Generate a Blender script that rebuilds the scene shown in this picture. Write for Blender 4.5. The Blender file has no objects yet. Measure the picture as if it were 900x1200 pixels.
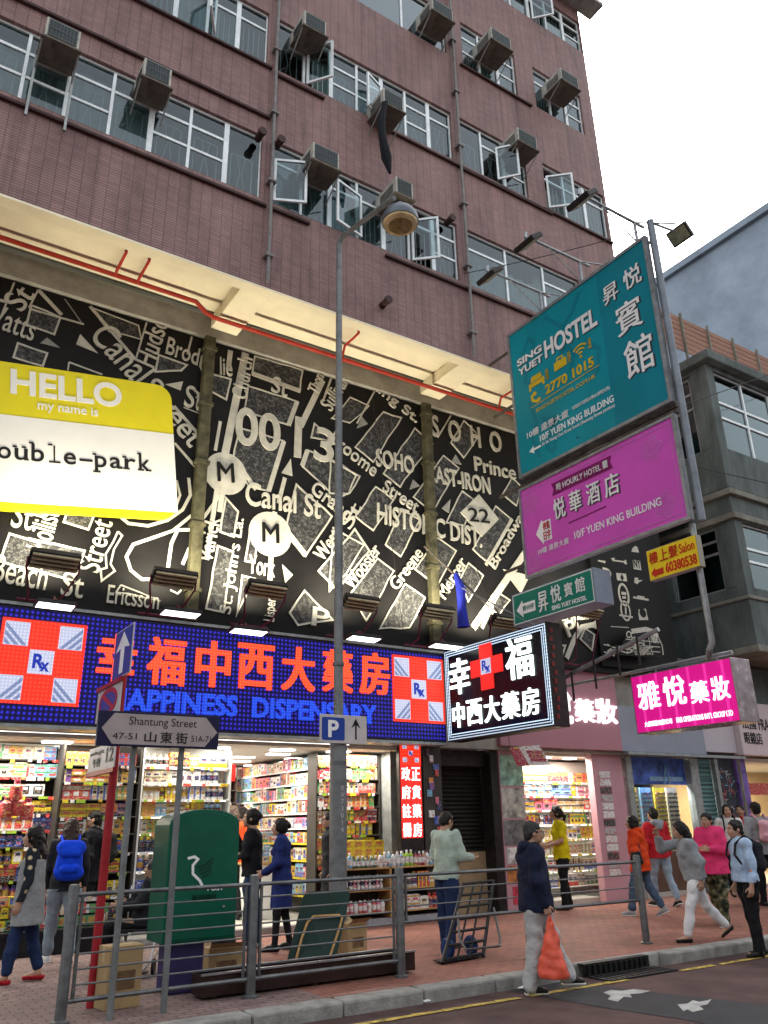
import bpy, bmesh, math, random
import numpy as np
from mathutils import Vector, Matrix
rnd = random.Random(7)
S = bpy.context.scene
COL = S.collection
R = math.radians

# ------------------------------------------------------------------ camera, sky, sun, exposure
EYE = Vector((0.0, 0.0, 1.62))
FOC = 945.0                                   # focal length in photo pixels (900 wide)
def _axes():
    up = Vector((-49.0, 2429.0, -FOC)).normalized()
    rx = Vector((1550.0, 0.0, -FOC))
    rx.y = -(up.x*rx.x + up.z*rx.z)/up.y
    rx.normalize()
    return rx, up.cross(rx), up
AX, AY, AZ = _axes()
CAMROT = Matrix((AX, AY, AZ))                 # camera space -> world space
cd = bpy.data.cameras.new('camera'); cam = bpy.data.objects.new('camera', cd); COL.objects.link(cam)
cd.sensor_fit = 'HORIZONTAL'; cd.sensor_width = 36.0; cd.lens = 36.0*FOC/900.0
cd.clip_start = 0.05; cd.clip_end = 3000.0
cam.matrix_world = Matrix.Translation(EYE) @ CAMROT.to_4x4()
S.camera = cam

w = bpy.data.worlds.new('World'); S.world = w; w.use_nodes = True
nt = w.node_tree; nt.nodes.clear()
sky = nt.nodes.new('ShaderNodeTexSky'); sky.sky_type = 'NISHITA'; sky.sun_disc = False
sky.sun_elevation = R(50); sky.sun_rotation = R(32); sky.air_density = 2.0; sky.dust_density = 6.0; sky.ozone_density = 1.0
hs = nt.nodes.new('ShaderNodeHueSaturation'); hs.inputs['Saturation'].default_value = 0.22
bg = nt.nodes.new('ShaderNodeBackground'); bg.inputs['Strength'].default_value = 0.15
wo = nt.nodes.new('ShaderNodeOutputWorld')
nt.links.new(sky.outputs[0], hs.inputs['Color']); nt.links.new(hs.outputs[0], bg.inputs['Color']); nt.links.new(bg.outputs[0], wo.inputs['Surface'])
sd = bpy.data.lights.new('sun', 'SUN'); sd.energy = 0.6; sd.angle = R(25); sd.color = (1.0, 0.96, 0.9)
sun = bpy.data.objects.new('sun', sd); COL.objects.link(sun)
sun.rotation_euler = Vector((-0.53, -0.85, -1.19)).to_track_quat('-Z', 'Y').to_euler()
S.view_settings.view_transform = 'Standard'; S.view_settings.look = 'None'
S.view_settings.exposure = 1.6; S.view_settings.gamma = 1.0; S.view_settings.use_curve_mapping = False
S.render.engine = 'CYCLES'
S.cycles.use_denoising = True
S.cycles.max_bounces = 6; S.cycles.diffuse_bounces = 3; S.cycles.glossy_bounces = 3
S.cycles.transmission_bounces = 4; S.cycles.transparent_max_bounces = 12
S.cycles.sample_clamp_indirect = 4.0

# a photo pixel seen on a plane of the place (y = const, x = const or z = const)
def pray(px, py): return CAMROT @ Vector((px-450.0, 600.0-py, -FOC))
def on_y(px, py, y): d = pray(px, py); return EYE + d*(y/d.y)
def on_x(px, py, x): d = pray(px, py); return EYE + d*(x/d.x)
def on_z(px, py, z): d = pray(px, py); return EYE + d*((z-EYE.z)/d.z)

# ------------------------------------------------------------------ materials
MATS = {}
def _new(name):
    m = bpy.data.materials.new(name); m.use_nodes = True
    n = m.node_tree; n.nodes['Principled BSDF'].inputs['Specular IOR Level'].default_value = 0.2; return m, n, n.nodes['Principled BSDF']
def mat(name, col, rough=0.6, metal=0.0, var=0.18, vs=3.0, bump=0.0, bs=60.0, spec=0.2, stretch=(1,1,1), coat=0.0, sheen=0.0, speck=0.0):
    if name in MATS: return MATS[name]
    m, n, p = _new(name); L = n.links
    p.inputs['Roughness'].default_value = rough; p.inputs['Metallic'].default_value = metal
    p.inputs['Specular IOR Level'].default_value = spec
    p.inputs['Coat Weight'].default_value = coat; p.inputs['Sheen Weight'].default_value = sheen
    tc = n.nodes.new('ShaderNodeTexCoord'); mp = n.nodes.new('ShaderNodeMapping'); mp.inputs['Scale'].default_value = stretch
    L.new(tc.outputs['Object'], mp.inputs['Vector'])
    nz = n.nodes.new('ShaderNodeTexNoise'); nz.inputs['Scale'].default_value = vs; nz.inputs['Detail'].default_value = 7; nz.inputs['Roughness'].default_value = 0.65
    L.new(mp.outputs[0], nz.inputs['Vector'])
    rp = n.nodes.new('ShaderNodeMapRange'); rp.inputs[1].default_value = 0.3; rp.inputs[2].default_value = 0.7
    rp.inputs[3].default_value = 1.0-var; rp.inputs[4].default_value = 1.0+var
    L.new(nz.outputs['Fac'], rp.inputs[0])
    mx = n.nodes.new('ShaderNodeVectorMath'); mx.operation = 'SCALE'; mx.inputs[0].default_value = col[:3]
    L.new(rp.outputs[0], mx.inputs['Scale']); L.new(mx.outputs[0], p.inputs['Base Color'])
    rr = n.nodes.new('ShaderNodeMapRange'); rr.inputs[3].default_value = max(0.03, rough-0.12); rr.inputs[4].default_value = min(1.0, rough+0.12)
    L.new(nz.outputs['Fac'], rr.inputs[0]); L.new(rr.outputs[0], p.inputs['Roughness'])
    if bump > 0:
        nb = n.nodes.new('ShaderNodeTexNoise'); nb.inputs['Scale'].default_value = bs; nb.inputs['Detail'].default_value = 4
        L.new(mp.outputs[0], nb.inputs['Vector'])
        b = n.nodes.new('ShaderNodeBump'); b.inputs['Strength'].default_value = bump; b.inputs['Distance'].default_value = 0.02
        L.new(nb.outputs['Fac'], b.inputs['Height']); L.new(b.outputs[0], p.inputs['Normal'])
    MATS[name] = m; return m
def emit(name, col, strength, dots=None, base=None):
    """a thing that gives off light; dots = pitch in metres of its LED grid"""
    if name in MATS: return MATS[name]
    strength *= 0.42
    m, n, p = _new(name); L = n.links
    p.inputs['Base Color'].default_value = (*(base or [c*0.4 for c in col]), 1); p.inputs['Roughness'].default_value = 0.45
    p.inputs['Emission Color'].default_value = (*col, 1); p.inputs['Emission Strength'].default_value = strength
    if dots:
        tc = n.nodes.new('ShaderNodeTexCoord'); sp = n.nodes.new('ShaderNodeSeparateXYZ'); L.new(tc.outputs['Object'], sp.inputs[0])
        def wave(o):
            a = n.nodes.new('ShaderNodeMath'); a.operation = 'MULTIPLY'; a.inputs[1].default_value = 2*math.pi/dots[0]; L.new(o, a.inputs[0])
            c = n.nodes.new('ShaderNodeMath'); c.operation = 'COSINE'; L.new(a.outputs[0], c.inputs[0]); return c.outputs[0]
        ad = n.nodes.new('ShaderNodeMath'); ad.operation = 'ADD'
        L.new(wave(sp.outputs[dots[2] if len(dots) > 2 else 0]), ad.inputs[0]); L.new(wave(sp.outputs[2]), ad.inputs[1])
        mr = n.nodes.new('ShaderNodeMapRange'); mr.inputs[1].default_value = 0.2; mr.inputs[2].default_value = 1.6
        mr.inputs[3].default_value = strength*dots[1]; mr.inputs[4].default_value = strength
        L.new(ad.outputs[0], mr.inputs[0]); L.new(mr.outputs[0], p.inputs['Emission Strength'])
    MATS[name] = m; return m
def brickmat(name, c1, c2, mortar, bw, bh, ms, axes='XZ', offset=0.0, rough=0.6, var=0.25, bump=0.4, dirt=0.35, dirt_col=(0.02,0.018,0.016), streak=0.0):
    m, n, p = _new(name); L = n.links
    tc = n.nodes.new('ShaderNodeTexCoord'); sp = n.nodes.new('ShaderNodeSeparateXYZ'); cb = n.nodes.new('ShaderNodeCombineXYZ')
    L.new(tc.outputs['Object'], sp.inputs[0]); L.new(sp.outputs[axes[0]], cb.inputs[0]); L.new(sp.outputs[axes[1]], cb.inputs[1])
    br = n.nodes.new('ShaderNodeTexBrick'); br.offset = offset; br.squash = 1.0
    br.inputs['Color1'].default_value = (*c1, 1); br.inputs['Color2'].default_value = (*c2, 1); br.inputs['Mortar'].default_value = (*mortar, 1)
    br.inputs['Scale'].default_value = 1.0; br.inputs['Brick Width'].default_value = bw; br.inputs['Row Height'].default_value = bh
    br.inputs['Mortar Size'].default_value = ms; br.inputs['Mortar Smooth'].default_value = 0.3; br.inputs['Bias'].default_value = 0.0
    L.new(cb.outputs[0], br.inputs['Vector'])
    mp = n.nodes.new('ShaderNodeMapping'); mp.inputs['Scale'].default_value = (0.9, 0.9, 0.22) if 'Z' in axes else (0.5, 0.5, 0.5)
    L.new(tc.outputs['Object'], mp.inputs['Vector'])
    nz = n.nodes.new('ShaderNodeTexNoise'); nz.inputs['Scale'].default_value = 1.6; nz.inputs['Detail'].default_value = 8; nz.inputs['Roughness'].default_value = 0.68
    L.new(mp.outputs[0], nz.inputs['Vector'])
    mr = n.nodes.new('ShaderNodeMapRange'); mr.inputs[1].default_value = 0.32; mr.inputs[2].default_value = 0.68; mr.inputs[3].default_value = 1-var; mr.inputs[4].default_value = 1+var
    L.new(nz.outputs['Fac'], mr.inputs[0])
    sc = n.nodes.new('ShaderNodeVectorMath'); sc.operation = 'SCALE'; L.new(br.outputs['Color'], sc.inputs[0]); L.new(mr.outputs[0], sc.inputs['Scale'])
    n2 = n.nodes.new('ShaderNodeTexNoise'); n2.inputs['Scale'].default_value = 3.5; n2.inputs['Detail'].default_value = 9; L.new(mp.outputs[0], n2.inputs['Vector'])
    m2 = n.nodes.new('ShaderNodeMapRange'); m2.inputs[1].default_value = 0.55; m2.inputs[2].default_value = 0.75; m2.inputs[3].default_value = 0; m2.inputs[4].default_value = dirt
    L.new(n2.outputs['Fac'], m2.inputs[0])
    mix = n.nodes.new('ShaderNodeMix'); mix.data_type = 'RGBA'; L.new(m2.outputs[0], mix.inputs[0]); L.new(sc.outputs[0], mix.inputs[6]); mix.inputs[7].default_value = (*dirt_col, 1)
    base = mix.outputs[2]
    if 'Z' not in axes:                         # trodden gum and drips
        for sc_, rad_, f_, seed_ in ((2.6,.045,.75,0.0),(6.0,.05,.6,9.0)):
            vo = n.nodes.new('ShaderNodeTexVoronoi'); vo.voronoi_dimensions = '3D'; vo.inputs['Scale'].default_value = sc_; vm = n.nodes.new('ShaderNodeVectorMath'); vm.operation = 'ADD'; vm.inputs[1].default_value = (seed_, seed_, 0); L.new(tc.outputs['Object'], vm.inputs[0]); L.new(vm.outputs[0], vo.inputs['Vector'])
            vr = n.nodes.new('ShaderNodeMapRange'); vr.inputs[1].default_value = rad_*1.8; vr.inputs[2].default_value = rad_*2.6; vr.inputs[3].default_value = f_; vr.inputs[4].default_value = 0; L.new(vo.outputs['Distance'], vr.inputs[0])
            vx = n.nodes.new('ShaderNodeMix'); vx.data_type = 'RGBA'; L.new(vr.outputs[0], vx.inputs[0]); L.new(base, vx.inputs[6]); vx.inputs[7].default_value = (.045,.035,.033,1); base = vx.outputs[2]
    if streak > 0:                              # rain streaks: long vertical marks, pale where lime has run
        m3 = n.nodes.new('ShaderNodeMapping'); m3.inputs['Scale'].default_value = (3.2, 3.2, 0.10); L.new(tc.outputs['Object'], m3.inputs['Vector'])
        for k_, (lo_, hi_, cc, off_) in enumerate(((.60,.80,(.32,.24,.23),0.0),(.58,.78,(.035,.022,.022),7.0))):
            n3 = n.nodes.new('ShaderNodeTexNoise'); n3.noise_dimensions = '4D'; n3.inputs['W'].default_value = off_; n3.inputs['Scale'].default_value = 1.5; n3.inputs['Detail'].default_value = 6; L.new(m3.outputs[0], n3.inputs['Vector'])
            r3 = n.nodes.new('ShaderNodeMapRange'); r3.inputs[1].default_value = lo_; r3.inputs[2].default_value = hi_; r3.inputs[3].default_value = 0; r3.inputs[4].default_value = streak; L.new(n3.outputs['Fac'], r3.inputs[0])
            x3 = n.nodes.new('ShaderNodeMix'); x3.data_type = 'RGBA'; L.new(r3.outputs[0], x3.inputs[0]); L.new(base, x3.inputs[6]); x3.inputs[7].default_value = (*cc, 1); base = x3.outputs[2]
    L.new(base, p.inputs['Base Color'])
    rr = n.nodes.new('ShaderNodeMapRange'); rr.inputs[3].default_value = rough-0.15; rr.inputs[4].default_value = rough+0.2; L.new(nz.outputs['Fac'], rr.inputs[0]); L.new(rr.outputs[0], p.inputs['Roughness'])
    bm = n.nodes.new('ShaderNodeBump'); bm.inputs['Strength'].default_value = bump; bm.inputs['Distance'].default_value = 0.01; bm.invert = True
    L.new(br.outputs['Fac'], bm.inputs['Height']); L.new(bm.outputs[0], p.inputs['Normal'])
    MATS[name] = m; return m
def glassmat(name, tint=(0.55,0.7,0.72), refl=0.3, rough=0.03):
    if name in MATS: return MATS[name]
    m = bpy.data.materials.new(name); m.use_nodes = True; n = m.node_tree; n.nodes.clear(); L = n.links
    o = n.nodes.new('ShaderNodeOutputMaterial'); t = n.nodes.new('ShaderNodeBsdfTransparent'); t.inputs[0].default_value = (*tint, 1)
    g = n.nodes.new('ShaderNodeBsdfGlossy'); g.inputs['Roughness'].default_value = rough; g.inputs['Color'].default_value = (0.85,0.95,1,1)
    lw = n.nodes.new('ShaderNodeLayerWeight'); lw.inputs['Blend'].default_value = 0.5
    pw = n.nodes.new('ShaderNodeMath'); pw.operation = 'POWER'; pw.inputs[1].default_value = 4.0; L.new(lw.outputs['Facing'], pw.inputs[0])
    a = n.nodes.new('ShaderNodeMath'); a.operation = 'MULTIPLY_ADD'; a.inputs[1].default_value = 0.6; a.inputs[2].default_value = refl; a.use_clamp = True; L.new(pw.outputs[0], a.inputs[0])
    nz = n.nodes.new('ShaderNodeTexNoise'); nz.inputs['Scale'].default_value = 0.9
    tc = n.nodes.new('ShaderNodeTexCoord'); L.new(tc.outputs['Object'], nz.inputs['Vector'])
    b = n.nodes.new('ShaderNodeBump'); b.inputs['Strength'].default_value = 0.08; b.inputs['Distance'].default_value = 0.05; L.new(nz.outputs['Fac'], b.inputs['Height']); L.new(b.outputs[0], g.inputs['Normal'])
    mx = n.nodes.new('ShaderNodeMixShader'); L.new(a.outputs[0], mx.inputs[0]); L.new(t.outputs[0], mx.inputs[1]); L.new(g.outputs[0], mx.inputs[2]); L.new(mx.outputs[0], o.inputs[0])
    MATS[name] = m; return m

# ------------------------------------------------------------------ mesh builder
WL = {}                                        # world location of each root, so parts may be given in world coordinates
class MB:
    def __init__(s): s.v = []; s.f = []; s.mi = []; s.m = 0
    def use(s, i): s.m = i; return s
    def add(s, vs, fs):
        o = len(s.v); s.v += [tuple(v) for v in vs]
        for f in fs: s.f.append([i+o for i in f]); s.mi.append(s.m)
        return s
    def box(s, x0, x1, y0, y1, z0, z1):
        if x0 > x1: x0, x1 = x1, x0
        if y0 > y1: y0, y1 = y1, y0
        if z0 > z1: z0, z1 = z1, z0
        return s.add([(x0,y0,z0),(x1,y0,z0),(x1,y1,z0),(x0,y1,z0),(x0,y0,z1),(x1,y0,z1),(x1,y1,z1),(x0,y1,z1)],
                     [(0,3,2,1),(4,5,6,7),(0,1,5,4),(1,2,6,5),(2,3,7,6),(3,0,4,7)])
    def obox(s, c, u, v, n, a, b, d):
        """box centred at c with half sizes a, b, d along unit axes u, v, n"""
        c = Vector(c); u = Vector(u)*a; v = Vector(v)*b; n = Vector(n)*d
        P = [c-u-v-n, c+u-v-n, c+u+v-n, c-u+v-n, c-u-v+n, c+u-v+n, c+u+v+n, c-u+v+n]
        return s.add(P, [(0,3,2,1),(4,5,6,7),(0,1,5,4),(1,2,6,5),(2,3,7,6),(3,0,4,7)])
    def tube(s, pts, r, seg=10, cap=True):
        pts = [Vector(p) for p in pts]; n = len(pts); rs = r if isinstance(r, (list, tuple)) else [r]*n
        o = len(s.v); prev = None
        for i, p in enumerate(pts):
            t = ((pts[min(i+1,n-1)]-p).normalized() + (p-pts[max(i-1,0)]).normalized())
            if t.length < 1e-6: t = Vector((0,0,1))
            t.normalize()
            if prev is None:
                a = Vector((0,0,1)) if abs(t.z) < 0.9 else Vector((1,0,0)); u = t.cross(a).normalized()
            else:
                u = (prev - t*prev.dot(t)).normalized()
            prev = u; v = t.cross(u)
            for k in range(seg):
                an = 2*math.pi*k/seg; q = p + (u*math.cos(an)+v*math.sin(an))*rs[i]; s.v.append(tuple(q))
        for i in range(n-1):
            for k in range(seg):
                k2 = (k+1) % seg; s.f.append([o+i*seg+k, o+i*seg+k2, o+(i+1)*seg+k2, o+(i+1)*seg+k]); s.mi.append(s.m)
        if cap:
            s.f.append([o+k for k in range(seg)][::-1]); s.mi.append(s.m)
            s.f.append([o+(n-1)*seg+k for k in range(seg)]); s.mi.append(s.m)
        return s
    def lathe(s, c, prof, seg=20, axis='Z'):
        """prof = [(radius, height)...] turned about an upright axis through c"""
        c = Vector(c); o = len(s.v); n = len(prof)
        for r, h in prof:
            for k in range(seg):
                a = 2*math.pi*k/seg
                d = Vector((r*math.cos(a), r*math.sin(a), h)) if axis == 'Z' else (Vector((r*math.cos(a), h, r*math.sin(a))) if axis == 'Y' else Vector((h, r*math.cos(a), r*math.sin(a))))
                s.v.append(tuple(c+d))
        for i in range(n-1):
            for k in range(seg):
                k2 = (k+1) % seg; s.f.append([o+i*seg+k, o+i*seg+k2, o+(i+1)*seg+k2, o+(i+1)*seg+k]); s.mi.append(s.m)
        s.f.append([o+k for k in range(seg)][::-1]); s.mi.append(s.m)
        s.f.append([o+(n-1)*seg+k for k in range(seg)]); s.mi.append(s.m)
        return s
    def prism(s, pts, n, d):
        """flat outline pts pushed along n by d"""
        pts = [Vector(p) for p in pts]; n = Vector(n)*d; k = len(pts)
        return s.add(pts + [p+n for p in pts], [list(range(k))[::-1], list(range(k, 2*k))] + [(i, (i+1) % k, k+(i+1) % k, k+i) for i in range(k)])
    def strip(s, pts, wd, n, d, closed=False):
        """ribbon of width wd along pts on a plane of normal n, pushed out by d"""
        pts = [Vector(p) for p in pts]; n = Vector(n)
        if closed: pts = pts + [pts[0]]
        L = []; Rr = []
        for i, p in enumerate(pts):
            a = pts[i-1] if i > 0 else (pts[-2] if closed else None); b = pts[i+1] if i+1 < len(pts) else (pts[1] if closed else None)
            t1 = (p-a).normalized() if a is not None else None; t2 = (b-p).normalized() if b is not None else None
            if t1 is None: t1 = t2
            if t2 is None: t2 = t1
            m1 = n.cross(t1); m2 = n.cross(t2); m = (m1+m2)
            m = m.normalized() if m.length > 1e-5 else m1
            k = wd/2/max(0.45, m.dot(m1)); L.append(p+m*k); Rr.append(p-m*k)
        for i in range(len(pts)-1):
            s.prism([Rr[i], Rr[i+1], L[i+1], L[i]], n, d)
        return s
    def build(s, name, mt, parent=None, bevel=0.0, smooth=False, local=False, seg=2):
        me = bpy.data.meshes.new(name)
        off = Vector((0,0,0))
        if parent is not None and not local: off = WL.get(parent.name, off)
        me.from_pydata([tuple(Vector(v)-off) for v in s.v], [], s.f)
        ml = mt if isinstance(mt, (list, tuple)) else [mt]
        for m in ml: me.materials.append(m)
        if len(ml) > 1: me.polygons.foreach_set('material_index', s.mi)
        if smooth:
            me.polygons.foreach_set('use_smooth', [True]*len(me.polygons)); me.set_sharp_from_angle(angle=R(40))
        me.update()
        o = bpy.data.objects.new(name, me); COL.objects.link(o)
        if parent is not None: o.parent = parent; WL[o.name] = off if not local else Vector((0,0,0))
        if bevel > 0:
            b = o.modifiers.new('bevel', 'BEVEL'); b.width = bevel; b.segments = seg; b.limit_method = 'ANGLE'; b.angle_limit = R(50)
        return o
def tag(o, label=None, cat=None, group=None, kind=None):
    if label: o['label'] = label
    if cat: o['category'] = cat
    if group: o['group'] = group
    if kind: o['kind'] = kind
    return o
def root(name, label, cat, loc=(0,0,0), group=None, rz=0.0):
    o = bpy.data.objects.new(name, None); COL.objects.link(o); o.empty_display_size = 0.2
    o.location = loc; o.rotation_euler = (0, 0, rz); WL[o.name] = Vector(loc)
    return tag(o, label, cat, group)
def single(mb, name, m, label, cat, group=None, **k): return tag(mb.build(name, m, None, **k), label, cat, group)
def struct(mb, name, m, **k): return tag(mb.build(name, m, None, **k), kind='structure')
def copy_tree(o, parent=None):
    c = o.copy(); COL.objects.link(c)
    if parent is not None: c.parent = parent
    for ch in [x for x in o.children]: copy_tree(ch, c)
    return c

# ------------------------------------------------------------------ lettering
def glyphs(body, bold=0.0, res=None):
    res = res or (5 if len(body) <= 6 else 3)
    cu = bpy.data.curves.new('txt', 'FONT'); cu.body = body; cu.size = 1.0; cu.offset = bold; cu.resolution_u = res; cu.extrude = 0
    ob = bpy.data.objects.new('txt', cu); COL.objects.link(ob)
    dg = bpy.context.evaluated_depsgraph_get(); me = bpy.data.meshes.new_from_object(ob.evaluated_get(dg))
    vs = [(v.co.x, v.co.y) for v in me.vertices]; fs = [list(p.vertices) for p in me.polygons]
    bpy.data.objects.remove(ob); bpy.data.curves.remove(cu); bpy.data.meshes.remove(me)
    return vs, fs
def text_on(mb, body, O, u, v, n, wd, ht, d=0.006, bold=0.0, shear=0.0, anchor=True):
    """lettering fitted into the rectangle O + a*u*wd + b*v*ht, standing d proud along n"""
    if bold > 0.005 and any(ord(c) > 0x2E00 for c in body):      # dense characters: thicken by shifted strokes, so counters stay open
        b = bold*0.55; em = ht
        for k, (a, c) in enumerate(((-b,-b*.6),(b,b*.6),(-b,b*.6),(b,-b*.6),(0,0))):
            text_on(mb, body, Vector(O)+Vector(u)*(wd*.02+a*em)+Vector(v)*(ht*.02+c*em), u, v, n, wd*.96, ht*.96, d+k*.0006, 0, shear, anchor)
        return mb
    vs, fs = glyphs(body, bold)
    if not vs: return mb
    O = Vector(O); u = Vector(u); v = Vector(v); n = Vector(n)
    x0 = min(a for a, b in vs); x1 = max(a for a, b in vs); y0 = min(b for a, b in vs); y1 = max(b for a, b in vs)
    if not anchor: y0, y1 = 0.0, 0.74
    P = []
    for a, b in vs:
        s_ = (a-x0)/max(1e-6, x1-x0)*wd; t_ = (b-y0)/max(1e-6, y1-y0)*ht
        P.append(O + u*(s_ + shear*t_) + v*t_)
    # front faces and side walls along the open edges
    k = len(P); cnt = {}
    fn = n
    nf = []
    for f in fs:
        a, b, c = P[f[0]], P[f[1]], P[f[2]]
        nf.append(f if (b-a).cross(c-a).dot(fn) > 0 else f[::-1])
    for f in nf:
        for i in range(len(f)):
            e = (f[i], f[(i+1) % len(f)]); cnt[e] = cnt.get(e, 0)+1
    sides = [(e[1], e[0], e[0]+k, e[1]+k) for e in cnt if (e[1], e[0]) not in cnt] if d > 0.002 else []
    vv = [p+n*d for p in P] + ([p for p in P] if sides else [])
    return mb.add(vv, nf + [list(q) for q in sides])
X_, Y_, Z_ = Vector((1,0,0)), Vector((0,1,0)), Vector((0,0,1))
FLOOD = 24.0
# ------------------------------------------------------------------ ground
M_road = mat('asphalt', (0.082,0.050,0.047), 0.72, var=0.5, vs=1.4, bump=0.5, bs=160)
M_patch = mat('asphalt patch', (0.045,0.045,0.048), 0.7, var=0.25, vs=3, bump=0.5, bs=160)
M_kerb = mat('kerb concrete', (0.26,0.255,0.24), 0.8, var=0.4, vs=4, bump=0.4, bs=40)
M_pave = brickmat('red paving blocks', (0.295,0.128,0.095), (0.235,0.102,0.078), (0.12,0.065,0.048), 0.205, 0.105, 0.007, axes='XY', offset=0.5, rough=0.6, var=0.3, bump=0.5, dirt=0.4, dirt_col=(0.07,0.045,0.035))
M_pavegrey = brickmat('greyish paving blocks', (0.25,0.175,0.165), (0.20,0.14,0.13), (0.085,0.065,0.06), 0.205, 0.105, 0.008, axes='XY', offset=0.5, rough=0.65, var=0.3, bump=0.5, dirt=0.4, dirt_col=(0.07,0.05,0.045))
M_yellow = mat('worn yellow road paint', (0.40,0.29,0.07), 0.75, var=0.75, vs=9)
M_white = mat('worn white road paint', (0.36,0.36,0.345), 0.7, var=0.3, vs=5)
ROAD = -0.13
struct(MB().add([(-600,-600,ROAD-.006),(1500,-600,ROAD-.006),(1500,8.0,ROAD-.006),(-600,8.0,ROAD-.006)],[(0,1,2,3)]), 'ground', M_road)
struct(MB().add([(-60,-14,ROAD),(120,-14,ROAD),(120,8.0,ROAD),(-60,8.0,ROAD)],[(0,1,2,3)]), 'road', M_road)
def paved(x0, x1, y0, y1, name, m, z=0.0): struct(MB().box(x0, x1, y0, y1, z-0.25, z), name, m)
paved(-30, 4.6, 8.25, 14.0, 'pavement', M_pavegrey); paved(4.6, 60, 8.25, 14.0, 'pavement', M_pave)
kb = MB(); x = -12.0
while x < 40:
    L_ = 0.98
    if not (8.0 < x+0.5 < 9.2): kb.box(x, x+L_-0.012, 7.98, 8.25, -0.3, 0.004)
    else: kb.box(x, x+L_-0.012, 8.14, 8.25, -0.3, 0.004)
    x += L_
struct(kb, 'kerb', M_kerb, bevel=0.025)
def flat(name, poly, m, z): return struct(MB().add([(a, b, z) for a, b in poly], [list(range(len(poly)))]), name, m)
def zpoly(pix, z=ROAD): return [tuple(on_z(px, py, z).xy) for px, py in pix]
ym = MB()
for a, b in ((-6,6.6),(6.72,8.3),(9.25,9.9),(10.0,11.2),(11.35,22)):
    n = max(1, int((b-a)/0.35)); 
    for i in range(n):
        xa = a+(b-a)*i/n; xb = a+(b-a)*(i+1)/n; j = rnd.uniform(-.012,.012); q = rnd.uniform(-.02,.02)
        ym.add([(xa,7.53+j,ROAD+.008),(xb,7.53-j,ROAD+.008),(xb-rnd.uniform(0,.05),7.62+q,ROAD+.008),(xa+rnd.uniform(0,.03),7.62-q,ROAD+.008)],[(0,1,2,3)])
struct(ym, 'road_marking', M_yellow)
flat('road_patch', zpoly([(600,1162),(660,1150),(735,1160),(900,1178),(900,1215),(800,1195),(700,1180)]), M_patch, ROAD+.004)
flat('road_marking', zpoly([(707,1164),(716,1161),(728,1162),(742,1160),(763,1162),(752,1165),(738,1166),(741,1170),(731,1169),(724,1175),(712,1172),(716,1168)]), M_white, ROAD+.008)
flat('road_marking', zpoly([(794,1178),(806,1177),(812,1173),(820,1175),(834,1172),(829,1178),(820,1180),(825,1184),(812,1187),(806,1184),(801,1186)]), M_white, ROAD+.008)
# gully in the kerb line
M_iron = mat('cast iron', (0.03,0.03,0.032), 0.55, metal=0.7, var=0.4, vs=20)
gz = root('drain_grate', 'black cast iron gully grating set into the kerb behind the man with the red bag', 'drain', (8.62,7.9,ROAD))
g = MB().box(8.04,9.2,8.02,8.05,-0.12,0.006).box(8.04,9.2,8.05,8.138,-0.01,0.006)
g.build('inlet_plate', M_iron, gz)
g = MB()
for i in range(12): g.box(8.08+i*.093, 8.12+i*.093, 7.992, 8.018, -0.115, -0.01)
g.build('inlet_bars', M_iron, gz)
g = MB().box(8.02,9.22,7.60,7.64,ROAD+.001,ROAD+.02).box(8.02,9.22,7.92,7.96,ROAD+.001,ROAD+.02)
for i in range(13): g.box(8.02+i*.096, 8.07+i*.096, 7.641, 7.919, ROAD+.001, ROAD+.02)
g.build('grate', M_iron, gz)

# ------------------------------------------------------------------ tiled apartment block
YB, YM, YS = 11.2, 13.2, 13.4
M_brick = brickmat('brown mosaic tile', (0.300,0.185,0.178), (0.245,0.148,0.143), (0.120,0.074,0.072), 0.200, 0.052, 0.0065, rough=0.55, var=0.28, bump=0.5, dirt=0.35, dirt_col=(0.07,0.045,0.046), streak=0.5)
M_trim = mat('brown painted ledge', (0.055,0.028,0.027), 0.6, var=0.35, vs=4)
M_soffit = mat('cream painted soffit', (0.86,0.79,0.60), 0.75, var=0.12, vs=0.8, bump=0.15, bs=12)
M_alu = mat('white aluminium', (0.74,0.79,0.81), 0.4, metal=0.15, var=0.15, vs=6)
M_dkalu = mat('weathered aluminium', (0.30,0.32,0.32), 0.45, metal=0.4, var=0.3, vs=6)
M_glass = glassmat('window glass', (0.42,0.54,0.56), 0.085)
M_tealglass = glassmat('teal window glass', (0.12,0.36,0.40), 0.16)
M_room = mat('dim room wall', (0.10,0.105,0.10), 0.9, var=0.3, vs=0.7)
M_curt = [mat('grey curtain', (0.20,0.21,0.21), 0.9, var=0.25, vs=2), mat('pale curtain', (0.42,0.43,0.42), 0.9, var=0.2, vs=2), mat('brown curtain', (0.16,0.13,0.12), 0.9, var=0.3, vs=2), mat('green curtain', (0.17,0.24,0.23), 0.9, var=0.25, vs=2)]
M_bars = mat('white window bar', (0.55,0.57,0.57), 0.5, var=0.15, vs=8)
apt = root('apartment_building', 'brown tiled apartment block with rows of white framed windows above the shop podium', 'building', (5,YB,0))
rows = [  # sill, head, windows (x0, x1, kind)
    (12.65, 14.18, [(-6.0,-0.35,0),(-0.2,4.72,0),(4.96,9.46,0),(9.74,13.30,1),(13.5,14.72,0)]),
    (16.08, 17.55, [(-6.0,0.4,0),(1.55,4.74,0),(4.96,9.50,0),(9.74,11.86,0),(12.48,14.74,0)]),
    (19.50, 20.98, [(-5.0,0.4,0),(1.4,4.7,0),(5.6,9.50,2),(10.02,11.86,0),(12.52,14.36,0)]),
    (22.95, 24.25, [(-5.0,0.4,0),(1.4,4.7,0),(5.2,9.3,0),(11.3,14.78,0)]),
]
wb = MB(); TH = 0.24; z = 10.7
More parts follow.
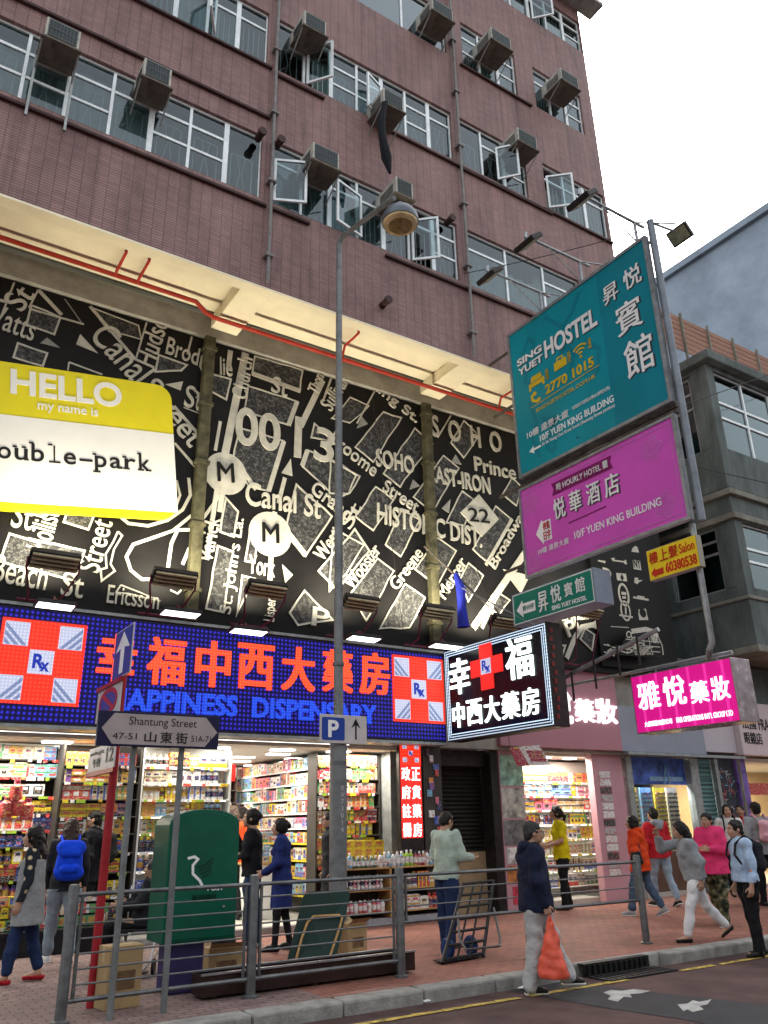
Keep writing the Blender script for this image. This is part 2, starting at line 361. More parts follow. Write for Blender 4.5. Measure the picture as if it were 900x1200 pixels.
for sill, head, ws in rows:
    wb.box(-7, 14.82, YB, YB+TH, z, sill)
    xs = [-7] + [q for w_ in ws for q in w_[:2]] + [14.82]
    for a, b in zip(xs[0::2], xs[1::2]):
        if b-a > 0.001: wb.box(a, b, YB, YB+TH, sill, head)
    z = head
wb.box(-7, 14.82, YB, YB+TH, z, 26.2)
wb.build('wall', M_brick, apt)
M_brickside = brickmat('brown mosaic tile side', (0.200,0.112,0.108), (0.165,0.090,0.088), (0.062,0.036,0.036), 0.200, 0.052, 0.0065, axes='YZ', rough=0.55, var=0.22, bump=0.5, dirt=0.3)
MB().box(14.58, 14.82, YB+TH+.002, 26, 10.7, 26.2).build('side_wall', M_brickside, apt)
MB().box(-7, -6.76, YB+TH+.002, 26, 10.7, 26.2).box(-6.75, 14.57, 25.7, 26, 10.7, 26.2).build('rear_wall', M_brickside, apt)
MB().box(-7.2, 15.0, YB-0.15, 26.2, 26.203, 26.45).box(11.2, 15.35, YB-.55, YB-.003, 24.72, 24.86).build('roof', M_kerb, apt)
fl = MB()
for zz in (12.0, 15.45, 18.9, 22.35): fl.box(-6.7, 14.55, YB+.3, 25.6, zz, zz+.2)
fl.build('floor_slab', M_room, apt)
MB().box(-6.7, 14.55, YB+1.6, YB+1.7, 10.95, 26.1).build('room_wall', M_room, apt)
for x0, x1, zz in ((-7,4.84,12.48),(4.95,5.75,12.48),(7.5,13.0,12.48),(-7,4.84,14.66),(4.95,6.05,15.9),(7.6,12.3,15.93),(1.0,4.84,16.0),(9.74,12.6,15.9),(12.3,14.8,15.95),(9.9,12.3,19.36),(-7,4.8,18.1)):
    MB().box(x0, x1, YB-0.07, YB-.002, zz-0.03, zz+0.03).build('ledge', M_trim, apt, bevel=0.01)
def curtain(x0, x1, z0, z1, y, m, parent):
    b = MB(); n = max(6, int((x1-x0)/0.045)); vs = []; ph = rnd.uniform(0, 6)
    for i in range(n+1):
        xx = x0+(x1-x0)*i/n; yy = y+0.03*math.sin(i*0.9+ph)+0.012*math.sin(i*2.3)
        vs += [(xx, yy, z0), (xx+0.01*math.sin(i), yy, z1)]
    b.add(vs, [(2*i, 2*i+2, 2*i+3, 2*i+1) for i in range(n)]); b.build('curtain', m, parent, smooth=True)
def window(x0, x1, z0, z1, kind, pitch=0.66):
    yf = YB+0.07; fr = MB(); gl = MB(); br = MB(); F = 0.045
    n = max(1, round((x1-x0)/(pitch if kind == 0 else (1.15 if kind == 1 else 1.3))))
    zt = z0+(z1-z0)*0.70
    fr.box(x0, x1, yf, yf+.06, z0, z0+F).box(x0, x1, yf, yf+.06, z1-F, z1)
    cells = []
    for i in range(n+1):
        xx = x0+(x1-x0)*i/n; hw = 0.05 if (i % 2 == 0 and kind == 0) else 0.028
        fr.box(max(x0, xx-hw), min(x1, xx+hw), yf-.008, yf+.055, z0+F+.001, z1-F-.001)
        if i < n: cells.append((xx+hw, x0+(x1-x0)*(i+1)/n-0.03))
    opened = []
    for k, (a, b) in enumerate(cells):
        if kind != 2 and rnd.random() < 0.9: fr.box(a, b, yf+.003, yf+.052, zt-.03, zt+.03)
        style = rnd.random()
        if kind == 0:
            if style < 0.3:
                zm = z0+(zt-z0)*0.52; fr.box(a, b, yf+.004, yf+.05, zm-.028, zm+.028)
            if style < 0.62:      # security bars: an inner rectangle with curls
                i0, i1, k0, k1 = a+.09, b-.09, z0+.12, zt-.12
                for q in ((i0,i1,k0,k0+.014),(i0,i1,k1-.014,k1),(i0,i0+.014,k0,k1),(i1-.014,i1,k0,k1)): br.box(q[0],q[1],yf+.10,yf+.114,q[2],q[3])
                xm = (i0+i1)/2
                for dx in (-.06,.06): br.tube([(xm+dx*1.4,yf+.107,k0),(xm+dx*.3,yf+.107,(k0+k1)/2),(xm+dx*1.4,yf+.107,k1)], .007, 5)
            else:
                for j in range(1, 5): xx = a+(b-a)*j/5; br.box(xx-.006, xx+.006, yf+.10, yf+.112, z0+.05, zt-.04)
            if style > 0.93: opened.append((a, b)); continue
        gl.add([(a-.02,yf+.025,z0+.02),(b+.02,yf+.025,z0+.02),(b+.02,yf+.025,z1-.02),(a-.02,yf+.025,z1-.02)], [(0,1,2,3)])
    wn = fr.build('window', M_alu, apt, bevel=0.004, seg=1)
    WL[wn.name] = WL[apt.name]
    gl.build('pane', M_tealglass if kind == 2 else M_glass, wn)
    if br.v: br.build('window_bars', M_bars, wn)
    xa = x0
    while xa < x1-0.2:
        xb = min(x1, xa+rnd.uniform(0.5, 1.5))
        if rnd.random() < (0.8 if kind != 2 else 0.25): curtain(xa, xb, z0-.05, z1-rnd.choice((0,0,.35)), YB+0.42, rnd.choice(M_curt), wn)
        xa = xb+0.02
    for a, b in opened: sash(wn, a, b, z0, zt, rnd.choice((-1,1)), rnd.uniform(35,75))
    return wn
def sash(wn, a, b, z0, z1, side, ang):
    """a casement standing open on its hinge"""
    hx = a if side < 0 else b; W_ = b-a; t = R(ang); u = Vector((-side*math.cos(t), -math.sin(t), 0)); n = Vector((math.sin(t)*-side, math.cos(t), 0)) ; o = Vector((hx, YB-.01, 0))
    m = MB()
    for s0, s1, h0, h1 in ((0,W_,z0,z0+.05),(0,W_,z1-.05,z1),(0,.05,z0+.05,z1-.05),(W_-.05,W_,z0+.05,z1-.05)):
        c = o+u*((s0+s1)/2)+Vector((0,0,(h0+h1)/2)); m.obox(c, u, Z_, u.cross(Z_), (s1-s0)/2, (h1-h0)/2, .02)
    f = m.build('casement', M_alu, wn)
    p = [o+u*.04+Z_*(z0+.04), o+u*(W_-.04)+Z_*(z0+.04), o+u*(W_-.04)+Z_*(z1-.04), o+u*.04+Z_*(z1-.04)]
    q = MB().add(p, [(0,1,2,3)])
    return q, f
_sash = sash
def sash(wn, *a):
    q, f = _sash(wn, *a); WL[f.name] = WL[apt.name]
    me_off = q.build('casement_glass', M_glass, wn)
for sill, head, ws in rows:
    for x0, x1, k in ws: window(x0, x1, sill, head, k)
wlist = [o for o in apt.children if o.name.startswith('window')]
def near_win(x, z):
    best = None
    for o in wlist:
        xs = [v.co.x+5 for v in o.data.vertices]; zs = [v.co.z for v in o.data.vertices]
        if min(xs)-.1 <= x <= max(xs)+.1 and min(zs)-.1 <= z <= max(zs)+.1: best = o
    return best
for x0, x1, z0, z1, sd_, an in ((4.98,5.62,12.7,13.72,-1,25),(6.25,6.95,12.7,13.75,1,14),(2.15,2.9,16.15,17.2,-1,70),(3.0,3.6,16.15,17.4,1,62),(10.85,11.4,16.15,17.15,-1,48),(7.0,7.5,16.15,17.15,1,20)):
    wn_ = near_win((x0+x1)/2, z0+.3)
    if wn_: sash(wn_, x0, x1, z0, z1, sd_, an)

# soffit, beams, podium wall above the shops
sf = MB().box(-7, 14.82, YB+TH+.002, 13.25, 11.0, 11.06)
sf.build('soffit', M_soffit, apt)
MB().box(-7, 14.82, YB+.001, YB+TH-.001, 10.655, 10.698).build('drip_edge', M_soffit, apt)
for bx in (4.55, 9.55, 14.1, -0.5, -5.4): MB().box(bx, bx+.55, YB+TH+.004, 12.95, 10.72, 10.998).build('beam', M_soffit, apt, bevel=.015)
M_greyconc = mat('grey painted concrete', (0.30,0.29,0.26), 0.8, var=0.3, vs=2, bump=.2, bs=20)
MB().box(-7, 17.6, 12.96, 13.3, 10.52, 10.998).build('wall_beam', M_greyconc, apt)
MB().box(-7, 17.6, 13.32, 13.5, 3.05, 10.51).build('podium_wall', M_greyconc, apt)
MB().box(14.83, 17.6, 13.32, 26, 11.0, 11.3).build('podium_roof', M_greyconc, apt)

# downpipes, sprinkler pipe
M_pipe = mat('grey painted pipe', (0.20,0.19,0.19), 0.5, var=0.3, vs=6)
for px_, lab in ((4.9,'grey downpipe on the tiled wall left of the street lamp'),(9.64,'grey downpipe on the tiled wall right of the street lamp')):
    p = root('downpipe', lab, 'pipe', (px_,YB-.1,10.7), group='downpipes on the tiled facade')
    MB().tube([(px_,YB-.1,10.75),(px_,YB-.1,26)], .034, 10).build('pipe', M_pipe, p, smooth=True)
    b = MB()
    for zz in np.arange(11.3, 26, 1.72): b.box(px_-.08, px_+.08, YB-.16, YB-.004, zz, zz+.05)
    b.build('bracket', M_pipe, p)
M_redpipe = mat('red fire pipe', (0.42,0.045,0.03), 0.4, var=0.2, vs=4)
rp = root('sprinkler_pipe', 'red sprinkler pipe running under the cream soffit', 'pipe', (5,12.5,10.8))
a = [(-6,12.42,10.82),(4.05,12.42,10.82),(4.25,12.42,10.66),(4.42,12.42,10.6),(5.2,12.42,10.6),(14.6,12.42,10.6)]
MB().tube(a, .045, 10).build('main_pipe', M_redpipe, rp, smooth=True)
b = MB()
for xx in (-1.2,2.55,2.95,7.2,11.4): b.tube([(xx,12.42,10.8 if xx < 4 else 10.6),(xx,12.3,10.84),(xx,11.75,10.84),(xx,11.75,10.98)], .028, 8)
b.build('branch_pipe', M_redpipe, rp, smooth=True)

# air conditioners
M_acbody = mat('weathered cream casing', (0.44,0.43,0.39), 0.55, var=0.3, vs=5)
M_acgrill = mat('dark condenser fins', (0.035,0.05,0.055), 0.5, var=0.3, vs=30)
M_acfin = mat('condenser guard', (0.10,0.11,0.11), 0.5, metal=.2, var=.3)
M_shelf = mat('rusty steel tray', (0.13,0.115,0.095), 0.7, var=0.5, vs=5)
def ac(x, z, wd, ht, depth, label, tray=True, front=None, legs=False):
    y0 = YB-depth; t = root('air_conditioner', label, 'air conditioner', (x,YB,z), group='air conditioners under the windows of the tiled block')
    c = MB().box(x-wd/2, x+wd/2, y0+.015, YB+.2, z, z+ht).build('casing', M_acbody, t, bevel=.012)
    g = MB().box(x-wd/2+.04, x+wd/2-.04, y0+.006, y0+.0145, z+.04, z+ht-.04)
    g.use(1)
    for i in range(9): xx = x-wd/2+.05+(wd-.1)*i/8.; g.box(xx-.004, xx+.004, y0-.004, y0+.005, z+.04, z+ht-.04)
    for h in (.04, ht/2, ht-.04): g.box(x-wd/2+.03, x+wd/2-.03, y0-.006, y0-.0045, z+h-.006, z+h+.006)
    g.build('rear_grille', [M_acgrill, M_acfin], t)
    v = MB()
    for s_ in (-1,1):
        for i in range(5): v.box(x+s_*(wd/2+.002), x+s_*(wd/2+.008), y0+.12, YB-.1, z+.08+i*.05, z+.1+i*.05)
    v.build('side_vents', M_acgrill, t)
    if tray:
        s = MB().box(x-wd/2-.04, x+wd/2+.04, y0-.02, YB-.003, z-.05, z-.012)
        s.build('tray', M_shelf, t)
        for s_ in (-1,1): MB().tube([(x+s_*(wd/2+.02),y0+.05,z-.06),(x+s_*(wd/2+.02),YB-.01,z-.42)], .014, 6).build('support_bracket', M_dkalu, t)
    if legs:
        for s_ in (-1,1): MB().box(x+s_*(wd/2+.03)-.02, x+s_*(wd/2+.03)+.02, YB-.14, YB-.1, z-1.35, z-.05).build('post', M_dkalu, t)
    return t
def ac_px(pxl, pxr, pyt, pyb, depth, label, **k):
    y0 = YB-depth; a = on_y(pxl, pyt, y0); b = on_y(pxr, pyb, y0)
    wd = max(.42, min(.66, b.x-a.x)); zc = (a.z+b.z)/2
    ac((a.x+b.x)/2, zc-.2, wd, .42, depth, label, **k)
ac_px(54,94,30,30+17,.55,'cream air conditioner with a yellow stained tray, leftmost on the lowest window row', legs=True)
ac_px(168,202,85,84,.55,'cream window air conditioner above the second window from the left on the lowest row', legs=False)
ac_px(367,398,187,178,.6,'boxy air conditioner between open casements on the lowest row, left of the street lamp')
ac_px(465,484,217,223,.7,'pale air conditioner right behind the street lamp head')
ac_px(357,383,28,26,.6,'air conditioner at the top end of the second window row, right of the left downpipe')
ac_px(450,473,122,112,.62,'air conditioner with a dark cloth hanging from its tray')
ac_px(507,531,8,14,.6,'air conditioner at the picture top beside the teal window')
ac_px(575,600,42,48,.66,'air conditioner on an upper row right of the right downpipe, with a wide tray')
ac_px(656,680,92,92,.66,'air conditioner nearest the building corner on an upper row')
ac_px(608,629,163,162,.6,'air conditioner beside an open casement on the second row, above the hostel billboard')
# cloth hanging from the sixth unit
M_cloth = mat('black cloth', (0.012,0.013,0.018), 0.9, var=0.3, vs=6)
cp = [on_y(px, py, 10.55) for px, py in ((452,120),(447,140),(448,160),(453,185),(457,203))]
single(MB().tube(cp, [.05,.09,.08,.11,.03], 8), 'hanging_cloth', M_cloth, 'black cloth dangling from an air conditioner tray above the street lamp', 'cloth', smooth=True)
# exhaust hoods: short brown pipes sticking out beside the downpipes
hoods = ((302,163),(324,172),(523,262),(448,358))
for i, (px, py) in enumerate(hoods):
    c = on_y(px, py, YB-.02)
    hd = MB().lathe((c.x, c.y+.02, c.z), [(.07,0),(.07,-.22),(.085,-.22),(.085,-.27),(.04,-.27)], 12, axis='Y')
    single(hd, 'exhaust_pipe', M_trim, ['short brown exhaust pipe left of the left downpipe','short brown exhaust pipe right of the left downpipe','short brown exhaust pipe left of the right downpipe','short brown pipe stub on the blank tile band above the soffit'][i], 'pipe', 'exhaust pipes on the tiled facade', smooth=True)

# ------------------------------------------------------------------ buildings to the right
M_old = mat('weathered grey render', (0.105,0.122,0.120), 0.85, var=0.5, vs=1.6, bump=.3, bs=18, stretch=(1,1,.35))
M_oldlight = mat('worn pale render', (0.20,0.195,0.165), 0.85, var=0.35, vs=2.5, bump=.2, bs=18)
old = root('tenement_building', 'weathered grey corner tenement with bay windows beside the hostel billboard', 'building', (20,12,0))
GX, GY = 19.3, 12.0
def frame_grid(b, O, u, n, wd, ht, cols, rws, t=.035):
    """window frame on a plane: O lower-left, u right, n outward"""
    for i in range(cols+1):
        c = O+u*(wd*i/cols)+Z_*(ht/2); b.obox(c, u, Z_, n, t*(1 if 0 < i < cols else 1.3), ht/2, .035)
    hs = [0]+rws+[1]
    for i, h in enumerate(hs):
        for j in range(cols):
            c = O+u*(wd*(j+.5)/cols)+Z_*(ht*h); b.obox(c, u, Z_, n, wd/cols/2-t*1.3, t, .03)
# lower body and two bay storeys with openings modelled as recessed panels
bands = [(5.75,7.55),(7.60,9.05),(11.0,11.9)]
ob = MB()
for zlo, zhi, zw0, zw1 in ((5.78,9.4,7.35,9.2),(10.2,14.15,11.45,14.0)):
    # -Y face: pillars at corner and sill/lintel
    ob.box(GX, GX+.35, GY, GY+.3, zlo, zhi); ob.box(GX+.35, 40, GY, GY+.3, zlo, zw0); ob.box(GX+.35, 40, GY, GY+.3, zw1, zhi)
    ob.box(GX+4.6, GX+5.1, GY, GY+.3, zw0, zw1); ob.box(GX+9.8, 40, GY, GY+.3, zw0, zw1)
    # -X face
    ob.box(GX, GX+.3, GY+.3, GY+2.6, zlo, zw0+.05); ob.box(GX, GX+.3, GY+.3, GY+2.6, zw1, zhi); ob.box(GX, GX+.3, GY+.3, GY+.62, zw0+.05, zw1); ob.box(GX, GX+.3, GY+2.25, GY+2.6, zw0+.05, zw1)
ob.box(GX, 40, GY, GY+2.6, 9.401, 10.199)
ob.build('wall', M_old, old, bevel=.02)
MB().box(GX-.22, 40, GY-.28, GY+2.9, 14.151, 14.45).build('roof', M_old, old, bevel=.03)
MB().box(GX-.12, 40, GY-.12, GY+2.7, 9.95, 10.12).box(GX-.1, 40, GY-.1, GY+2.7, 9.25, 9.42).box(GX-.06, 40, GY-.06, GY+2.7, 5.6, 5.78).box(GX-.05, 40, GY-.05, GY+2.65, 7.0, 7.1).build('band_course', M_oldlight, old, bevel=.02)
for (zw0, zw1) in ((7.35,9.2),(11.45,14.0)):
    f = MB(); gl = MB()
    frame_grid(f, Vector((GX+.37, GY+.12, zw0)), X_, -Y_, 4.2, zw1-zw0, 3, [.42,.62]); frame_grid(f, Vector((GX+5.12, GY+.12, zw0)), X_, -Y_, 4.6, zw1-zw0, 3, [.42,.62])
    gl.box(GX+.36, GX+9.7, GY+.13, GY+.14, zw0, zw1)
    wn = f.build('window', M_alu, old); WL[wn.name] = WL[old.name]; gl.build('pane', M_glass, wn)
    f = MB(); frame_grid(f, Vector((GX+.1, GY+2.24, zw0+.06)), -Y_, -X_, 1.6, (zw1-zw0)*.95, 2, [.6,.8]); wn = f.build('window', M_dkalu, old); WL[wn.name] = WL[old.name]
    MB().box(GX+.11, GX+.12, GY+.64, GY+2.24, zw0+.05, zw1).build('pane', M_glass, wn)
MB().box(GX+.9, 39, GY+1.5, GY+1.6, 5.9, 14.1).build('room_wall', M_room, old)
# recessed body behind the bay, dark narrow flats in the alley
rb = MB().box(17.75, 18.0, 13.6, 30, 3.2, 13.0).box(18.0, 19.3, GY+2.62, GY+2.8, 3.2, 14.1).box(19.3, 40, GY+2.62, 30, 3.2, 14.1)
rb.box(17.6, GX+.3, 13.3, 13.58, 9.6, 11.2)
rb.build('recessed_wall', mat('dark grey render', (0.07,0.072,0.07), 0.85, var=0.4, vs=2), old)  # a darker grey than the front render
f = MB(); frame_grid(f, Vector((18.05, GY+2.56, 6.0)), X_, -Y_, 1.1, 1.4, 2, [.7]); wn = f.build('window', M_dkalu, old)
# base of the tenement over its shops
MB().box(17.65, 40, 13.42, 13.6, 3.1, 5.55).build('shop_lintel', M_old, old)
# fence of corrugated sheet on the roof behind
M_orange = mat('faded orange sheet', (0.30,0.165,0.12), 0.7, var=0.25, vs=2, stretch=(.3,1,8))
rf = root('roof_fence', 'faded orange corrugated fence along the tenement roof', 'fence', (24,14.5,14.45))
A = on_y(760,350,14.5); zt_ = on_y(790,368,14.5).z
fb = MB(); n = 90
vs = []
for i in range(n+1):
    for h in (zt_-1.5, zt_): vs.append((A.x+(45-A.x)*i/n, 14.5, h))
fb.add(vs, [(2*i,2*i+2,2*i+3,2*i+1) for i in range(n)])
k = MB()
for j in range(7): k.box(A.x, 45, 14.46, 14.5, zt_-1.5+j*.21, zt_-1.5+j*.21+.16)
k.build('sheet', M_orange, rf)
k = MB()
for i in range(16): k.box(A.x+i*1.5, A.x+i*1.5+.07, 14.38, 14.455, 14.452, zt_+.05)
k.build('post', M_oldlight, rf)
MB().box(A.x, 45, 14.52, 26, 14.1, 14.4).build('roof_deck', M_old, rf)
# tall blank wall far behind
M_blue = mat('pale blue grey gable wall', (0.27,0.33,0.41), 0.85, var=0.30, vs=.22, bump=.2, bs=3)
bx = 44.0; p0 = on_x(760,340,bx); p1 = on_x(920,238,bx); zt_ = (p0.z+p1.z)/2
tw = root('gable_building', 'tall plain pale blue grey building side rising behind the tenement', 'building', (bx,30,0))
MB().box(bx, bx+25, 5, p0.y+18, 0, zt_).build('wall', M_blue, tw)
MB().box(bx-.3, bx+25.2, 4.8, p0.y+18.2, zt_+.003, zt_+.5).build('roof', M_blue, tw)
# unseen terrace added opposite, behind the camera, to shade the road and darken reflections
op = MB()
for x0, x1, h in ((-60,-22,13),(-21.5,-2,17),(-1.5,16,12),(16.5,40,18),(40.5,90,14)): op.box(x0, x1, -34, -18, -.1, h)
struct(op, 'unseen_opposite_building', brickmat('opposite facade', (.20,.19,.18), (.05,.06,.07), (.24,.23,.21), 1.6, 1.5, .35, var=.3, bump=.2))
# ------------------------------------------------------------------ printed street-map hoarding above the shops
M_black = mat('black printed hoarding', (0.0055,0.005,0.0055), 0.6, var=0.4, vs=1.2, spec=.2)
M_line = mat('warm tinted white print', (0.50,0.485,0.42), 0.6, var=0.2, vs=5)  # white print; the cream cast of the floodlights is mixed into its colour
M_greyline = mat('grey printed mark', (0.26,0.26,0.25), 0.6, var=0.3, vs=8)
def speckmat():
    m, n, p = _new('speckled print'); L = n.links
    tc = n.nodes.new('ShaderNodeTexCoord'); nz = n.nodes.new('ShaderNodeTexNoise'); nz.inputs['Scale'].default_value = 17; nz.inputs['Detail'].default_value = 3; nz.inputs['Roughness'].default_value = .9
    L.new(tc.outputs['Object'], nz.inputs['Vector'])
    r = n.nodes.new('ShaderNodeValToRGB'); r.color_ramp.elements[0].position = .47; r.color_ramp.elements[0].color = (.02,.02,.022,1); r.color_ramp.elements[1].position = .68; r.color_ramp.elements[1].color = (.16,.16,.155,1)
    L.new(nz.outputs['Fac'], r.inputs[0]); L.new(r.outputs[0], p.inputs['Base Color']); p.inputs['Roughness'].default_value = .6
    return m
M_speck = speckmat()
mural = root('billboard_mural', 'long black hoarding printed with a white street map and place names above the dispensary', 'billboard', (6,YM,7.5))
MUR = 13.06
MB().box(-7, 17.4, MUR+.004, 13.3, 4.86, 10.5).build('panel', M_black, mural)
def zf(ox, oy, s): return lambda x, y: on_y(ox+x*s, oy+y*s, MUR)
zA, zB, zC, zD, zE = zf(0,320,260/900), zf(0,560,260/900), zf(240,400,.2), zf(240,560,.2), zf(390,450,230/900)
zG = zf(640,640,150/900)
art = MB(); spk = MB(); gry = MB(); let = MB(); DEP = [0.0]
def dep():
    DEP[0] += .00012; return DEP[0]
def ln(z, pts, wd=.06, closed=False, b=None, d=.004):
    (b or art).strip([z(*p)-Y_*0.001 for p in pts], wd*.62, -Y_, d+dep(), closed)
def jag(pts, closed=True, step=.22, amp=.012):
    """hand-torn edge for printed outlines"""
    out = []; q = pts+[pts[0]] if closed else pts
    for a, b in zip(q[:-1], q[1:]):
        n = max(1, int((b-a).length/step))
        for i in range(n): out.append(a.lerp(b, i/n)+Vector((rnd.uniform(-amp,amp),0,rnd.uniform(-amp,amp))))
    if not closed: out.append(q[-1])
    return out
def blk(z, pts, wd=.055, thick=None):
    P = [z(*p)-Y_*0.001 for p in pts]
    spk.prism(P, -Y_, .001+dep()*.4); art.strip(jag(P), wd*.62, -Y_, .006+dep(), True)
    if thick is not None:
        i = thick; art.strip([P[i], P[(i+1) % len(P)]], wd*1.9, -Y_, .006+dep())
def fillp(z, pts, b=None, d=.006): (b or art).prism([z(*p)-Y_*0.001 for p in pts], -Y_, d+dep())
def tx(z, s, a, b, h, bold=.012, m=None, d=.010, anchor=True):
    A = z(*a)-Y_*0.002; B = z(*b)-Y_*0.002; u = (B-A); wd = u.length; u.normalize(); v = Vector((-u.z, 0, u.x)); 
    text_on(m or let, s, A+v*h*.05, u, v, -Y_, wd, h*.9, d+.012+dep(), bold*.35, anchor=anchor)
# left part
ln(zA, [(58,38),(5,175)], .05); tx(zA, 'St', (95,165), (150,95), .42); blk(zA, [(130,130),(245,180),(220,250),(105,210)])
ln(zA, [(155,68),(250,170)], .11); ln(zA, [(155,68),(118,140)], .05); ln(zA, [(118,145),(340,208)], .06); ln(zA, [(0,110),(30,118)], .09)
tx(zA, 'Watts', (-95,200), (128,285), .50); fillp(zA, [(162,285),(245,305),(190,262)], gry); blk(zA, [(75,287),(192,327),(175,377),(52,342)])
ln(zA, [(262,105),(330,200)], .03, b=gry); blk(zA, [(372,140),(560,215),(575,270),(440,235)], .04); ln(zA, [(365,135),(550,352)], .10); ln(zA, [(595,200),(550,352)], .05)
fillp(zA, [(325,248),(398,327),(308,290)]); tx(zA, 'Canal', (350,262), (540,462), .62); tx(zA, 'Hudson', (628,392), (700,170), .42)
tx(zA, 'Brodm', (668,330), (850,400), .42); blk(zA, [(645,335),(758,375),(735,395),(632,402)]); ln(zA, [(280,362),(275,395)], .04); ln(zA, [(280,362),(415,412)], .05)
fillp(zA, [(670,452),(742,440),(732,476)]); fillp(zA, [(788,468),(822,500),(800,500)]); tx(zA, 'St.', (742,545), (832,575), .52); ln(zA, [(745,545),(830,578)], .03)
tx(zA, 'Street', (560,470), (765,715), .50); ln(zA, [(705,540),(835,690)], .10); ln(zA, [(708,690),(830,830),(900,900)], .08); ln(zA, [(840,270),(812,380),(850,470)], .05); ln(zA, [(778,258),(760,330)], .06)
tx(zB, 'St.', (38,205), (140,225), .50); tx(zB, 'Hollister', (205,305), (262,95), .40)
blk(zB, [(38,225),(155,260),(130,372),(2,340)]); blk(zB, [(278,130),(382,148),(360,210),(258,180)]); blk(zB, [(165,255),(340,295),(300,420),(135,372)]); blk(zB, [(82,118),(190,150),(178,160),(70,128)])
tx(zB, 'Beach', (-40,425), (180,465), .48); tx(zB, 'St', (240,482), (330,497), .45); tx(zB, 'Street', (405,392), (462,185), .40)
ln(zB, [(478,218),(458,262),(428,310),(432,365),(408,372),(412,418),(465,378),(448,350),(462,290),(495,235),(478,218)], .05)
ln(zB, [(480,150),(520,185),(600,195),(680,172),(740,130),(772,70),(765,0)], .09); ln(zB, [(712,120),(730,70),(715,10)], .07)
ln(zB, [(900,60),(790,210),(720,212),(695,265),(680,370)], .10); ln(zB, [(800,60),(780,150),(700,215),(600,250),(540,270),(512,320),(530,375),(575,412),(622,412)], .09)
tx(zB, 'Ericsson', (430,512), (640,540), .34); ln(zB, [(490,435),(470,465),(520,470),(650,500),(560,462),(490,435)], .04); ln(zB, [(768,285),(740,352)], .10); ln(zB, [(800,230),(770,530)], .07); ln(zB, [(690,455),(720,470),(735,455)], .05)
# middle
ln(zC, [(238,68),(112,690)], .24); ln(zC, [(150,55),(135,170)], .16); tx(zC, 'Church', (250,350), (285,110), .36); tx(zC, 'lie', (88,200), (160,215), .42); blk(zC, [(30,190),(150,220),(125,340),(30,290)])
blk(zC, [(290,85),(570,170),(558,292),(275,188)], .05, 2); blk(zC, [(255,262),(540,352),(490,492),(230,410)], .05, 1); tx(zC, 'St', (385,300), (478,335), .42)
blk(zC, [(198,505),(462,585),(372,880),(255,850),(165,700)], .05, 1); tx(zC, '00', (175,612), (440,668), .90, .06, None, .012);
tx(zC, '1', (520,690), (560,700), 1.0, .05); tx(zC, '3', (632,700), (745,738), .85, .05); ln(zC, [(690,230),(560,500)], .20); ln(zC, [(740,215),(690,355)], .07)
tx(zC, 'Thompson', (680,330), (760,120), .36); tx(zC, 'Sullivan', (745,420), (850,240), .36); blk(zC, [(640,480),(752,592),(620,560)], .05)
blk(zC, [(600,640),(800,720),(882,785),(842,890),(740,890),(570,730)], .05, 5); fillp(zC, [(502,690),(512,790),(448,772)]); ln(zC, [(468,800),(430,950)], .13); tx(zC, 'Broome', (722,590), (985,800), .34)
blk(zC, [(850,330),(960,380),(850,480),(745,455)], .04); ln(zC, [(175,690),(300,870)], .13); ln(zC, [(90,470),(60,640)], .10)
for (z, cx, cy, r) in ((zC,122,775,.42),(zD,383,330,.44)):
    c = z(cx, cy); art.prism([c+Vector((r*math.cos(2*math.pi*i/28),-.004,r*math.sin(2*math.pi*i/28))) for i in range(28)][::-1], -Y_, .010)
mm = MB()
for (z, cx, cy) in ((zC,122,775),(zD,383,330)): tx(z, 'M', (cx-48,cy+52), (cx+48,cy+62), .42, .0, mm, .030)
ln(zC, [(110,850),(85,1000)], .16); ln(zD, [(70,60),(10,480)], .14); ln(zD, [(390,400),(380,600)], .15); ln(zD, [(410,200),(398,250)], .15)
tx(zD, 'Canal', (235,165), (532,218), .52, .03); tx(zD, 'St', (578,228), (675,250), .52, .03)
blk(zD, [(125,122),(197,202),(165,345),(88,315)]); tx(zD, 'Varick', (45,505), (95,245), .32); tx(zD, "St. John's La.", (172,810), (250,250), .32); tx(zD, 'York', (250,565), (405,592), .40)
blk(zD, [(75,400),(162,430),(108,790),(8,768)]); blk(zD, [(265,280),(305,345),(290,500),(235,490)]); blk(zD, [(535,40),(745,225),(590,455),(468,300)], .06, 2); tx(zD, 'Grand', (610,85), (830,262), .36)
fillp(zD, [(452,508),(515,570),(470,615)]); blk(zD, [(585,660),(745,835),(545,862),(495,795)]); tx(zD, 'West', (695,500), (800,345), .32); blk(zD, [(880,300),(960,430),(770,660),(662,545)], .06)
blk(zD, [(220,572),(290,592),(182,810)], .05); tx(zD, 'Lispenard', (425,850), (440,640), .30); tx(zD, 'P', (620,870), (720,890), .40, .03); tx(zD, 'St', (855,310), (920,180), .30)
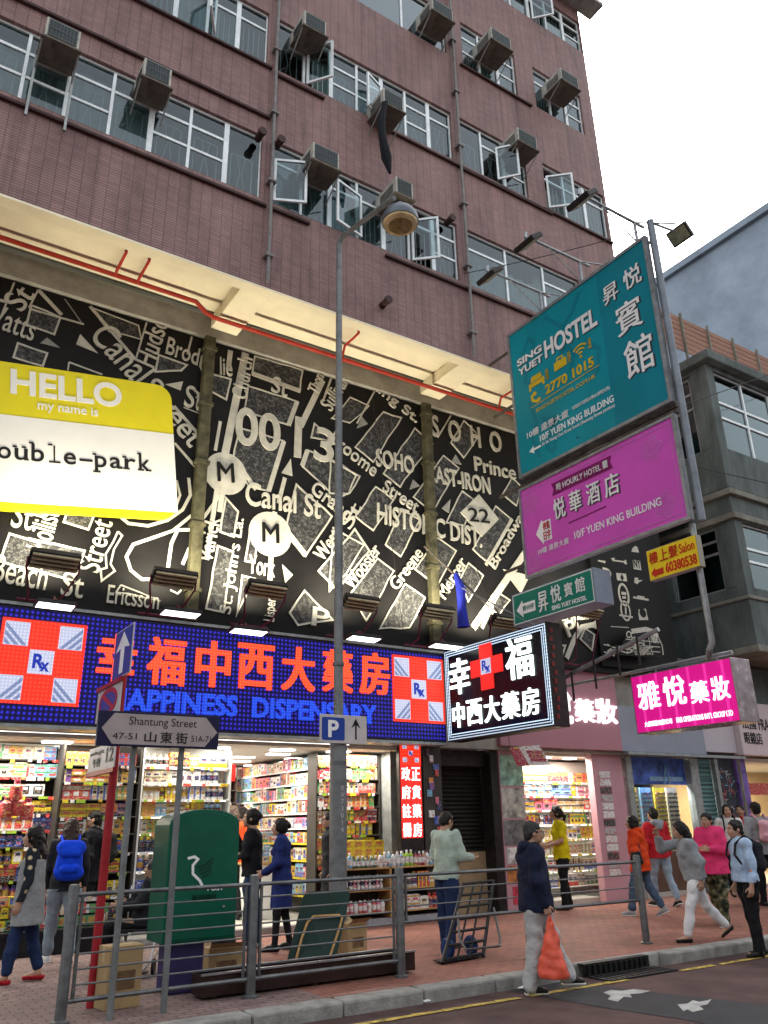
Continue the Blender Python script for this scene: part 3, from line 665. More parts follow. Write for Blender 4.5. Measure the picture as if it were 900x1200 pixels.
# right
tx(zE, 'King St.', (150,15), (375,195), .36); tx(zE, 'S  O  H  O', (455,245), (775,325), .60, .04); tx(zE, 'SOHO', (198,382), (372,420), .46, .035); tx(zE, 'CAST-IRON', (430,450), (722,512), .46, .035)
tx(zE, 'HISTORIC DIST.', (200,642), (682,758), .50, .035); tx(zE, 'Prince', (650,402), (838,445), .40, .02); tx(zE, 'Street', (222,492), (378,598), .34)
tx(zE, 'Wooster', (90,950), (222,770), .30); tx(zE, 'Greene', (295,955), (415,785), .30); tx(zE, 'Mercer', (515,995), (615,825), .30); tx(zE, 'Broadway', (755,865), (900,600), .34, .02)
P = [zE(*p)-Y_*.001 for p in ((665,508),(757,622),(680,702),(583,590))]; art.prism(P, -Y_, .040); tx(zE, '22', (622,635), (715,645), .36, .015, mm, .030)
for q in ([(230,130),(312,157),(185,357),(103,290)],[(375,205),(457,275),(305,470),(230,410)],[(505,330),(577,387),(455,587),(368,520)],[(195,470),(277,532),(185,672),(103,610)],[(315,575),(397,622),(310,792),(240,735)],[(480,705),(562,767),(475,927),(375,850)],[(590,490),(640,530),(600,650),(518,635)],[(745,560),(812,617),(715,822),(640,760)],[(620,820),(687,880),(620,1000),(580,900)],[(330,915),(422,980),(350,1120),(213,1120)],[(205,800),(277,857),(150,1087),(80,960)],[(-10,350),(122,425),(75,500),(-20,540)],[(820,430),(860,470),(840,560),(776,505)],[(0,660),(140,740),(60,870),(-20,950)],[(750,950),(810,990),(760,1060),(700,1050)],[(540,270),(600,340),(668,240),(600,170)]): blk(zE, q, .045)
ln(zE, [(540,145),(480,245)], .05); ln(zE, [(190,35),(110,180)], .05); ln(zE, [(820,620),(700,830)], .13); ln(zE, [(890,760),(640,1120)], .26); ln(zE, [(760,950),(680,1120)], .14); fillp(zE, [(780,850),(900,880),(860,960)])
for t in ([(108,205),(130,150),(158,185)],[(350,485),(365,440),(397,470)],[(498,570),(537,530),(530,592)],[(540,360),(560,325),(587,370)]): fillp(zE, t, gry)
tx(zG, 'Parkland', (60,540), (335,520), .36, .03); tx(zG, 'Pl', (155,650), (240,615), .40, .03); ln(zG, [(140,790),(200,640),(250,570),(320,555),(400,590)], .20); ln(zG, [(320,555),(470,440)], .12); blk(zG, [(270,580),(335,625),(315,730),(235,650)]); ln(zG, [(60,700),(130,700),(110,770)], .07)
art.build('map_lines', M_line, mural); spk.build('map_blocks', M_speck, mural); gry.build('grey_marks', M_greyline, mural); let.build('lettering', M_line, mural); mm.build('dark_lettering', M_black, mural)
# vertical steel battens in front of it
M_batten = mat('mossy steel batten', (0.075,0.070,0.040), 0.7, var=0.6, vs=5)
for pa, lab in (((246,400),'mossy vertical steel batten over the map hoarding left of the street lamp'),((499,470),'mossy vertical steel batten over the map hoarding right of the street lamp')):
    c = on_y(*pa, 12.95); bt = root('steel_batten', lab, 'batten', (c.x,12.9,4.9), group='steel battens in front of the map hoarding')
    MB().box(c.x-.10, c.x+.10, 12.88, 13.04, 4.9, 10.5).build('batten', M_batten, bt, bevel=.01)
    k = MB(); 
    for zz in (5.4,6.6,7.8,9.0,10.2): k.box(c.x-.13,c.x+.13,12.86,13.05,zz,zz+.07)
    k.build('clip', M_batten, bt)
# name-tag sign panel
M_tagy = mat('yellow sticker panel', (0.72,0.62,0.010), 0.45, var=0.06, vs=1.5)
M_tagw = mat('white sticker panel', (0.80,0.79,0.74), 0.5, var=0.05, vs=1.5)
M_ink = mat('black ink', (0.012,0.012,0.012), 0.6, var=0.3)
nt_ = root('name_tag_sign', 'huge yellow and white name sticker sign reading HELLO my name is double-park', 'sign', (1,12.9,7))
SY = 12.86
d_ = pray(1840,707); d_.y = 0; TU = d_.normalized(); TV = Vector((-TU.z,0,TU.x))
O_ = on_y(203,530,SY)
def st(px, py): p = on_y(px, py, SY)-O_; return p.dot(TU), p.dot(TV)
def SP(a, b, d=0.0): return O_+TU*a+TV*b-Y_*d
sx1 = (st(203,465)[0]+st(206,600)[0])/2; sz1 = st(100,438)[1]; sz0 = st(100,602)[1]; sx0 = sx1-5.2
def srect(x0, x1, z0, z1, r, n=6):
    P = []
    for cx, cz, a0 in ((x1-r,z0+r,-90),(x1-r,z1-r,0),(x0+r,z1-r,90),(x0+r,z0+r,180)):
        for i in range(n+1): a = R(a0+90*i/n); P.append(SP(cx+r*math.cos(a), cz+r*math.sin(a)))
    return P
MB().prism(srect(sx0,sx1,sz0,sz1,.28), Y_, .12).build('panel', M_tagy, nt_)
za = st(100,497)[1]; zc_ = st(100,594)[1]
MB().prism([SP(sx0,zc_,.001),SP(sx1,zc_,.001),SP(sx1,za,.001),SP(sx0,za,.001)], -Y_, .005).build('white_field', M_tagw, nt_)
b = MB(); a0, b0 = st(12,462); a1, b1 = st(143,478); text_on(b, 'HELLO', SP(a0,(b0+b1)/2,.001), TU, TV, -Y_, a1-a0, .46, .008, .03)
a0, b0 = st(44,478); a1, b1 = st(115,488); text_on(b, 'my name is', SP(a0,(b0+b1)/2-.06,.001), TU, TV, -Y_, a1-a0, .20, .008, .012)
b.build('heading_lettering', M_tagw, nt_)
b = MB(); a0, b0 = st(0,538); a1, b1 = st(178,552); pitch = (a1-a0)/9.75; xs0 = a0-pitch*1.15; zb2 = (b0+b1)/2
for i, ch in enumerate('double-park'):
    xa = xs0+i*pitch; vs_, _ = glyphs(ch); top = max(c for a, c in vs_); bot = min(c for a, c in vs_)
    wdt = pitch*.78 if ch not in 'l-' else (pitch*.10 if ch == 'l' else pitch*.85); hh = .44; xo = xa if ch != 'l' else xa+pitch*.36
    text_on(b, ch, SP(xo,zb2+bot*hh,.007), TU, TV, -Y_, wdt, (top-bot)*hh, .007, .012)
    def serif(xm, zz, wd_=.30, k=[0]): k[0] += 1; b.prism([SP(xm-pitch*wd_,zz,.007),SP(xm+pitch*wd_,zz,.007),SP(xm+pitch*wd_,zz+.028,.007),SP(xm-pitch*wd_,zz+.028,.007)], -Y_, .0075+.0003*(k[0] % 7))
    if ch == 'l': serif(xo+.02, zb2, .36); serif(xo-.05, zb2+.30, .14)
    if ch in 'kr': serif(xo+pitch*.12, zb2, .22)
    if ch == 'k': serif(xo+pitch*.65, zb2, .2); serif(xo+pitch*.04, zb2+.30, .14)
    if ch == 'p': serif(xo+pitch*.12, zb2+bot*hh, .24); serif(xo-pitch*.02, zb2+.21, .12)
    if ch in 'bd': serif(xo+(0 if ch == 'b' else pitch*.6), zb2+.30, .14)
    if ch in 'ua': serif(xo+pitch*.72, zb2, .13)
    if ch == 'u': serif(xo, zb2+.21, .13); serif(xo+pitch*.55, zb2+.21, .13)
    if ch == 'r': serif(xo, zb2+.21, .13)
b.build('typed_lettering', M_ink, nt_)
def rrect(x0, x1, z0, z1, r, y, n=6):
    P = []
    for cx, cz, a0 in ((x1-r,z0+r,-90),(x1-r,z1-r,0),(x0+r,z1-r,90),(x0+r,z0+r,180)):
        for i in range(n+1): a = R(a0+90*i/n); P.append((cx+r*math.cos(a), y, cz+r*math.sin(a)))
    return P
# black banner with rows of white brand marks, and line-drawn cap
BY = 12.98
bn = root('logo_banner', 'tall black banner with columns of small white emblems beside the grey tenement', 'banner', (15.8,BY,7.5))
bl = on_y(690,640,BY); br2 = on_y(768,700,BY)
MB().box(bl.x, br2.x, BY+.002, BY+.05, 5.0, 9.6).build('panel', M_black, bn)
lg = MB()
def lz(x, y): return on_y(640+x/6., 640+y/6., BY)
def poly(pts): lg.prism([lz(*p) for p in pts], -Y_, .006)
def bar(x0,y0,x1,y1,h=14): poly([(x0,y0-h/2),(x1,y1-h/2),(x1,y1+h/2),(x0,y0+h/2)][::-1])
poly([(365,97),(418,105),(412,122),(400,115),(365,107)][::-1]); poly([(455,85),(480,82),(480,97),(545,105),(560,95),(568,128),(555,128),(545,115),(470,105)][::-1])
poly([(605,15),(625,0),(640,5),(652,45),(600,40)][::-1]); poly([(608,95),(658,100),(668,170),(615,160)][::-1])
poly([(492,188),(560,195),(568,248),(500,240)][::-1]); poly([(622,220),(650,225),(640,238),(680,240),(650,255),(640,268),(618,255)][::-1])
text_on(lg, 'D', lz(405,220), X_, Z_, -Y_, .28, .26, .006, .05); 
c = lz(545,342); lg.strip([c+Vector((.17*math.cos(a),0,.27*math.sin(a))) for a in [i*math.pi/9 for i in range(18)]], .06, -Y_, .006, True); bar(530,330,562,335,20); bar(535,360,560,362,16)
bar(612,360,720,378,14); bar(640,358,690,366,22); c = lz(558,455); lg.strip([c+Vector((.16*math.cos(a),0,.24*math.sin(a))) for a in [i*math.pi/8 for i in range(16)]], .045, -Y_, .006, True); lg.strip([lz(558,430),lz(560,480)], .05, -Y_, .006); bar(515,485,608,500,12)
poly([(650,445),(700,440),(708,480),(718,520),(655,520),(648,480)][::-1]); bar(455,565,580,573,6); bar(425,285,438,360,60)
lg.build('emblem', M_line, bn)
dk = MB(); text_on(dk, 'NY', lz(617,150)-Y_*.007, X_, Z_, -Y_, .26, .25, .004, .02); c = lz(678,470)-Y_*.007; dk.prism([c+Vector((.12*math.cos(a),0,.12*math.sin(a))) for a in [i*math.pi/8 for i in range(16)]][::-1], -Y_, .004); dk.prism([p-Y_*.007 for p in (lz(530,195),lz(545,225),lz(535,245),lz(520,220))][::-1], -Y_, .004); dk.build('emblem_dark_detail', M_black, bn)
cap = root('line_drawn_cap', 'black cut-out panel with a white line drawing of a cap under the emblem banner', 'sign', (16,12.7,5.3))
CY = 12.72
def cz(x, y): return on_y(640+x/6., 640+y/6., CY)
out = [(560,620),(590,590),(640,592),(700,578),(740,585),(785,630),(815,700),(825,770),(760,780),(640,775),(520,765),(400,745),(470,715),(540,690)]
MB().prism([cz(*p) for p in out][::-1], Y_, .05).build('panel', M_black, cap)
k = MB()
def cl(pts, wd=.03): k.strip([cz(*p)-Y_*.002 for p in pts], wd, -Y_, .005)
cl([(600,600),(700,585),(750,600),(785,635)], .12); cl([(785,635),(815,700),(822,765)], .03)
for i in range(26): 
    a = (rnd.uniform(400,700), rnd.uniform(690,765)); cl([a,(a[0]+rnd.uniform(15,60),a[1]+rnd.uniform(-25,20)),(a[0]+rnd.uniform(20,90),a[1]+rnd.uniform(-10,15))], .025)
for x in (600,640,680,720): cl([(x,640),(x+10,700),(x+30,765)], .025)
for (cx, cy) in ((580,622),(612,625)): cl([(cx+16*math.cos(t),cy+22*math.sin(t)) for t in [i*.7 for i in range(10)]], .03)
for y in (655,690,725): cl([(560,y),(640,y+8),(800,y+20)], .02)
text_on(k, 'NBA', cz(740,678), X_, Z_, -Y_, .26, .24, .006, .03)
k.build('line_drawing', M_line, cap)

# ------------------------------------------------------------------ floodlights and sign lamps
M_dark = mat('dark painted steel', (0.030,0.026,0.026), 0.5, metal=.4, var=.4, vs=8)
M_maroon = mat('maroon painted bracket', (0.10,0.015,0.035), 0.5, var=.3, vs=8)
M_fin = mat('aluminium fin with beige glow', (0.42,0.38,0.25), 0.4, metal=.5, var=.3, vs=9)  # beige glow off the hoarding is painted into the fin colour
M_lens = emit('floodlight lens', (1.0,0.86,0.55), 3.0)
flab = ['black finned floodlight below the word Beach, leftmost in the row under the street map','black finned floodlight just left of the left steel batten','black finned floodlight between the left batten and the street lamp','black finned floodlight immediately right of the street lamp post','black finned floodlight at the foot of the right steel batten','black finned floodlight behind the green hostel sign','black finned floodlight between the green hostel sign and the emblem banner']
for i, (px, py) in enumerate(((64,656),(204,677),(312,690),(422,706),(512,717),(592,728),(690,716))):
    c = on_y(px, py, 12.25); fl_ = root('floodlight', flab[i], 'floodlight', c, group='floodlights under the street map')
    dirn = Vector((0, .62, .80)).normalized(); v = Vector((0,-.80,.62)).normalized()      # shines up at the hoarding
    MB().obox(c, X_, v, dirn, .36, .15, .05).build('housing', M_dark, fl_, bevel=.012)
    k = MB()
    for j in range(4): k.obox(c-dirn*.075+v*(-.11+j*.073), X_, v, dirn, .33, .014, .024)
    k.build('cooling_fins', M_fin, fl_)
    MB().obox(c+dirn*.053, X_, v, dirn, .32, .12, .002).build('lens', M_lens, fl_)
    k = MB(); base = Vector((c.x, 12.9, 4.92))
    for s_ in (-1,1): k.tube([c+X_*s_*.37, c+X_*s_*.37-v*.12-dirn*.1, Vector((c.x+s_*.25,12.55,4.97)), base+X_*s_*.2], .016, 6)
    k.tube([base-X_*.35, base+X_*.35], .02, 6); k.build('bracket', M_maroon, fl_)
    ld = bpy.data.lights.new('floodlight_lamp', 'AREA'); ld.shape = 'RECTANGLE'; ld.size = .62; ld.size_y = .24; ld.energy = FLOOD; ld.color = (1.0,.90,.66); ld.spread = R(150)
    lo = bpy.data.objects.new('floodlight_lamp', ld); COL.objects.link(lo); lo.parent = fl_; lo.location = dirn*.07
    lo.rotation_euler = (-dirn).to_track_quat('Z','Y').to_euler()
M_panel = emit('white lamp panel', (0.97,0.97,1.0), 3.5)
plab = ['glowing white sign lamp over the left checkered cross','glowing white sign lamp over the first red characters','glowing white sign lamp over the middle of the dispensary sign','glowing white sign lamp just right of the street lamp post','glowing white sign lamp over the right checkered cross']
for i, (pl, pr, py) in enumerate(((40,88,713),(188,234,722),(270,312,743),(408,444,751),(505,541,760))):
    a = on_y(pl,py,12.35); b_ = on_y(pr,py,12.35); t = root('sign_lamp', plab[i], 'lamp', (a+b_)/2, group='white lamps above the dispensary sign')
    zc = (a.z+b_.z)/2+.06; u = X_; n = Vector((0,-.10,-1)).normalized(); v = n.cross(u); cc = Vector(((a.x+b_.x)/2,12.35,zc)); hw = (b_.x-a.x)/2
    MB().obox(cc, u, v, n, hw, .14, .03).build('housing', M_dark, t, bevel=.01); MB().obox(cc+n*.033, u, v, n, hw-.03, .12, .002).build('diffuser', M_panel, t)
    k = MB(); k.tube([cc-n*.03, Vector((cc.x,12.5,zc+.15)), Vector((cc.x,12.95,zc+.05))], .018, 6); k.build('arm', M_maroon, t)

# ------------------------------------------------------------------ dispensary LED sign
M_ledblue = emit('blue led field', (0.035,0.03,0.70), .8, dots=(.075,.035), base=(0.010,0.008,0.06))
M_ledred = emit('red led cell', (1.0,0.035,0.012), 1.9, dots=(.06,.35), base=(.3,.02,.02))
M_ledorange = emit('orange led stroke', (1.0,0.065,0.022), 2.2, dots=(.05,.40), base=(.3,.05,.02))
M_ledblue2 = emit('bright blue led letter', (0.02,0.10,1.0), 1.15, dots=(.05,.4), base=(.02,.03,.25))
M_ledwhite = emit('white led cell', (0.72,0.78,1.0), 0.75, dots=(.05,.6), base=(.3,.3,.4))
M_ledgrey = emit('pale blue led stripe', (0.22,0.34,0.62), 0.6, dots=(.05,.6), base=(.2,.2,.3))
led = root('dispensary_sign', 'long blue LED shop sign with red Chinese characters and two checkered crosses', 'sign', (5,13,4))
LY = 12.95; lz0, lz1 = 3.10, 4.83; lx1 = on_y(520,800,LY).x
MB().box(-4, lx1, LY+.002, 13.3, lz0, lz1).build('cabinet', M_dark, led); MB().box(-4, lx1, LY-.004, LY-.001, lz0+.03, lz1-.03).build('led_field', M_ledblue, led)
MB().box(-4, lx1+.02, LY-.03, 13.32, lz0-.05, lz0-.003).box(-4, lx1+.02, LY-.03, 13.32, lz1+.003, lz1+.05).build('edge_trim', M_dkalu, led)
def cross(x0, x1, z0, z1, y, parent, n=-Y_, u=X_, O=None):
    """3 x 3 checkered pharmacy mark"""
    O = O or Vector((0,0,0)); a = MB(); wq = MB(); sq = MB(); tq = MB(); c = (x1-x0)/3; h = (z1-z0)/3
    def P(s_, t_, d): return O + u*s_ + Z_*t_ + n*d
    def cell(b, s0, s1, t0, t1, d): b.add([P(s0,t0,d),P(s1,t0,d),P(s1,t1,d),P(s0,t1,d)], [(0,1,2,3)])
    cell(a, x0-.03, x1+.03, z0-.03, z1+.03, .010)
    for i in range(3):
        for j in range(3):
            if (i+j) % 2 == 0:
                cell(wq, x0+i*c+.02, x0+i*c+c-.02, z0+j*h+.02, z0+j*h+h-.02, .014)
                if not (i == 1 and j == 1):
                    for q in range(3):
                        f0 = .02+q*.34; s0, t0 = x0+i*c+.03, z0+j*h+.03; W_ = c-.06; H_ = h-.06
                        fl_ = (i+j) % 4 == 0
                        A_, B_ = (f0, min(1, f0+.2))
                        pts = [(A_,0),(B_,0),(1,1-B_),(1,1-A_)] if fl_ else [(1-A_,0),(1-B_,0),(0,1-B_),(0,1-A_)]
                        sq.add([P(s0+W_*p, t0+H_*r_, .018) for p, r_ in pts], [(0,1,2,3)])
    text_on(tq, 'R', P(x0+c*1.2, z0+h*1.25, .014), u, Z_, n, c*.42, h*.55, .012, .03)
    text_on(tq, 'x', P(x0+c*1.48, z0+h*1.16, .014), u, Z_, n, c*.34, h*.34, .012, .03)
    a.build('cross_red', M_ledred, parent); wq.build('cross_white', M_ledwhite, parent); sq.build('cross_stripes', M_ledgrey, parent); tq.build('cross_lettering', M_rx, parent)
M_rx = emit('navy led letter', (0.02,0.05,0.5), .5)
def lrect(a, b, y=LY): p, q = on_y(*a, y), on_y(*b, y); return p.x, q.x, q.z, p.z
x0, x1, z1, z0 = on_y(5,728,LY).x, on_y(100,735,LY).x, on_y(50,730,LY).z, on_y(50,824,LY).z
cross(x0, x1, z0, z1, LY, led, O=Vector((0,LY-.004,0)))
x0, x1, z1, z0 = on_y(460,768,LY).x, on_y(517,775,LY).x, on_y(490,772,LY).z, on_y(490,845,LY).z
cross(x0, x1, z0, z1, LY, led, O=Vector((0,LY-.004,0)))
b = MB()
for ch, px, wpx in zip('幸福中西大藥房', (135,194,249,299,349,395,438), (46,44,40,42,38,34,34)):
    xa = on_y(px-wpx/2, 780, LY).x; xb = on_y(px+wpx/2, 780, LY).x; zt_, zb2 = on_y(px, 742+ (px-120)*.072, LY).z, on_y(px, 800+(px-120)*.045, LY).z
    text_on(b, ch, (xa,LY-.005,zb2), X_, Z_, -Y_, xb-xa, zt_-zb2, .035, .05)
b.build('red_characters', M_ledorange, led)
b = MB(); a0 = on_y(124,832,LY); a1 = on_y(441,847,LY); zt2 = on_y(200,810,LY).z; zb2 = on_y(200,836,LY).z
text_on(b, 'HAPPINESS  DISPENSARY', (a0.x,LY-.005,zb2), X_, Z_, -Y_, a1.x-a0.x, zt2-zb2, .03, .03); b.build('blue_lettering', M_ledblue2, led)

# ------------------------------------------------------------------ signboards standing out over the street
U_, N_ = -Y_, -X_           # seen from the street's left: right is -Y, outward is -X
M_steel = mat('galvanised steel', (0.30,0.32,0.34), 0.42, metal=.6, var=.3, vs=6)
M_frame = mat('rusty sign frame', (0.10,0.085,0.075), 0.6, metal=.3, var=.5, vs=7)
M_teal = mat('teal vinyl', (0.003,0.25,0.32), 0.45, var=.12, vs=.8, bump=.35, bs=1.4); M_teald = mat('deep teal vinyl', (0.003,0.195,0.26), 0.45, var=.12, vs=.8, bump=.35, bs=1.4)
M_pink = mat('orchid pink vinyl', (0.58,0.085,0.48), 0.45, var=.12, vs=.8, bump=.35, bs=1.4); M_pinkd = mat('dark magenta print', (0.19,0.010,0.11), .5, var=.1)
M_wht = mat('white vinyl lettering', (0.78,0.79,0.80), .45, var=.06); M_gold = mat('gold print', (0.62,0.42,0.02), .45, var=.1); M_pale = mat('pale pink print', (0.56,0.20,0.50), .5, var=.1)
M_shadow = mat('grey print edge', (0.05,0.05,0.06), .5)
class Board:
    """a board on plane x = X; coordinates (s, t) run 0..1 from its left edge / bottom edge"""
    def __init__(s, X, ya, yb, z0, z1): s.X, s.ya, s.yb, s.z0, s.z1 = X, ya, yb, z0, z1; s.w = ya-yb; s.h = z1-z0
    def P(s, a, b, d=0.0): return Vector((s.X-d, s.ya-a*s.w, s.z0+b*s.h))
    def px(s, x, y): p = on_x(x, y, s.X); return (s.ya-p.y)/s.w, (p.z-s.z0)/s.h
    def text(s, mb, body, a0, b0, a1, b1, d=.006, bold=.0, base=.004): text_on(mb, body, s.P(a0,b0,base), U_, Z_, N_, (a1-a0)*s.w, (b1-b0)*s.h, d, bold)
    def rect(s, mb, a0, b0, a1, b1, d=.006): mb.add([s.P(a0,b0,d),s.P(a1,b0,d),s.P(a1,b1,d),s.P(a0,b1,d)], [(0,1,2,3)])
    def poly(s, mb, pts, d=.008): mb.prism([s.P(a,b,.002) for a, b in pts], N_, d-.002)
    def line(s, mb, pts, wd, d=.008, closed=False): mb.strip([s.P(a,b,.003) for a, b in pts], wd, N_, d-.003, closed)
    def box(s, mb, dep, grow=0.0, x=0.0): mb.box(s.X+x, s.X+x+dep, s.yb-grow, s.ya+grow, s.z0-grow, s.z1+grow)
HX = 10.0
# teal hostel board
B = Board(HX, 10.42, 6.90, 7.80, 10.97)
hb = root('hostel_billboard', 'large teal billboard reading Sing Yuet HOSTEL with gold phone number', 'billboard', (HX,8.6,9.4))
q = MB(); B.box(q, .05, 0, .001); q.build('panel', M_teal, hb)
q = MB(); B.rect(q, .68, .006, .994, .994, .0025); q.build('dark_field', M_teald, hb)
fr = MB()
for a0, b0, a1, b1 in ((0,0,1,.0),(0,1,1,1)): fr.obox((B.P(a0,b0)+B.P(a1,b1))/2+X_*.03, U_, Z_, N_, B.w/2+.03, .03, .05)
for a0 in (0,1): fr.obox(B.P(a0,.5)+X_*.03, U_, Z_, N_, .03, B.h/2-.031, .05)
fr.build('frame', M_steel, hb)
wt = MB(); sh = MB(); gd = MB(); gh = MB()
for nm, a0, b0, a1, b1 in (('SING',.055,.735,.255,.785),('YUET',.058,.665,.255,.715),('HOSTEL',.275,.665,.655,.79)):
    B.text(sh, nm, a0+.006, b0-.006, a1+.006, b1-.006, .004, .03, .003); B.text(wt, nm, a0, b0, a1, b1, .010, .03, .004)
for ch, a0, b0, a1, b1 in (('昇',.71,.745,.81,.865),('悦',.845,.75,.955,.88),('賓',.765,.50,.925,.695),('館',.785,.225,.955,.45)):
    B.text(sh, ch, a0+.008, b0-.006, a1+.008, b1-.006, .004, .025, .003); B.text(wt, ch, a0, b0, a1, b1, .010, .022, .004)
B.text(gd, '2770 1015', .25, .43, .60, .495, .008, .03); B.text(gd, 'SINGYUETHOSTEL.COM.HK', .165, .355, .60, .38, .006, .0)
B.line(gd, [(.13,.405),(.63,.418)], .012)
# bed, suitcase and wifi symbols
B.poly(gd, [(.13,.515),(.145,.515),(.145,.535),(.235,.535),(.235,.515),(.25,.515),(.25,.565),(.13,.565)]); B.poly(gd, [(.145,.57),(.235,.57),(.225,.605),(.155,.605)])
B.poly(gd, [(.33,.545),(.42,.545),(.42,.60),(.33,.60)]); B.line(gd, [(.355,.60),(.355,.62),(.395,.62),(.395,.60)], .03)
for rr in (.018,.04,.062):
    B.line(gd, [(.52+rr*math.sin(R(a)), .545+rr*1.1*math.cos(R(a))) for a in range(-45,46,15)], .035)
B.poly(gd, [(.512,.53),(.528,.53),(.528,.545),(.512,.545)])
B.text(gd, '住宿', .262, .525, .285, .60, .005, .01); B.text(gd, '行李', .43, .545, .452, .62, .005, .01); B.text(gd, '上網', .575, .55, .597, .62, .005, .01)
B.line(gd, [(.165,.49),(.145,.475),(.15,.445),(.185,.425),(.205,.43)], .06); B.poly(gd, [(.158,.47),(.185,.475),(.178,.495),(.16,.50)]); B.poly(gd, [(.185,.42),(.21,.425),(.205,.445),(.185,.445)])
B.text(wt, '10樓 遠景大廈', .075, .215, .40, .265, .007, .02); B.text(wt, '旺角西洋菜街26號(山東街交界)', .425, .235, .675, .262, .006, .0)
B.text(wt, '10/F YUEN KING BUILDING', .175, .155, .69, .198, .007, .015); B.text(wt, '26 Sai Yeung Choi Street South (Shantung Street junction)', .185, .118, .69, .145, .005, .0)
B.poly(wt, [(.085,.13),(.125,.155),(.118,.137),(.175,.137),(.175,.123),(.118,.123),(.125,.105)])
for pts in ([(.10,.80),(.16,.88),(.20,.83),(.14,.72),(.10,.60),(.18,.56)],[(.20,.30),(.28,.25),(.30,.15),(.26,.05),(.22,.10),(.30,.28)],[(.30,.95),(.42,.80),(.50,.86),(.56,.96)],[(.34,.60),(.42,.66),(.48,.60),(.44,.50)],[(.56,.62),(.64,.52),(.62,.40),(.56,.36)],[(.12,.45),(.16,.30),(.12,.20),(.16,.06)]): B.line(gh, pts, .09, .0035)
wt.build('white_lettering', M_wht, hb); sh.build('lettering_edge', M_shadow, hb); gd.build('gold_lettering', M_gold, hb); gh.build('script_watermark', M_teald, hb)
q = MB()
for i in range(6): q.box(HX+.16, HX+.22, B.ya-.2-i*.62, B.ya-.26-i*.62, 5.85, B.z1)
for zz in (5.9,7.62,7.72,9.4,10.9): q.box(HX+.10, HX+.155, B.yb, B.ya, zz, zz+.06)
for zz in (6.1,7.66,9.45,10.7): q.box(HX+.11, HX+.15, B.ya, YB-.003, zz, zz+.05)
q.build('rear_frame', M_frame, hb)
MB().tube([(HX+.11,B.yb-.10,5.75),(HX+.11,B.yb-.10,11.3)], .062, 14).build('mast', mat('dull mast steel', (.17,.19,.22), .45, metal=.4, var=.3), hb, smooth=True)
# lamps on arms over the billboard
for px, py, lab in ((574,323,'grey floodlight on an arm at the left end of the teal billboard'),(619,284,'grey floodlight on an arm over the middle of the teal billboard'),(682,234,'grey floodlight on the highest arm over the teal billboard')):
    c = on_x(px, py, 8.75); t = root('billboard_lamp', lab, 'floodlight', c, group='floodlights over the teal billboard')
    n = Vector((.62,0,-.78)).normalized(); v = n.cross(U_)
    MB().obox(c, U_, v, n, .24, .17, .05).build('housing', M_dark, t, bevel=.02); MB().obox(c+n*.053, U_, v, n, .20, .13, .002).build('lens', M_fin, t)
    k = MB(); foot_ = Vector((HX+.06, c.y, B.z1)); up_ = Vector((HX+.06, c.y, c.z+.12))
    k.tube([c-n*.06, c-n*.06+Z_*.06, up_, up_+X_*.25], .028, 8); k.tube([foot_, up_], .028, 8); k.tube([foot_.lerp(up_,.1), c.lerp(up_,.35)+Z_*.08], .014, 6); k.tube([up_, foot_+Vector((.12,-.7,0))], .014, 6); k.tube([c-n*.09, c-n*.06+Z_*.16], .03, 7)
    k.build('arm', M_steel, t)
c = B.P(1.03,1)+Vector((.75,-.1,.25)); t = root('billboard_lamp', 'grey floodlight behind the top right corner of the teal billboard', 'floodlight', c)
n = Vector((-.75,0,-.66)).normalized(); v = n.cross(U_); MB().obox(c, U_, v, n, .2, .15, .045).build('housing', M_dark, t, bevel=.015); MB().obox(c+n*.048, U_, v, n, .17, .12, .002).build('lens', M_fin, t); MB().tube([c-n*.05, Vector((HX+.11,B.yb-.12,11.25))], .022, 7).build('arm', M_steel, t)
# orchid hotel board
B = Board(HX, 10.48, 6.92, 5.82, 7.54)
pb_ = root('hourly_hotel_board', 'orchid pink signboard advertising an HOURLY HOTEL under the teal billboard', 'sign', (HX,8.7,6.7))
q = MB(); B.box(q, .05, 0, .001); q.build('panel', M_pink, pb_)
fr = MB(); 
for b0 in (0,1): fr.obox(B.P(.5,b0)+X_*.03, U_, Z_, N_, B.w/2+.025, .025, .05)
for a0 in (0,1): fr.obox(B.P(a0,.5)+X_*.03, U_, Z_, N_, .025, B.h/2-.026, .05)
fr.build('frame', M_steel, pb_)
wt = MB(); sh = MB(); dk = MB(); pl = MB()
B.poly(dk, [(.235,.765),(.64,.765),(.625,.835),(.64,.90),(.235,.90),(.25,.835)]); B.text(wt, '時 HOURLY HOTEL 蘭', .265, .79, .62, .875, .008, .015, .009)
for ch, a0, a1 in zip('悦華酒店', (.235,.345,.46,.575), (.315,.425,.545,.665)):
    B.text(sh, ch, a0+.008, .475, a1+.008, .705, .004, .025, .003); B.text(wt, ch, a0, .485, a1, .715, .010, .022, .004)
B.line(dk, [(.325,.40),(.44,.405),(.445,.395),(.455,.405),(.57,.41)], .018); B.text(wt, '10樓 遠景大廈', .10, .19, .315, .255, .006, .0); B.text(wt, '10/F YUEN KING BUILDING', .355, .205, .875, .285, .006, .01)
B.poly(wt, [(.095,.42),(.145,.56),(.145,.53),(.205,.53),(.205,.31),(.145,.31),(.145,.28)]); rd = MB(); B.text(rd, '夜租', .15, .43, .20, .52, .006, .02, .009); B.text(rd, '日字', .15, .32, .20, .42, .006, .02, .009)
B.line(pl, [(.025,.06),(.975,.06),(.975,.94),(.025,.94)], .010, .006, True)
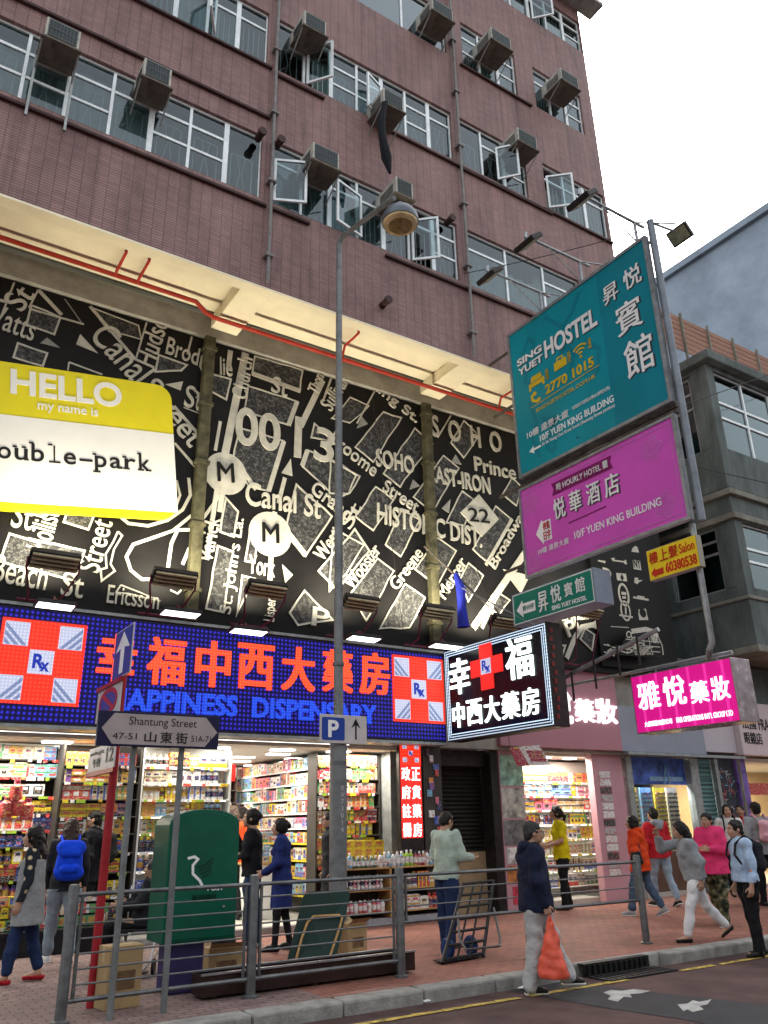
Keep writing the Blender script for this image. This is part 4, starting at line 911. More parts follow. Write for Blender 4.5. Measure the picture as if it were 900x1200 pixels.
for cx, cy in ((.075,.80),(.89,.20),(.865,.78),(.06,.14)):
    for j in range(4):
        rr = (.012+.014*j); B.line(pl, [(cx+rr*math.cos(a)*(1+.18*math.cos(5*a)), cy+rr*2.0*math.sin(a)*(1+.18*math.cos(5*a))) for a in [k*math.pi/12 for k in range(24)]], .010, .005, True)
wt.build('white_lettering', M_wht, pb_); sh.build('lettering_edge', M_shadow, pb_); dk.build('ribbon', M_pinkd, pb_); pl.build('flower_border', M_pale, pb_); rd.build('red_lettering', mat('red print', (.5,.01,.02), .5), pb_)
# green sign
M_green = mat('jade green vinyl', (0.003,0.17,0.125), .4, var=.1, vs=1)
B = Board(HX-.02, 10.92, 8.88, 4.98, 5.58)
gs = root('green_hostel_sign', 'small jade green box sign with white arrow below the pink hotel board', 'sign', (HX,9.9,5.2))
q = MB(); q.box(B.X+.001, B.X+.42, B.yb, B.ya, B.z0, B.z1); q.build('box', mat('grey sign side', (.20,.23,.30), .5, var=.15), gs, bevel=.01)
q = MB(); B.rect(q, .012, .03, .988, .97, .002); q.build('face', M_green, gs)
wt = MB(); B.line(wt, [(.02,.05),(.98,.05),(.98,.95),(.02,.95)], .014, .005, True)
for ch, a0, a1, b0, b1 in (('昇',.34,.46,.18,.80),('悅',.50,.62,.34,.86),('賓',.66,.76,.40,.80),('館',.79,.90,.40,.84)): B.text(wt, ch, a0, b0, a1, b1, .006, .02)
B.text(wt, 'SING YUET HOSTEL', .50, .14, .90, .27, .005, .02); B.poly(wt, [(.06,.46),(.14,.72),(.14,.62),(.30,.62),(.30,.30),(.14,.30),(.14,.20)])
dk = MB(); B.text(dk, '按10字', .14, .38, .29, .55, .005, .02, .009); wt.build('white_lettering', M_wht, gs); dk.build('arrow_lettering', M_green, gs)
# yellow salon sign and the pipe it is clamped to
B = Board(HX, 7.79, 6.87, 5.05, 5.54)
ys = root('salon_sign', 'small yellow salon sign with red phone number 60380538', 'sign', (HX,7.3,5.3))
q = MB(); q.box(B.X+.001, B.X+.12, B.yb, B.ya, B.z0, B.z1); q.build('box', mat('grey sign edge', (.28,.27,.22), .5, var=.15), ys, bevel=.008)
q = MB(); B.rect(q, .01, .02, .99, .98, .002); q.build('face', mat('yellow acrylic', (.75,.55,.02), .4, var=.06), ys)
rd = MB()
for ch, a0, a1 in zip('樓上髮', (.05,.26,.45), (.23,.43,.63)): B.text(rd, ch, a0, .52, a1, .90, .006, .025)
B.text(rd, 'Salon', .66, .56, .95, .86, .006, .01); B.text(rd, '60380538', .35, .10, .96, .43, .006, .03); B.poly(rd, [(.05,.22),(.14,.38),(.14,.30),(.30,.32),(.30,.12),(.14,.12),(.14,.06)])
rd.build('red_lettering', mat('red acrylic', (.50,.03,.01), .45), ys)
pp = root('sign_pipe', 'slim pale steel pipe hanging below the pink hotel board behind the yellow salon sign', 'pipe', (10.2,7.05,4.6))
MB().tube([(10.18,7.02,5.78),(10.18,7.02,3.98),(10.18,7.08,3.88),(10.3,7.2,3.80)], .045, 10).build('pipe', M_steel, pp, smooth=True)
# dark LED cross sign
VX = 9.82
B = Board(VX, 12.86, 9.93, 3.10, 4.86)
vs_ = root('dispensary_light_box', 'black light box with white characters and red cross sticking out over the pavement', 'sign', (VX,11.4,4))
q = MB(); B.box(q, .35, 0, .001); q.build('box', M_dark, vs_, bevel=.01)
q = MB(); B.rect(q, .03, .05, .97, .95, .003); q.build('face', mat('black acrylic', (.006,.006,.010), .25, var=.2), vs_)
M_ledline = emit('white led edge', (.62,.80,1.0), 1.5, dots=(.06,.45,1)); M_ledchar = emit('white led character', (.88,1.0,.97), 2.3); M_redplas = emit('red lit plastic', (1.0,.03,.02), .55, base=(.55,.02,.02))
lw = MB()
for k in range(3):
    e = .012+k*.016; f = .02+k*.026
    B.line(lw, [(e,f),(1-e,f),(1-e,1-f),(e,1-f)], .016, .008, True)
lw.build('led_border', M_ledline, vs_)
ch_ = MB()
for c, a0, b0, a1, b1 in (('幸',.055,.48,.275,.88),('福',.63,.50,.875,.93)): B.text(ch_, c, a0, b0, a1, b1, .03, .02)
for c, a0, a1 in zip('中西大藥房', (.075,.225,.40,.565,.745), (.195,.375,.545,.725,.895)): B.text(ch_, c, a0, .13, a1, .40, .03, .018)
ch_.build('white_characters', M_ledchar, vs_)
rc = MB(); B.poly(rc, [(.385,.47),(.505,.47),(.505,.62),(.60,.62),(.60,.80),(.505,.80),(.505,.95),(.385,.95),(.385,.80),(.29,.80),(.29,.62),(.385,.62)], .03); rc.build('red_cross', M_redplas, vs_)
wq = MB(); B.rect(wq, .395,.63,.495,.79,.034); wq.build('cross_white', M_ledwhite, vs_); tq = MB(); B.text(tq, 'R', .41,.67,.46,.775,.004,.03,.035); B.text(tq, 'x', .445,.64,.487,.71,.004,.03,.035); tq.build('cross_lettering', M_rx, vs_)
q = MB()
for i in range(2): q.box(B.X+.352, B.X+.37, B.yb+.02, B.yb+.10, B.z0+.1, B.z1-.1)
for i in range(11): q.box(B.X+.05+.02*(i % 3), B.X+.12+.02*(i % 3), B.yb-.012, B.yb-.003, B.z0+.12+i*.145, B.z0+.20+i*.145)
q.build('side_leds', mat('dull red plastic', (.16,.02,.02), .4), vs_)
k = MB(); k.tube([(VX+.17,12.86,4.5),(VX+.17,13.3,4.5)], .03, 8); k.tube([(VX+.17,10.3,4.86),(VX+.17,12.9,6.4)], .014, 6); k.build('support', M_steel, vs_)
# magenta sign
M_mag = emit('magenta lit acrylic', (.9,.010,.32), .42, base=(.55,.01,.22)); M_magw = emit('white lit letter', (1,.97,1), 1.5)
B = Board(12.0, 10.10, 7.98, 3.07, 4.10)
ms = root('magenta_shop_sign', 'glowing magenta box sign with white characters over the right end of the pavement', 'sign', (12,9,3.6))
q = MB(); B.box(q, .5, 0, .001); q.build('box', mat('mirror sign casing', (.35,.30,.34), .25, metal=.7, var=.4, vs=7), ms, bevel=.01); q = MB(); B.rect(q, .012,.02,.988,.98,.003); q.build('face', M_mag, ms)
st = MB()
for i in range(6): B.rect(st, .10+i*.16, .02, .125+i*.16, .98, .0045)
st.build('light_streaks', emit('bright magenta tube', (1.0,.04,.45), .6, base=(.5,.02,.2)), ms)
wt = MB()
for c, a0, b0, a1, b1 in (('雅',.06,.38,.29,.86),('悅',.33,.38,.55,.88),('藥',.59,.36,.76,.72),('妝',.79,.36,.95,.74)): B.text(wt, c, a0, b0, a1, b1, .012, .03)
B.text(wt, '大廈藥粧有限公司', .09,.10,.38,.19,.006,.01); B.text(wt, 'FAIR OPERATIONS INT\'L GROUP LTD', .42,.10,.94,.19,.006,.01); wt.build('white_lettering', M_magw, ms)
q = MB(); q.tube([(12.25,8.1,4.22),(12.25,13.4,4.22)], .035, 8); q.tube([(12.25,8.4,4.1),(12.25,8.4,4.25)], .02, 6); q.tube([(12.25,9.7,4.1),(12.25,9.7,4.25)], .02, 6); q.build('support', M_steel, ms)
# horizontal steel bars and wires around the signs
k = root('sign_rail', 'long grey steel rail above the pink shop fascia', 'rail', (13,10.6,4.4))
MB().tube([on_x(650,800,10.5), on_x(757,735,10.5)+Vector((.3,0,0))], .04, 8).build('rail', M_steel, k); q = MB()
a = on_x(650,800,10.5); b_ = on_x(757,735,10.5)
for f in (.2,.45,.7,.9): p = a.lerp(b_, f); q.tube([p, p-Z_*.5], .02, 6)
q.build('hanger', M_dark, k)
def wire(pts, lab, r=.008, sag=.1):
    a, b = Vector(pts[0]), Vector(pts[-1]); P = [a.lerp(b, i/12)-Z_*sag*4*(i/12)*(1-i/12) for i in range(13)]
    single(MB().tube(P, r, 5), 'cable', M_dark, lab, 'cable', 'thin cables strung between signs and walls')
wire([(9.6,YB,12.9),(10.05,7.0,11.2)], 'thin cable from the tiled wall to the top of the teal billboard', .008, .05)
wire([(HX-.03,8.9,8.0),(12.1,6.5,6.6)], 'thin cable crossing the pink hotel board diagonally', .008, .02)
wire([(13.5,12.4,10.2),(40,4,24)], 'pair of cables crossing the pale gable wall', .012, .5)
wire([(8.3,13.0,10.3),(8.9,12.9,5.0)], 'thin cable hanging down the map hoarding by the right batten', .006, .0)
wire([on_x(590,730,10.2),on_x(520,560,12.0)], 'pale wire running from the green hostel sign up to the soffit', .008, .3)
# blue rag on a leaning pole in front of the map
bp = root('leaning_pole', 'rusty pole leaning out from the right steel batten', 'pole', (10.3,12.8,5.6))
MB().tube([on_y(497,640,12.85), on_y(585,722,12.3)], .022, 8).build('pole', M_frame, bp)
rag = MB().tube([on_y(534,672,12.5), on_y(540,690,12.45), on_y(541,710,12.45), on_y(543,735,12.45)], [.05,.10,.09,.13], 10)
single(rag, 'blue_rag', mat('blue cloth', (.02,.03,.34), .85, var=.4, vs=8), 'blue cloth tied to a rusty pole in front of the map hoarding', 'cloth', smooth=True)
# ------------------------------------------------------------------ shops
EM = 1.0
M_tilefl = mat('cream floor tile', (0.45,0.43,0.38), 0.35, var=.1, vs=1)
M_shopwall = mat('off white shop wall', (0.60,0.59,0.55), 0.7, var=.1, vs=1)
M_ceil = mat('white shop ceiling', (0.62,0.61,0.56), 0.8, var=.08, vs=1)
M_shelfw = mat('white shelf board', (0.66,0.66,0.64), 0.5, var=.1); M_shelfd = mat('dark shelf board', (0.05,0.045,0.04), 0.5, var=.2); M_wood = mat('light plywood', (0.42,0.25,0.10), 0.6, var=.3, vs=3, stretch=(1,1,8))
M_chrome = mat('chrome trim', (0.45,0.45,0.47), 0.3, metal=.8, var=.2)
M_downl = emit('ceiling light panel', (1.0,.98,.92), 5.0)
SX0, SX1 = -1.2, 9.0     # dispensary interior
def area(parent, loc, sx, sy, e, col=(1,.96,.88), rot=(0,0,0)):
    ld = bpy.data.lights.new('ceiling_and_fill_lamp', 'AREA'); ld.shape = 'RECTANGLE'; ld.size = sx; ld.size_y = sy; ld.energy = e; ld.color = col
    lo = bpy.data.objects.new('ceiling_and_fill_lamp', ld); COL.objects.link(lo); lo.parent = parent; lo.location = Vector(loc)-WL[parent.name]; lo.rotation_euler = rot
disp = root('dispensary_shop', 'brightly lit open fronted dispensary packed with goods under the blue LED sign', 'shop', (4,YS,0))
MB().box(SX0, 9.05, 13.62, 20.6, 0.0, 0.10).build('floor', M_tilefl, disp)
MB().box(SX0-.2, 9.05, 20.61, 20.8, 0, 3.05).box(SX0-.2, SX0, 13.5, 20.6, 0, 3.05).build('wall', M_shopwall, disp); MB().box(9.06, 9.25, 13.75, 20.6, 0, 3.05).build('side_wall', M_dkalu, disp)
MB().box(SX0-.2, 9.25, 13.51, 20.8, 2.98, 3.04).build('ceiling', M_ceil, disp)
MB().box(-6, 3.9, 13.42, 13.6, 0, 0.32).build('plinth', mat('black stone plinth', (.012,.012,.014), .3, var=.3), disp, bevel=.01)
MB().box(3.9, 8.9, 13.5, 13.61, 0, 0.10).build('step', M_kerb, disp, bevel=.01)
for i, y in enumerate((14.1,15.0,15.9,16.9,18.0,19.2)):
    for x in (0.6,1.7,2.9,4.2,5.6,6.9,8.1):
        xx = x+(.35 if i % 2 else 0); c = MB().box(xx-.22, xx+.22, y-.1, y+.1, 2.955, 2.979).build('ceiling_light', M_downl, disp)
for x, y in ((1.2,14.6),(3.6,15.2),(6.5,14.8),(6.6,17.6),(3.0,17.8)): area(disp, (x,y,2.93), 1.6, .8, 46, (1,.93,.80))
area(disp, (8.3,13.85,2.93), 1.2, .25, 24, (1,.92,.78)); area(disp, (2.0,13.85,2.93), 3.2, .25, 40, (1,.93,.80)); area(disp, (5.0,13.75,2.93), 1.6, .2, 11, (1,.93,.80))  # lamp over the right shelves is an unseen fill added to brighten them
# packaging: a pool of small carton and bottle meshes, each with its own print
PK = {}
def packcol(name, c):
    m = mat('print '+name, c, .38, var=.14, vs=9, spec=.35); n = m.node_tree; L = n.links; p = n.nodes['Principled BSDF']; src = p.inputs['Base Color'].links[0].from_socket
    tc = n.nodes.new('ShaderNodeTexCoord'); oi = n.nodes.new('ShaderNodeObjectInfo'); lum = sum(c)/3
    for sc, lo, hi, f, ink in (((34,34,120),.56,.60,.65,(.62,.60,.55) if lum < .3 else (.05,.04,.06)), ((16,16,22),.60,.62,.7,(.42,.06,.04) if name not in ('red','crimson','orange') else (.62,.50,.10))):
        mp = n.nodes.new('ShaderNodeMapping'); mp.inputs['Scale'].default_value = sc; L.new(tc.outputs['Object'], mp.inputs['Vector'])
        nz = n.nodes.new('ShaderNodeTexNoise'); nz.noise_dimensions = '4D'; nz.inputs['Scale'].default_value = 1.0; nz.inputs['Detail'].default_value = 2; L.new(mp.outputs[0], nz.inputs['Vector'])
        ml = n.nodes.new('ShaderNodeMath'); ml.operation = 'MULTIPLY'; ml.inputs[1].default_value = 50; L.new(oi.outputs['Random'], ml.inputs[0]); L.new(ml.outputs[0], nz.inputs['W'])
        mr = n.nodes.new('ShaderNodeMapRange'); mr.inputs[1].default_value = lo; mr.inputs[2].default_value = hi; mr.inputs[3].default_value = 0; mr.inputs[4].default_value = f; L.new(nz.outputs['Fac'], mr.inputs[0])
        mx = n.nodes.new('ShaderNodeMix'); mx.data_type = 'RGBA'; L.new(mr.outputs[0], mx.inputs[0]); L.new(src, mx.inputs[6]); mx.inputs[7].default_value = (*ink, 1); src = mx.outputs[2]
    L.new(src, p.inputs['Base Color']); return m
PAL = {'white':(.72,.72,.70),'cream':(.62,.56,.40),'gold':(.52,.34,.07),'red':(.50,.03,.03),'crimson':(.33,.015,.05),'green':(.05,.26,.08),'dark green':(.015,.09,.045),'lime':(.33,.52,.05),'blue':(.03,.09,.38),'navy':(.012,.02,.10),'black':(.012,.012,.014),'orange':(.62,.20,.03),'yellow':(.70,.55,.03),'pink':(.62,.18,.28),'purple':(.16,.06,.30),'sky blue':(.20,.42,.60),'silver':(.42,.43,.44),'brown':(.16,.08,.04),'teal':(.02,.22,.22)}
PM = {k: packcol(k, v) for k, v in PAL.items()}
def carton_mesh(col, wd, dp, ht, acc, lay):
    key = ('c', col, wd, dp, ht, acc, lay)
    if key in PK: return PK[key]
    b = MB().box(-wd/2, wd/2, 0, dp, 0, ht); b.use(1); y = -.0015
    def r(x0, x1, z0, z1, m): b.use(m); b.add([(x0,y-.0004*m,z0),(x1,y-.0004*m,z0),(x1,y-.0004*m,z1),(x0,y-.0004*m,z1)], [(0,1,2,3)])
    if lay == 0: r(-wd*.5, wd*.5, ht*.62, ht*.86, 1); r(-wd*.3, wd*.3, ht*.2, ht*.5, 2)
    elif lay == 1: r(-wd*.36, wd*.36, ht*.14, ht*.86, 1); r(-wd*.24, wd*.24, ht*.55, ht*.75, 2)
    elif lay == 2: r(-wd*.5, wd*.5, 0, ht*.35, 1); r(-wd*.3, wd*.3, ht*.55, ht*.72, 2); r(-wd*.3, wd*.3, ht*.45, ht*.5, 2)
    else: r(-wd*.5, -wd*.22, 0, ht, 1); r(-wd*.1, wd*.4, ht*.4, ht*.6, 2); r(-wd*.1, wd*.3, ht*.7, ht*.76, 2)
    me = bpy.data.meshes.new('carton'); me.from_pydata(b.v, [], b.f)
    for m in (PM[col], PM[acc[0]], PM[acc[1]]): me.materials.append(m)
    me.polygons.foreach_set('material_index', b.mi); me.update(); PK[key] = me; return me
def bottle_mesh(col, cap, r, ht, acc):
    key = ('b', col, cap, r, ht, acc)
    if key in PK: return PK[key]
    b = MB(); b.lathe((0,r,0), [(r*.92,0),(r,ht*.04),(r,ht*.68),(r*.55,ht*.80),(r*.42,ht*.82)], 12); b.use(1); b.lathe((0,r,0), [(r*.5,ht*.82),(r*.5,ht*.98),(r*.4,ht)], 10); b.use(2); b.lathe((0,r,0), [(r*1.012,ht*.2),(r*1.012,ht*.58)], 12)
    me = bpy.data.meshes.new('bottle'); me.from_pydata(b.v, [], b.f)
    for m in (PM[col], PM[cap], PM[acc]): me.materials.append(m)
    me.polygons.foreach_set('material_index', b.mi); me.polygons.foreach_set('use_smooth', [True]*len(b.f)); me.set_sharp_from_angle(angle=R(40)); me.update(); PK[key] = me; return me
NIND = {'carton': 0, 'bottle': 0, 'cosmetic_box': 0}; LIMIT = {'carton': 285, 'bottle': 200, 'cosmetic_box': 110}; REST = {}
def put(me, kind, col, where, x, y, z, rz=0.0, what=None):
    """one packet on a shelf: its own object while the count allows, else part of the packed rest"""
    if NIND[kind] < LIMIT[kind]:
        NIND[kind] += 1
        o = bpy.data.objects.new(kind, me); COL.objects.link(o); o.location = (x,y,z); o.rotation_euler = (0,0,rz)
        tag(o, '%s %s %s' % (col, what or ('packaged '+kind.replace('_',' ')), where[0]), kind.replace('_',' '), '%s %ss %s' % (col, kind.replace('_',' '), where[1]))
        return o
    REST.setdefault('r', []).append((me, x, y, z, rz))
def row(x0, x1, y, z, hmax, cols, where, rng, wr=(.10,.22), mix=0.0, dp=.16, back=None, gap=.004, what=None, kind='carton'):
    """fill one shelf from x0 to x1; sticks to a product for a few packets at a time like a real shop"""
    x = x0
    while x < x1-.06:
        col = rng.choice(cols); rep = rng.randint(1, 4); wd = round(rng.uniform(*wr), 2); ht = round(min(hmax, hmax*rng.uniform(.78,1.0)), 2)
        acc = (rng.choice(['white','cream','gold','red','blue','black','yellow','green']), rng.choice(['white','black','red','navy','gold'])); lay = rng.randint(0, 3); bot = rng.random() < mix; duo = rng.random() < .45
        for i in range(rep):
            if x+wd > x1+.01: return
            if not bot and ht > .15 and duo:
                for h2 in (0, 1): put(carton_mesh(col, wd, dp, round(ht*.5,2)-.002, acc, lay), kind, col, where, x+wd/2+rng.uniform(-.004,.004), y+rng.uniform(0,.03), z+h2*round(ht*.5,2), rng.uniform(-.04,.04), what)
                x += wd+gap; continue
            if bot:
                r = min(wd/2, .055); put(bottle_mesh(col, acc[0], round(r,2), ht, acc[1]), 'bottle', col, where, x+r, y+.01, z); x += 2*r+gap
            else:
                put(carton_mesh(col, wd, dp, ht, acc, lay), kind, col, where, x+wd/2, y+rng.uniform(0,.02), z, rng.uniform(-.03,.03), what); x += wd+gap
def shelving(name, label, x0, x1, y, dp, zs, top, board, post=True, grp='shelving units in the dispensary', lit=None, side=True):
    t = root(name, label, 'shelving', ((x0+x1)/2,y,0.1), group=grp)
    for z in zs:
        MB().box(x0, x1, y, y+dp, z-.024, z-.002).build('shelf', board, t, bevel=.003, seg=1)
        if z > .5:
            k = MB(); xx = x0+.03
            while xx < x1-.12:
                wv = rg0.choice((.06,.06,.09,.14)); k.use(rg0.choice((0,0,1,2,3))); k.box(xx, min(x1-.01, xx+wv), y-.008, y-.003, z-.045-rg0.choice((0,.012)), z-.004); xx += wv+rg0.choice((.01,.03,.08,.2))
            k.build('price_strip', [PM['white'], PM['yellow'], PM['lime'], PM['red']], t)
    k = MB().box(x0-.03, x0-.002, y+.002, y+dp, .1, top); MB_ = k.build('side_panel', board, t); k = MB().box(x1+.002, x1+.03, y+.002, y+dp, .1, top); k.build('side_panel', board, t)
    MB().box(x0, x1, y+dp+.002, y+dp+.02, .1, top).build('back_panel', M_shopwall if board is M_shelfw else M_shelfd, t)
    if lit:
        for z in list(zs)[1:]: MB().box(x0+.03, x1-.03, y+.05, y+.08, z-.035, z-.0245).build('strip_light', lit, t)
    return t
M_strip = emit('shelf strip light', (1,.93,.75), 2.6); M_stripw = emit('white shelf strip light', (1,.94,.78), 5.0)
rg = random.Random(3)
ALLC = ['white','cream','gold','red','green','lime','blue','orange','yellow','pink','purple','sky blue','silver','brown','teal','black','navy','crimson','dark green']
# nearest / largest first: front tables and right shelves, then the lit bay, the left wall and the back
rg0 = random.Random(11)
# right shelves
zs = [.95,1.22,1.47,1.72,1.97,2.22,2.47,2.72]
shelving('shelving_unit', 'tall dark shelving packed with small cartons at the right end of the dispensary', 7.62, 8.98, 14.05, .35, zs, 2.95, M_shelfd)
for z in zs:
    cols = ['gold','yellow','cream'] if z in (1.22,1.47) else ['cream','gold','white','brown','red','orange','green','crimson','sky blue','silver']
    row(7.64, 8.96, 14.07, z, .225, cols, ('on the dark shelves right of the street lamp post','on the dark shelves at the right end of the dispensary'), rg, (.06,.14))
# middle lit bay
zs = [.35,.68,1.02,1.30,1.58,1.84,2.10,2.36,2.62]
shelving('shelving_unit', 'white strip lit display bay with bottles and cartons behind the green post cabinet', 4.30, 5.82, 13.95, .35, zs, 2.95, M_shelfw, lit=M_strip)
for z in zs:
    row(4.32, 5.80, 13.98, z, .24, ['white','cream','gold','silver','orange','sky blue','yellow'] if z > 1.5 else ['blue','navy','dark green','black','teal','red','brown'], ('on the lit bay behind the green post cabinet','on the lit middle bay of the dispensary'), rg, (.08,.17), .35)
shelving('shelving_unit', 'dark shelving of boxed goods between the red pole and the lit display bay', 3.02, 4.22, 13.95, .35, zs, 2.95, M_shelfd)
for z in zs:
    row(3.04, 4.20, 13.97, z, .245, ['orange','gold','lime','brown','cream','purple','red'] if z > 1.3 else ['navy','blue','teal','black','gold','yellow'], ('between the red pole and the lit display bay','on the dark bay right of the red pole'), rg, (.09,.2))
# left wall
zs = [.45,.70,.95,1.18,1.42,1.66,1.90,2.16,2.45,2.72]
shelving('shelving_unit', 'dark wall shelving crowded with cosmetics behind the blue backpack', 1.0, 3.05, 14.35, .3, zs, 2.95, M_shelfd)
for z in zs:
    row(1.02, 3.03, 14.37, z, .225, ['cream','lime','white','sky blue','silver','gold','black'] if z > 2 else ['brown','black','gold','crimson','yellow','navy','purple','red','white'], ('on the dark shelves behind the blue backpack','on the dark left shelves of the dispensary'), rg, (.09,.26) if z > 2 else (.06,.15), .3 if z < 2 else .05)
shelving('shelving_unit', 'black wall rack of grey boxed goods at the left edge of the dispensary', -.9, .965, 14.35, .3, [.7,1.2,1.7,2.08,2.46], 2.95, M_shelfd)
for z in (2.08,2.46): row(-.9, .9, 14.36, z, .30, ['silver','lime','white'], ('on the black rack at the left edge','on the black rack at the left edge of the dispensary'), rg, (.19,.22), 0, .1, gap=.05)
for z in (.7,1.2,1.7): row(-.9, .9, 14.36, z, .26, ALLC, ('on the black rack at the left edge','on the black rack at the left edge of the dispensary'), rg, (.08,.18), .4)
# back and corridor shelving
zs = [.5,.8,1.1,1.38,1.64,1.90,2.16,2.42,2.68]
shelving('shelving_unit', 'deep shelving of cartons at the far end of the dispensary aisle', 7.6, 9.0, 19.2, .35, zs, 2.95, M_shelfd)
shelving('shelving_unit', 'shelving with green edged boards on the right of the dispensary aisle', 8.2, 9.0, 16.0, .35, zs, 2.95, M_shelfd)
shelving('shelving_unit', 'dark shelving with red goods under the red shop banner', 6.0, 7.5, 17.6, .35, zs, 2.9, M_shelfd)
for z in zs:
    row(7.62, 8.98, 19.22, z, .21, ALLC, ('at the far end of the dispensary aisle','at the far end of the dispensary aisle'), rg, (.08,.2))
    row(8.22, 8.98, 16.02, z, .22, ['cream','yellow','green','lime','white','sky blue'], ('on the right of the dispensary aisle','on the right of the dispensary aisle'), rg, (.07,.16))
    row(6.02, 7.48, 17.62, z, .22, ['crimson','red','black','brown','gold'], ('under the red shop banner','under the red banner of the dispensary'), rg, (.1,.2), .4)
# shelving along the right side of the aisle, facing across it
t = root('shelving_unit', 'long run of shelving along the right side of the dispensary aisle', 'shelving', (7.8,16.5,.1), group='shelving units in the dispensary')
AZ_ = [.45,.75,1.05,1.35,1.62,1.89,2.16,2.43,2.70]
MB().box(7.72, 7.95, 14.42, 14.44, .1, 2.93).box(7.72, 7.95, 19.0, 19.02, .1, 2.93).build('side_panel', M_shelfd, t); MB().box(7.96, 7.98, 14.42, 19.0, .1, 2.93).build('back_panel', M_shelfd, t)
for z in AZ_:
    MB().box(7.70, 7.955, 14.45, 18.99, z-.024, z-.002).build('shelf', M_shelfd, t); MB().box(7.692, 7.698, 14.46, 18.98, z-.04, z-.006).build('price_strip', PM['white'] if z > 1.5 else PM['yellow'], t)
    yy = 14.5
    while yy < 18.8:
        col = rg.choice(['white','cream','gold','red','green','sky blue','yellow','brown','teal','silver','pink']); wd = round(rg.uniform(.08,.2),2); ht = round(rg.uniform(.17,.235),2)
        for _ in range(rg.randint(1,4)):
            if yy+wd > 18.95: break
            put(carton_mesh(col, wd, .16, ht, (rg.choice(['white','red','blue','gold']),'black'), rg.randint(0,3)), 'carton', col, ('along the right side of the dispensary aisle','along the right side of the dispensary aisle'), 7.715, yy+wd/2, z, R(-90)); yy += wd+.005
bn2 = root('red_banner', 'red ceiling banner with a white character inside the dispensary', 'banner', (6.4,17.2,2.8)); MB().box(6.0, 7.3, 17.2, 17.24, 2.58, 2.92).build('panel', emit('lit red banner', (1,.03,.02), .5, base=(.6,.02,.02)), bn2)
b = MB(); text_on(b, '貨', (6.5,17.19,2.62), X_, Z_, -Y_, .26, .26, .01, .03); b.build('lettering', M_wht, bn2)
rr = root('round_logo_sign', 'small round red and white pharmacy emblem hanging in the dispensary', 'sign', (8,16,2.4)); c = on_y(345,905,15.6)
MB().prism([c+Vector((.16*math.cos(i*math.pi/12),0,.16*math.sin(i*math.pi/12))) for i in range(24)], Y_, .03).build('disc', M_shelfw, rr)
q = MB(); 
for dx, dz in ((0,0),(-.075,.075),(.075,.075),(-.075,-.075),(.075,-.075)): q.box(c.x+dx-.036, c.x+dx+.036, c.y-.006, c.y-.001, c.z+dz-.036, c.z+dz+.036)
q.build('emblem', M_ledred, rr); MB().tube([c+Z_*.16, (c.x,c.y,2.98)], .008, 5).build('hanger', M_chrome, rr)
# front table on the right with bottles
tb = root('display_table', 'light plywood stepped display stand with bottles on top in front of the dispensary', 'display stand', (8.2,13.3,0))
tx0, tx1, ty = 7.55, 9.95, 13.16
for x0, x1 in ((7.55,8.62),(8.66,9.95)):
    for z in (.22,.58,.93): MB().box(x0, x1, ty, ty+.42, z-.025, z).build('shelf', M_wood, tb, bevel=.004)
for x in (7.55,8.64,9.95): MB().box(x-.018, x+.018, ty+.002, ty+.42, 0.12, .904).build('upright', M_wood, tb)
MB().box(7.56, 9.94, ty+.421, ty+.44, .12, .9).build('back_panel', M_shelfd, tb); MB().box(7.5, 9.98, ty+.03, ty+.4, .001, .12).build('base', mat('perforated base', (.3,.3,.32), .5, var=.4, vs=30), tb)
wh = ('on the plywood stand beside the man in pale green','on the plywood stand in front of the dispensary')
def brow(x0, x1, cols, z, ht, r=.042, y=ty+.02):
    x = x0; i = 0
    while x < x1:
        put(bottle_mesh(cols[i % len(cols)], 'white' if i % 3 else 'black', r, ht, 'white'), 'bottle', cols[i % len(cols)], wh, x+r, y, z); x += 2*r+.008; i += 1
brow(7.6, 7.86, ['sky blue','white'], .932, .25); brow(7.86, 8.4, ['dark green']*6, .932, .20); brow(8.42, 8.9, ['white','silver','sky blue'], .932, .25); brow(8.9, 9.16, ['lime'], .932, .27); brow(9.18, 9.42, ['crimson'], .932, .24); brow(9.44, 9.9, ['white','sky blue'], .932, .26)
brow(7.6, 7.78, ['lime'], .582, .28); brow(7.8, 8.5, ['navy','pink','silver'], .582, .12, .035); brow(7.8, 8.5, ['navy','pink','silver'], .705, .11, .035); brow(7.62, 8.5, ['white','red','pink'], .222, .2)
row(8.7, 9.9, ty+.02, .582, .25, ['white','sky blue','red','crimson'], wh, rg, (.08,.14), .5); row(8.7, 9.9, ty+.02, .222, .25, ['white','silver','red'], wh, rg, (.08,.2), .3)
# yellow cartons stacked behind
for j in range(3):
    for i in range(4): put(carton_mesh('yellow', .22, .2, .13, ('gold','red'), 1), 'carton', 'yellow', ('stacked behind the plywood stand','stacked behind the plywood stand'), 8.05+i*.226, 13.68, .98+j*.132)
ct = root('counter', 'low plywood counter behind the display stand in the dispensary', 'counter', (8.4,13.8,.1)); MB().box(7.7, 8.95, 13.64, 13.98, .1, .978).build('cabinet', M_wood, ct, bevel=.01)
# aisle counter with papers
ct = root('counter', 'white service counter with small goods in the dispensary aisle', 'counter', (6.6,15.6,.1)); MB().box(6.55, 7.1, 14.6, 15.4, .101, 1.0).build('cabinet', M_shelfw, ct, bevel=.01); MB().box(6.5, 7.15, 14.55, 15.45, 1.002, 1.04).build('counter_top', M_wood, ct, bevel=.006)
for k in range(5): row(6.56, 7.08, 14.56-.0, 1.042+.11*k, .10, ['white','lime','cream','sky blue'], ('on the white counter in the dispensary aisle','on the white counter in the dispensary aisle'), rg, (.12,.2))
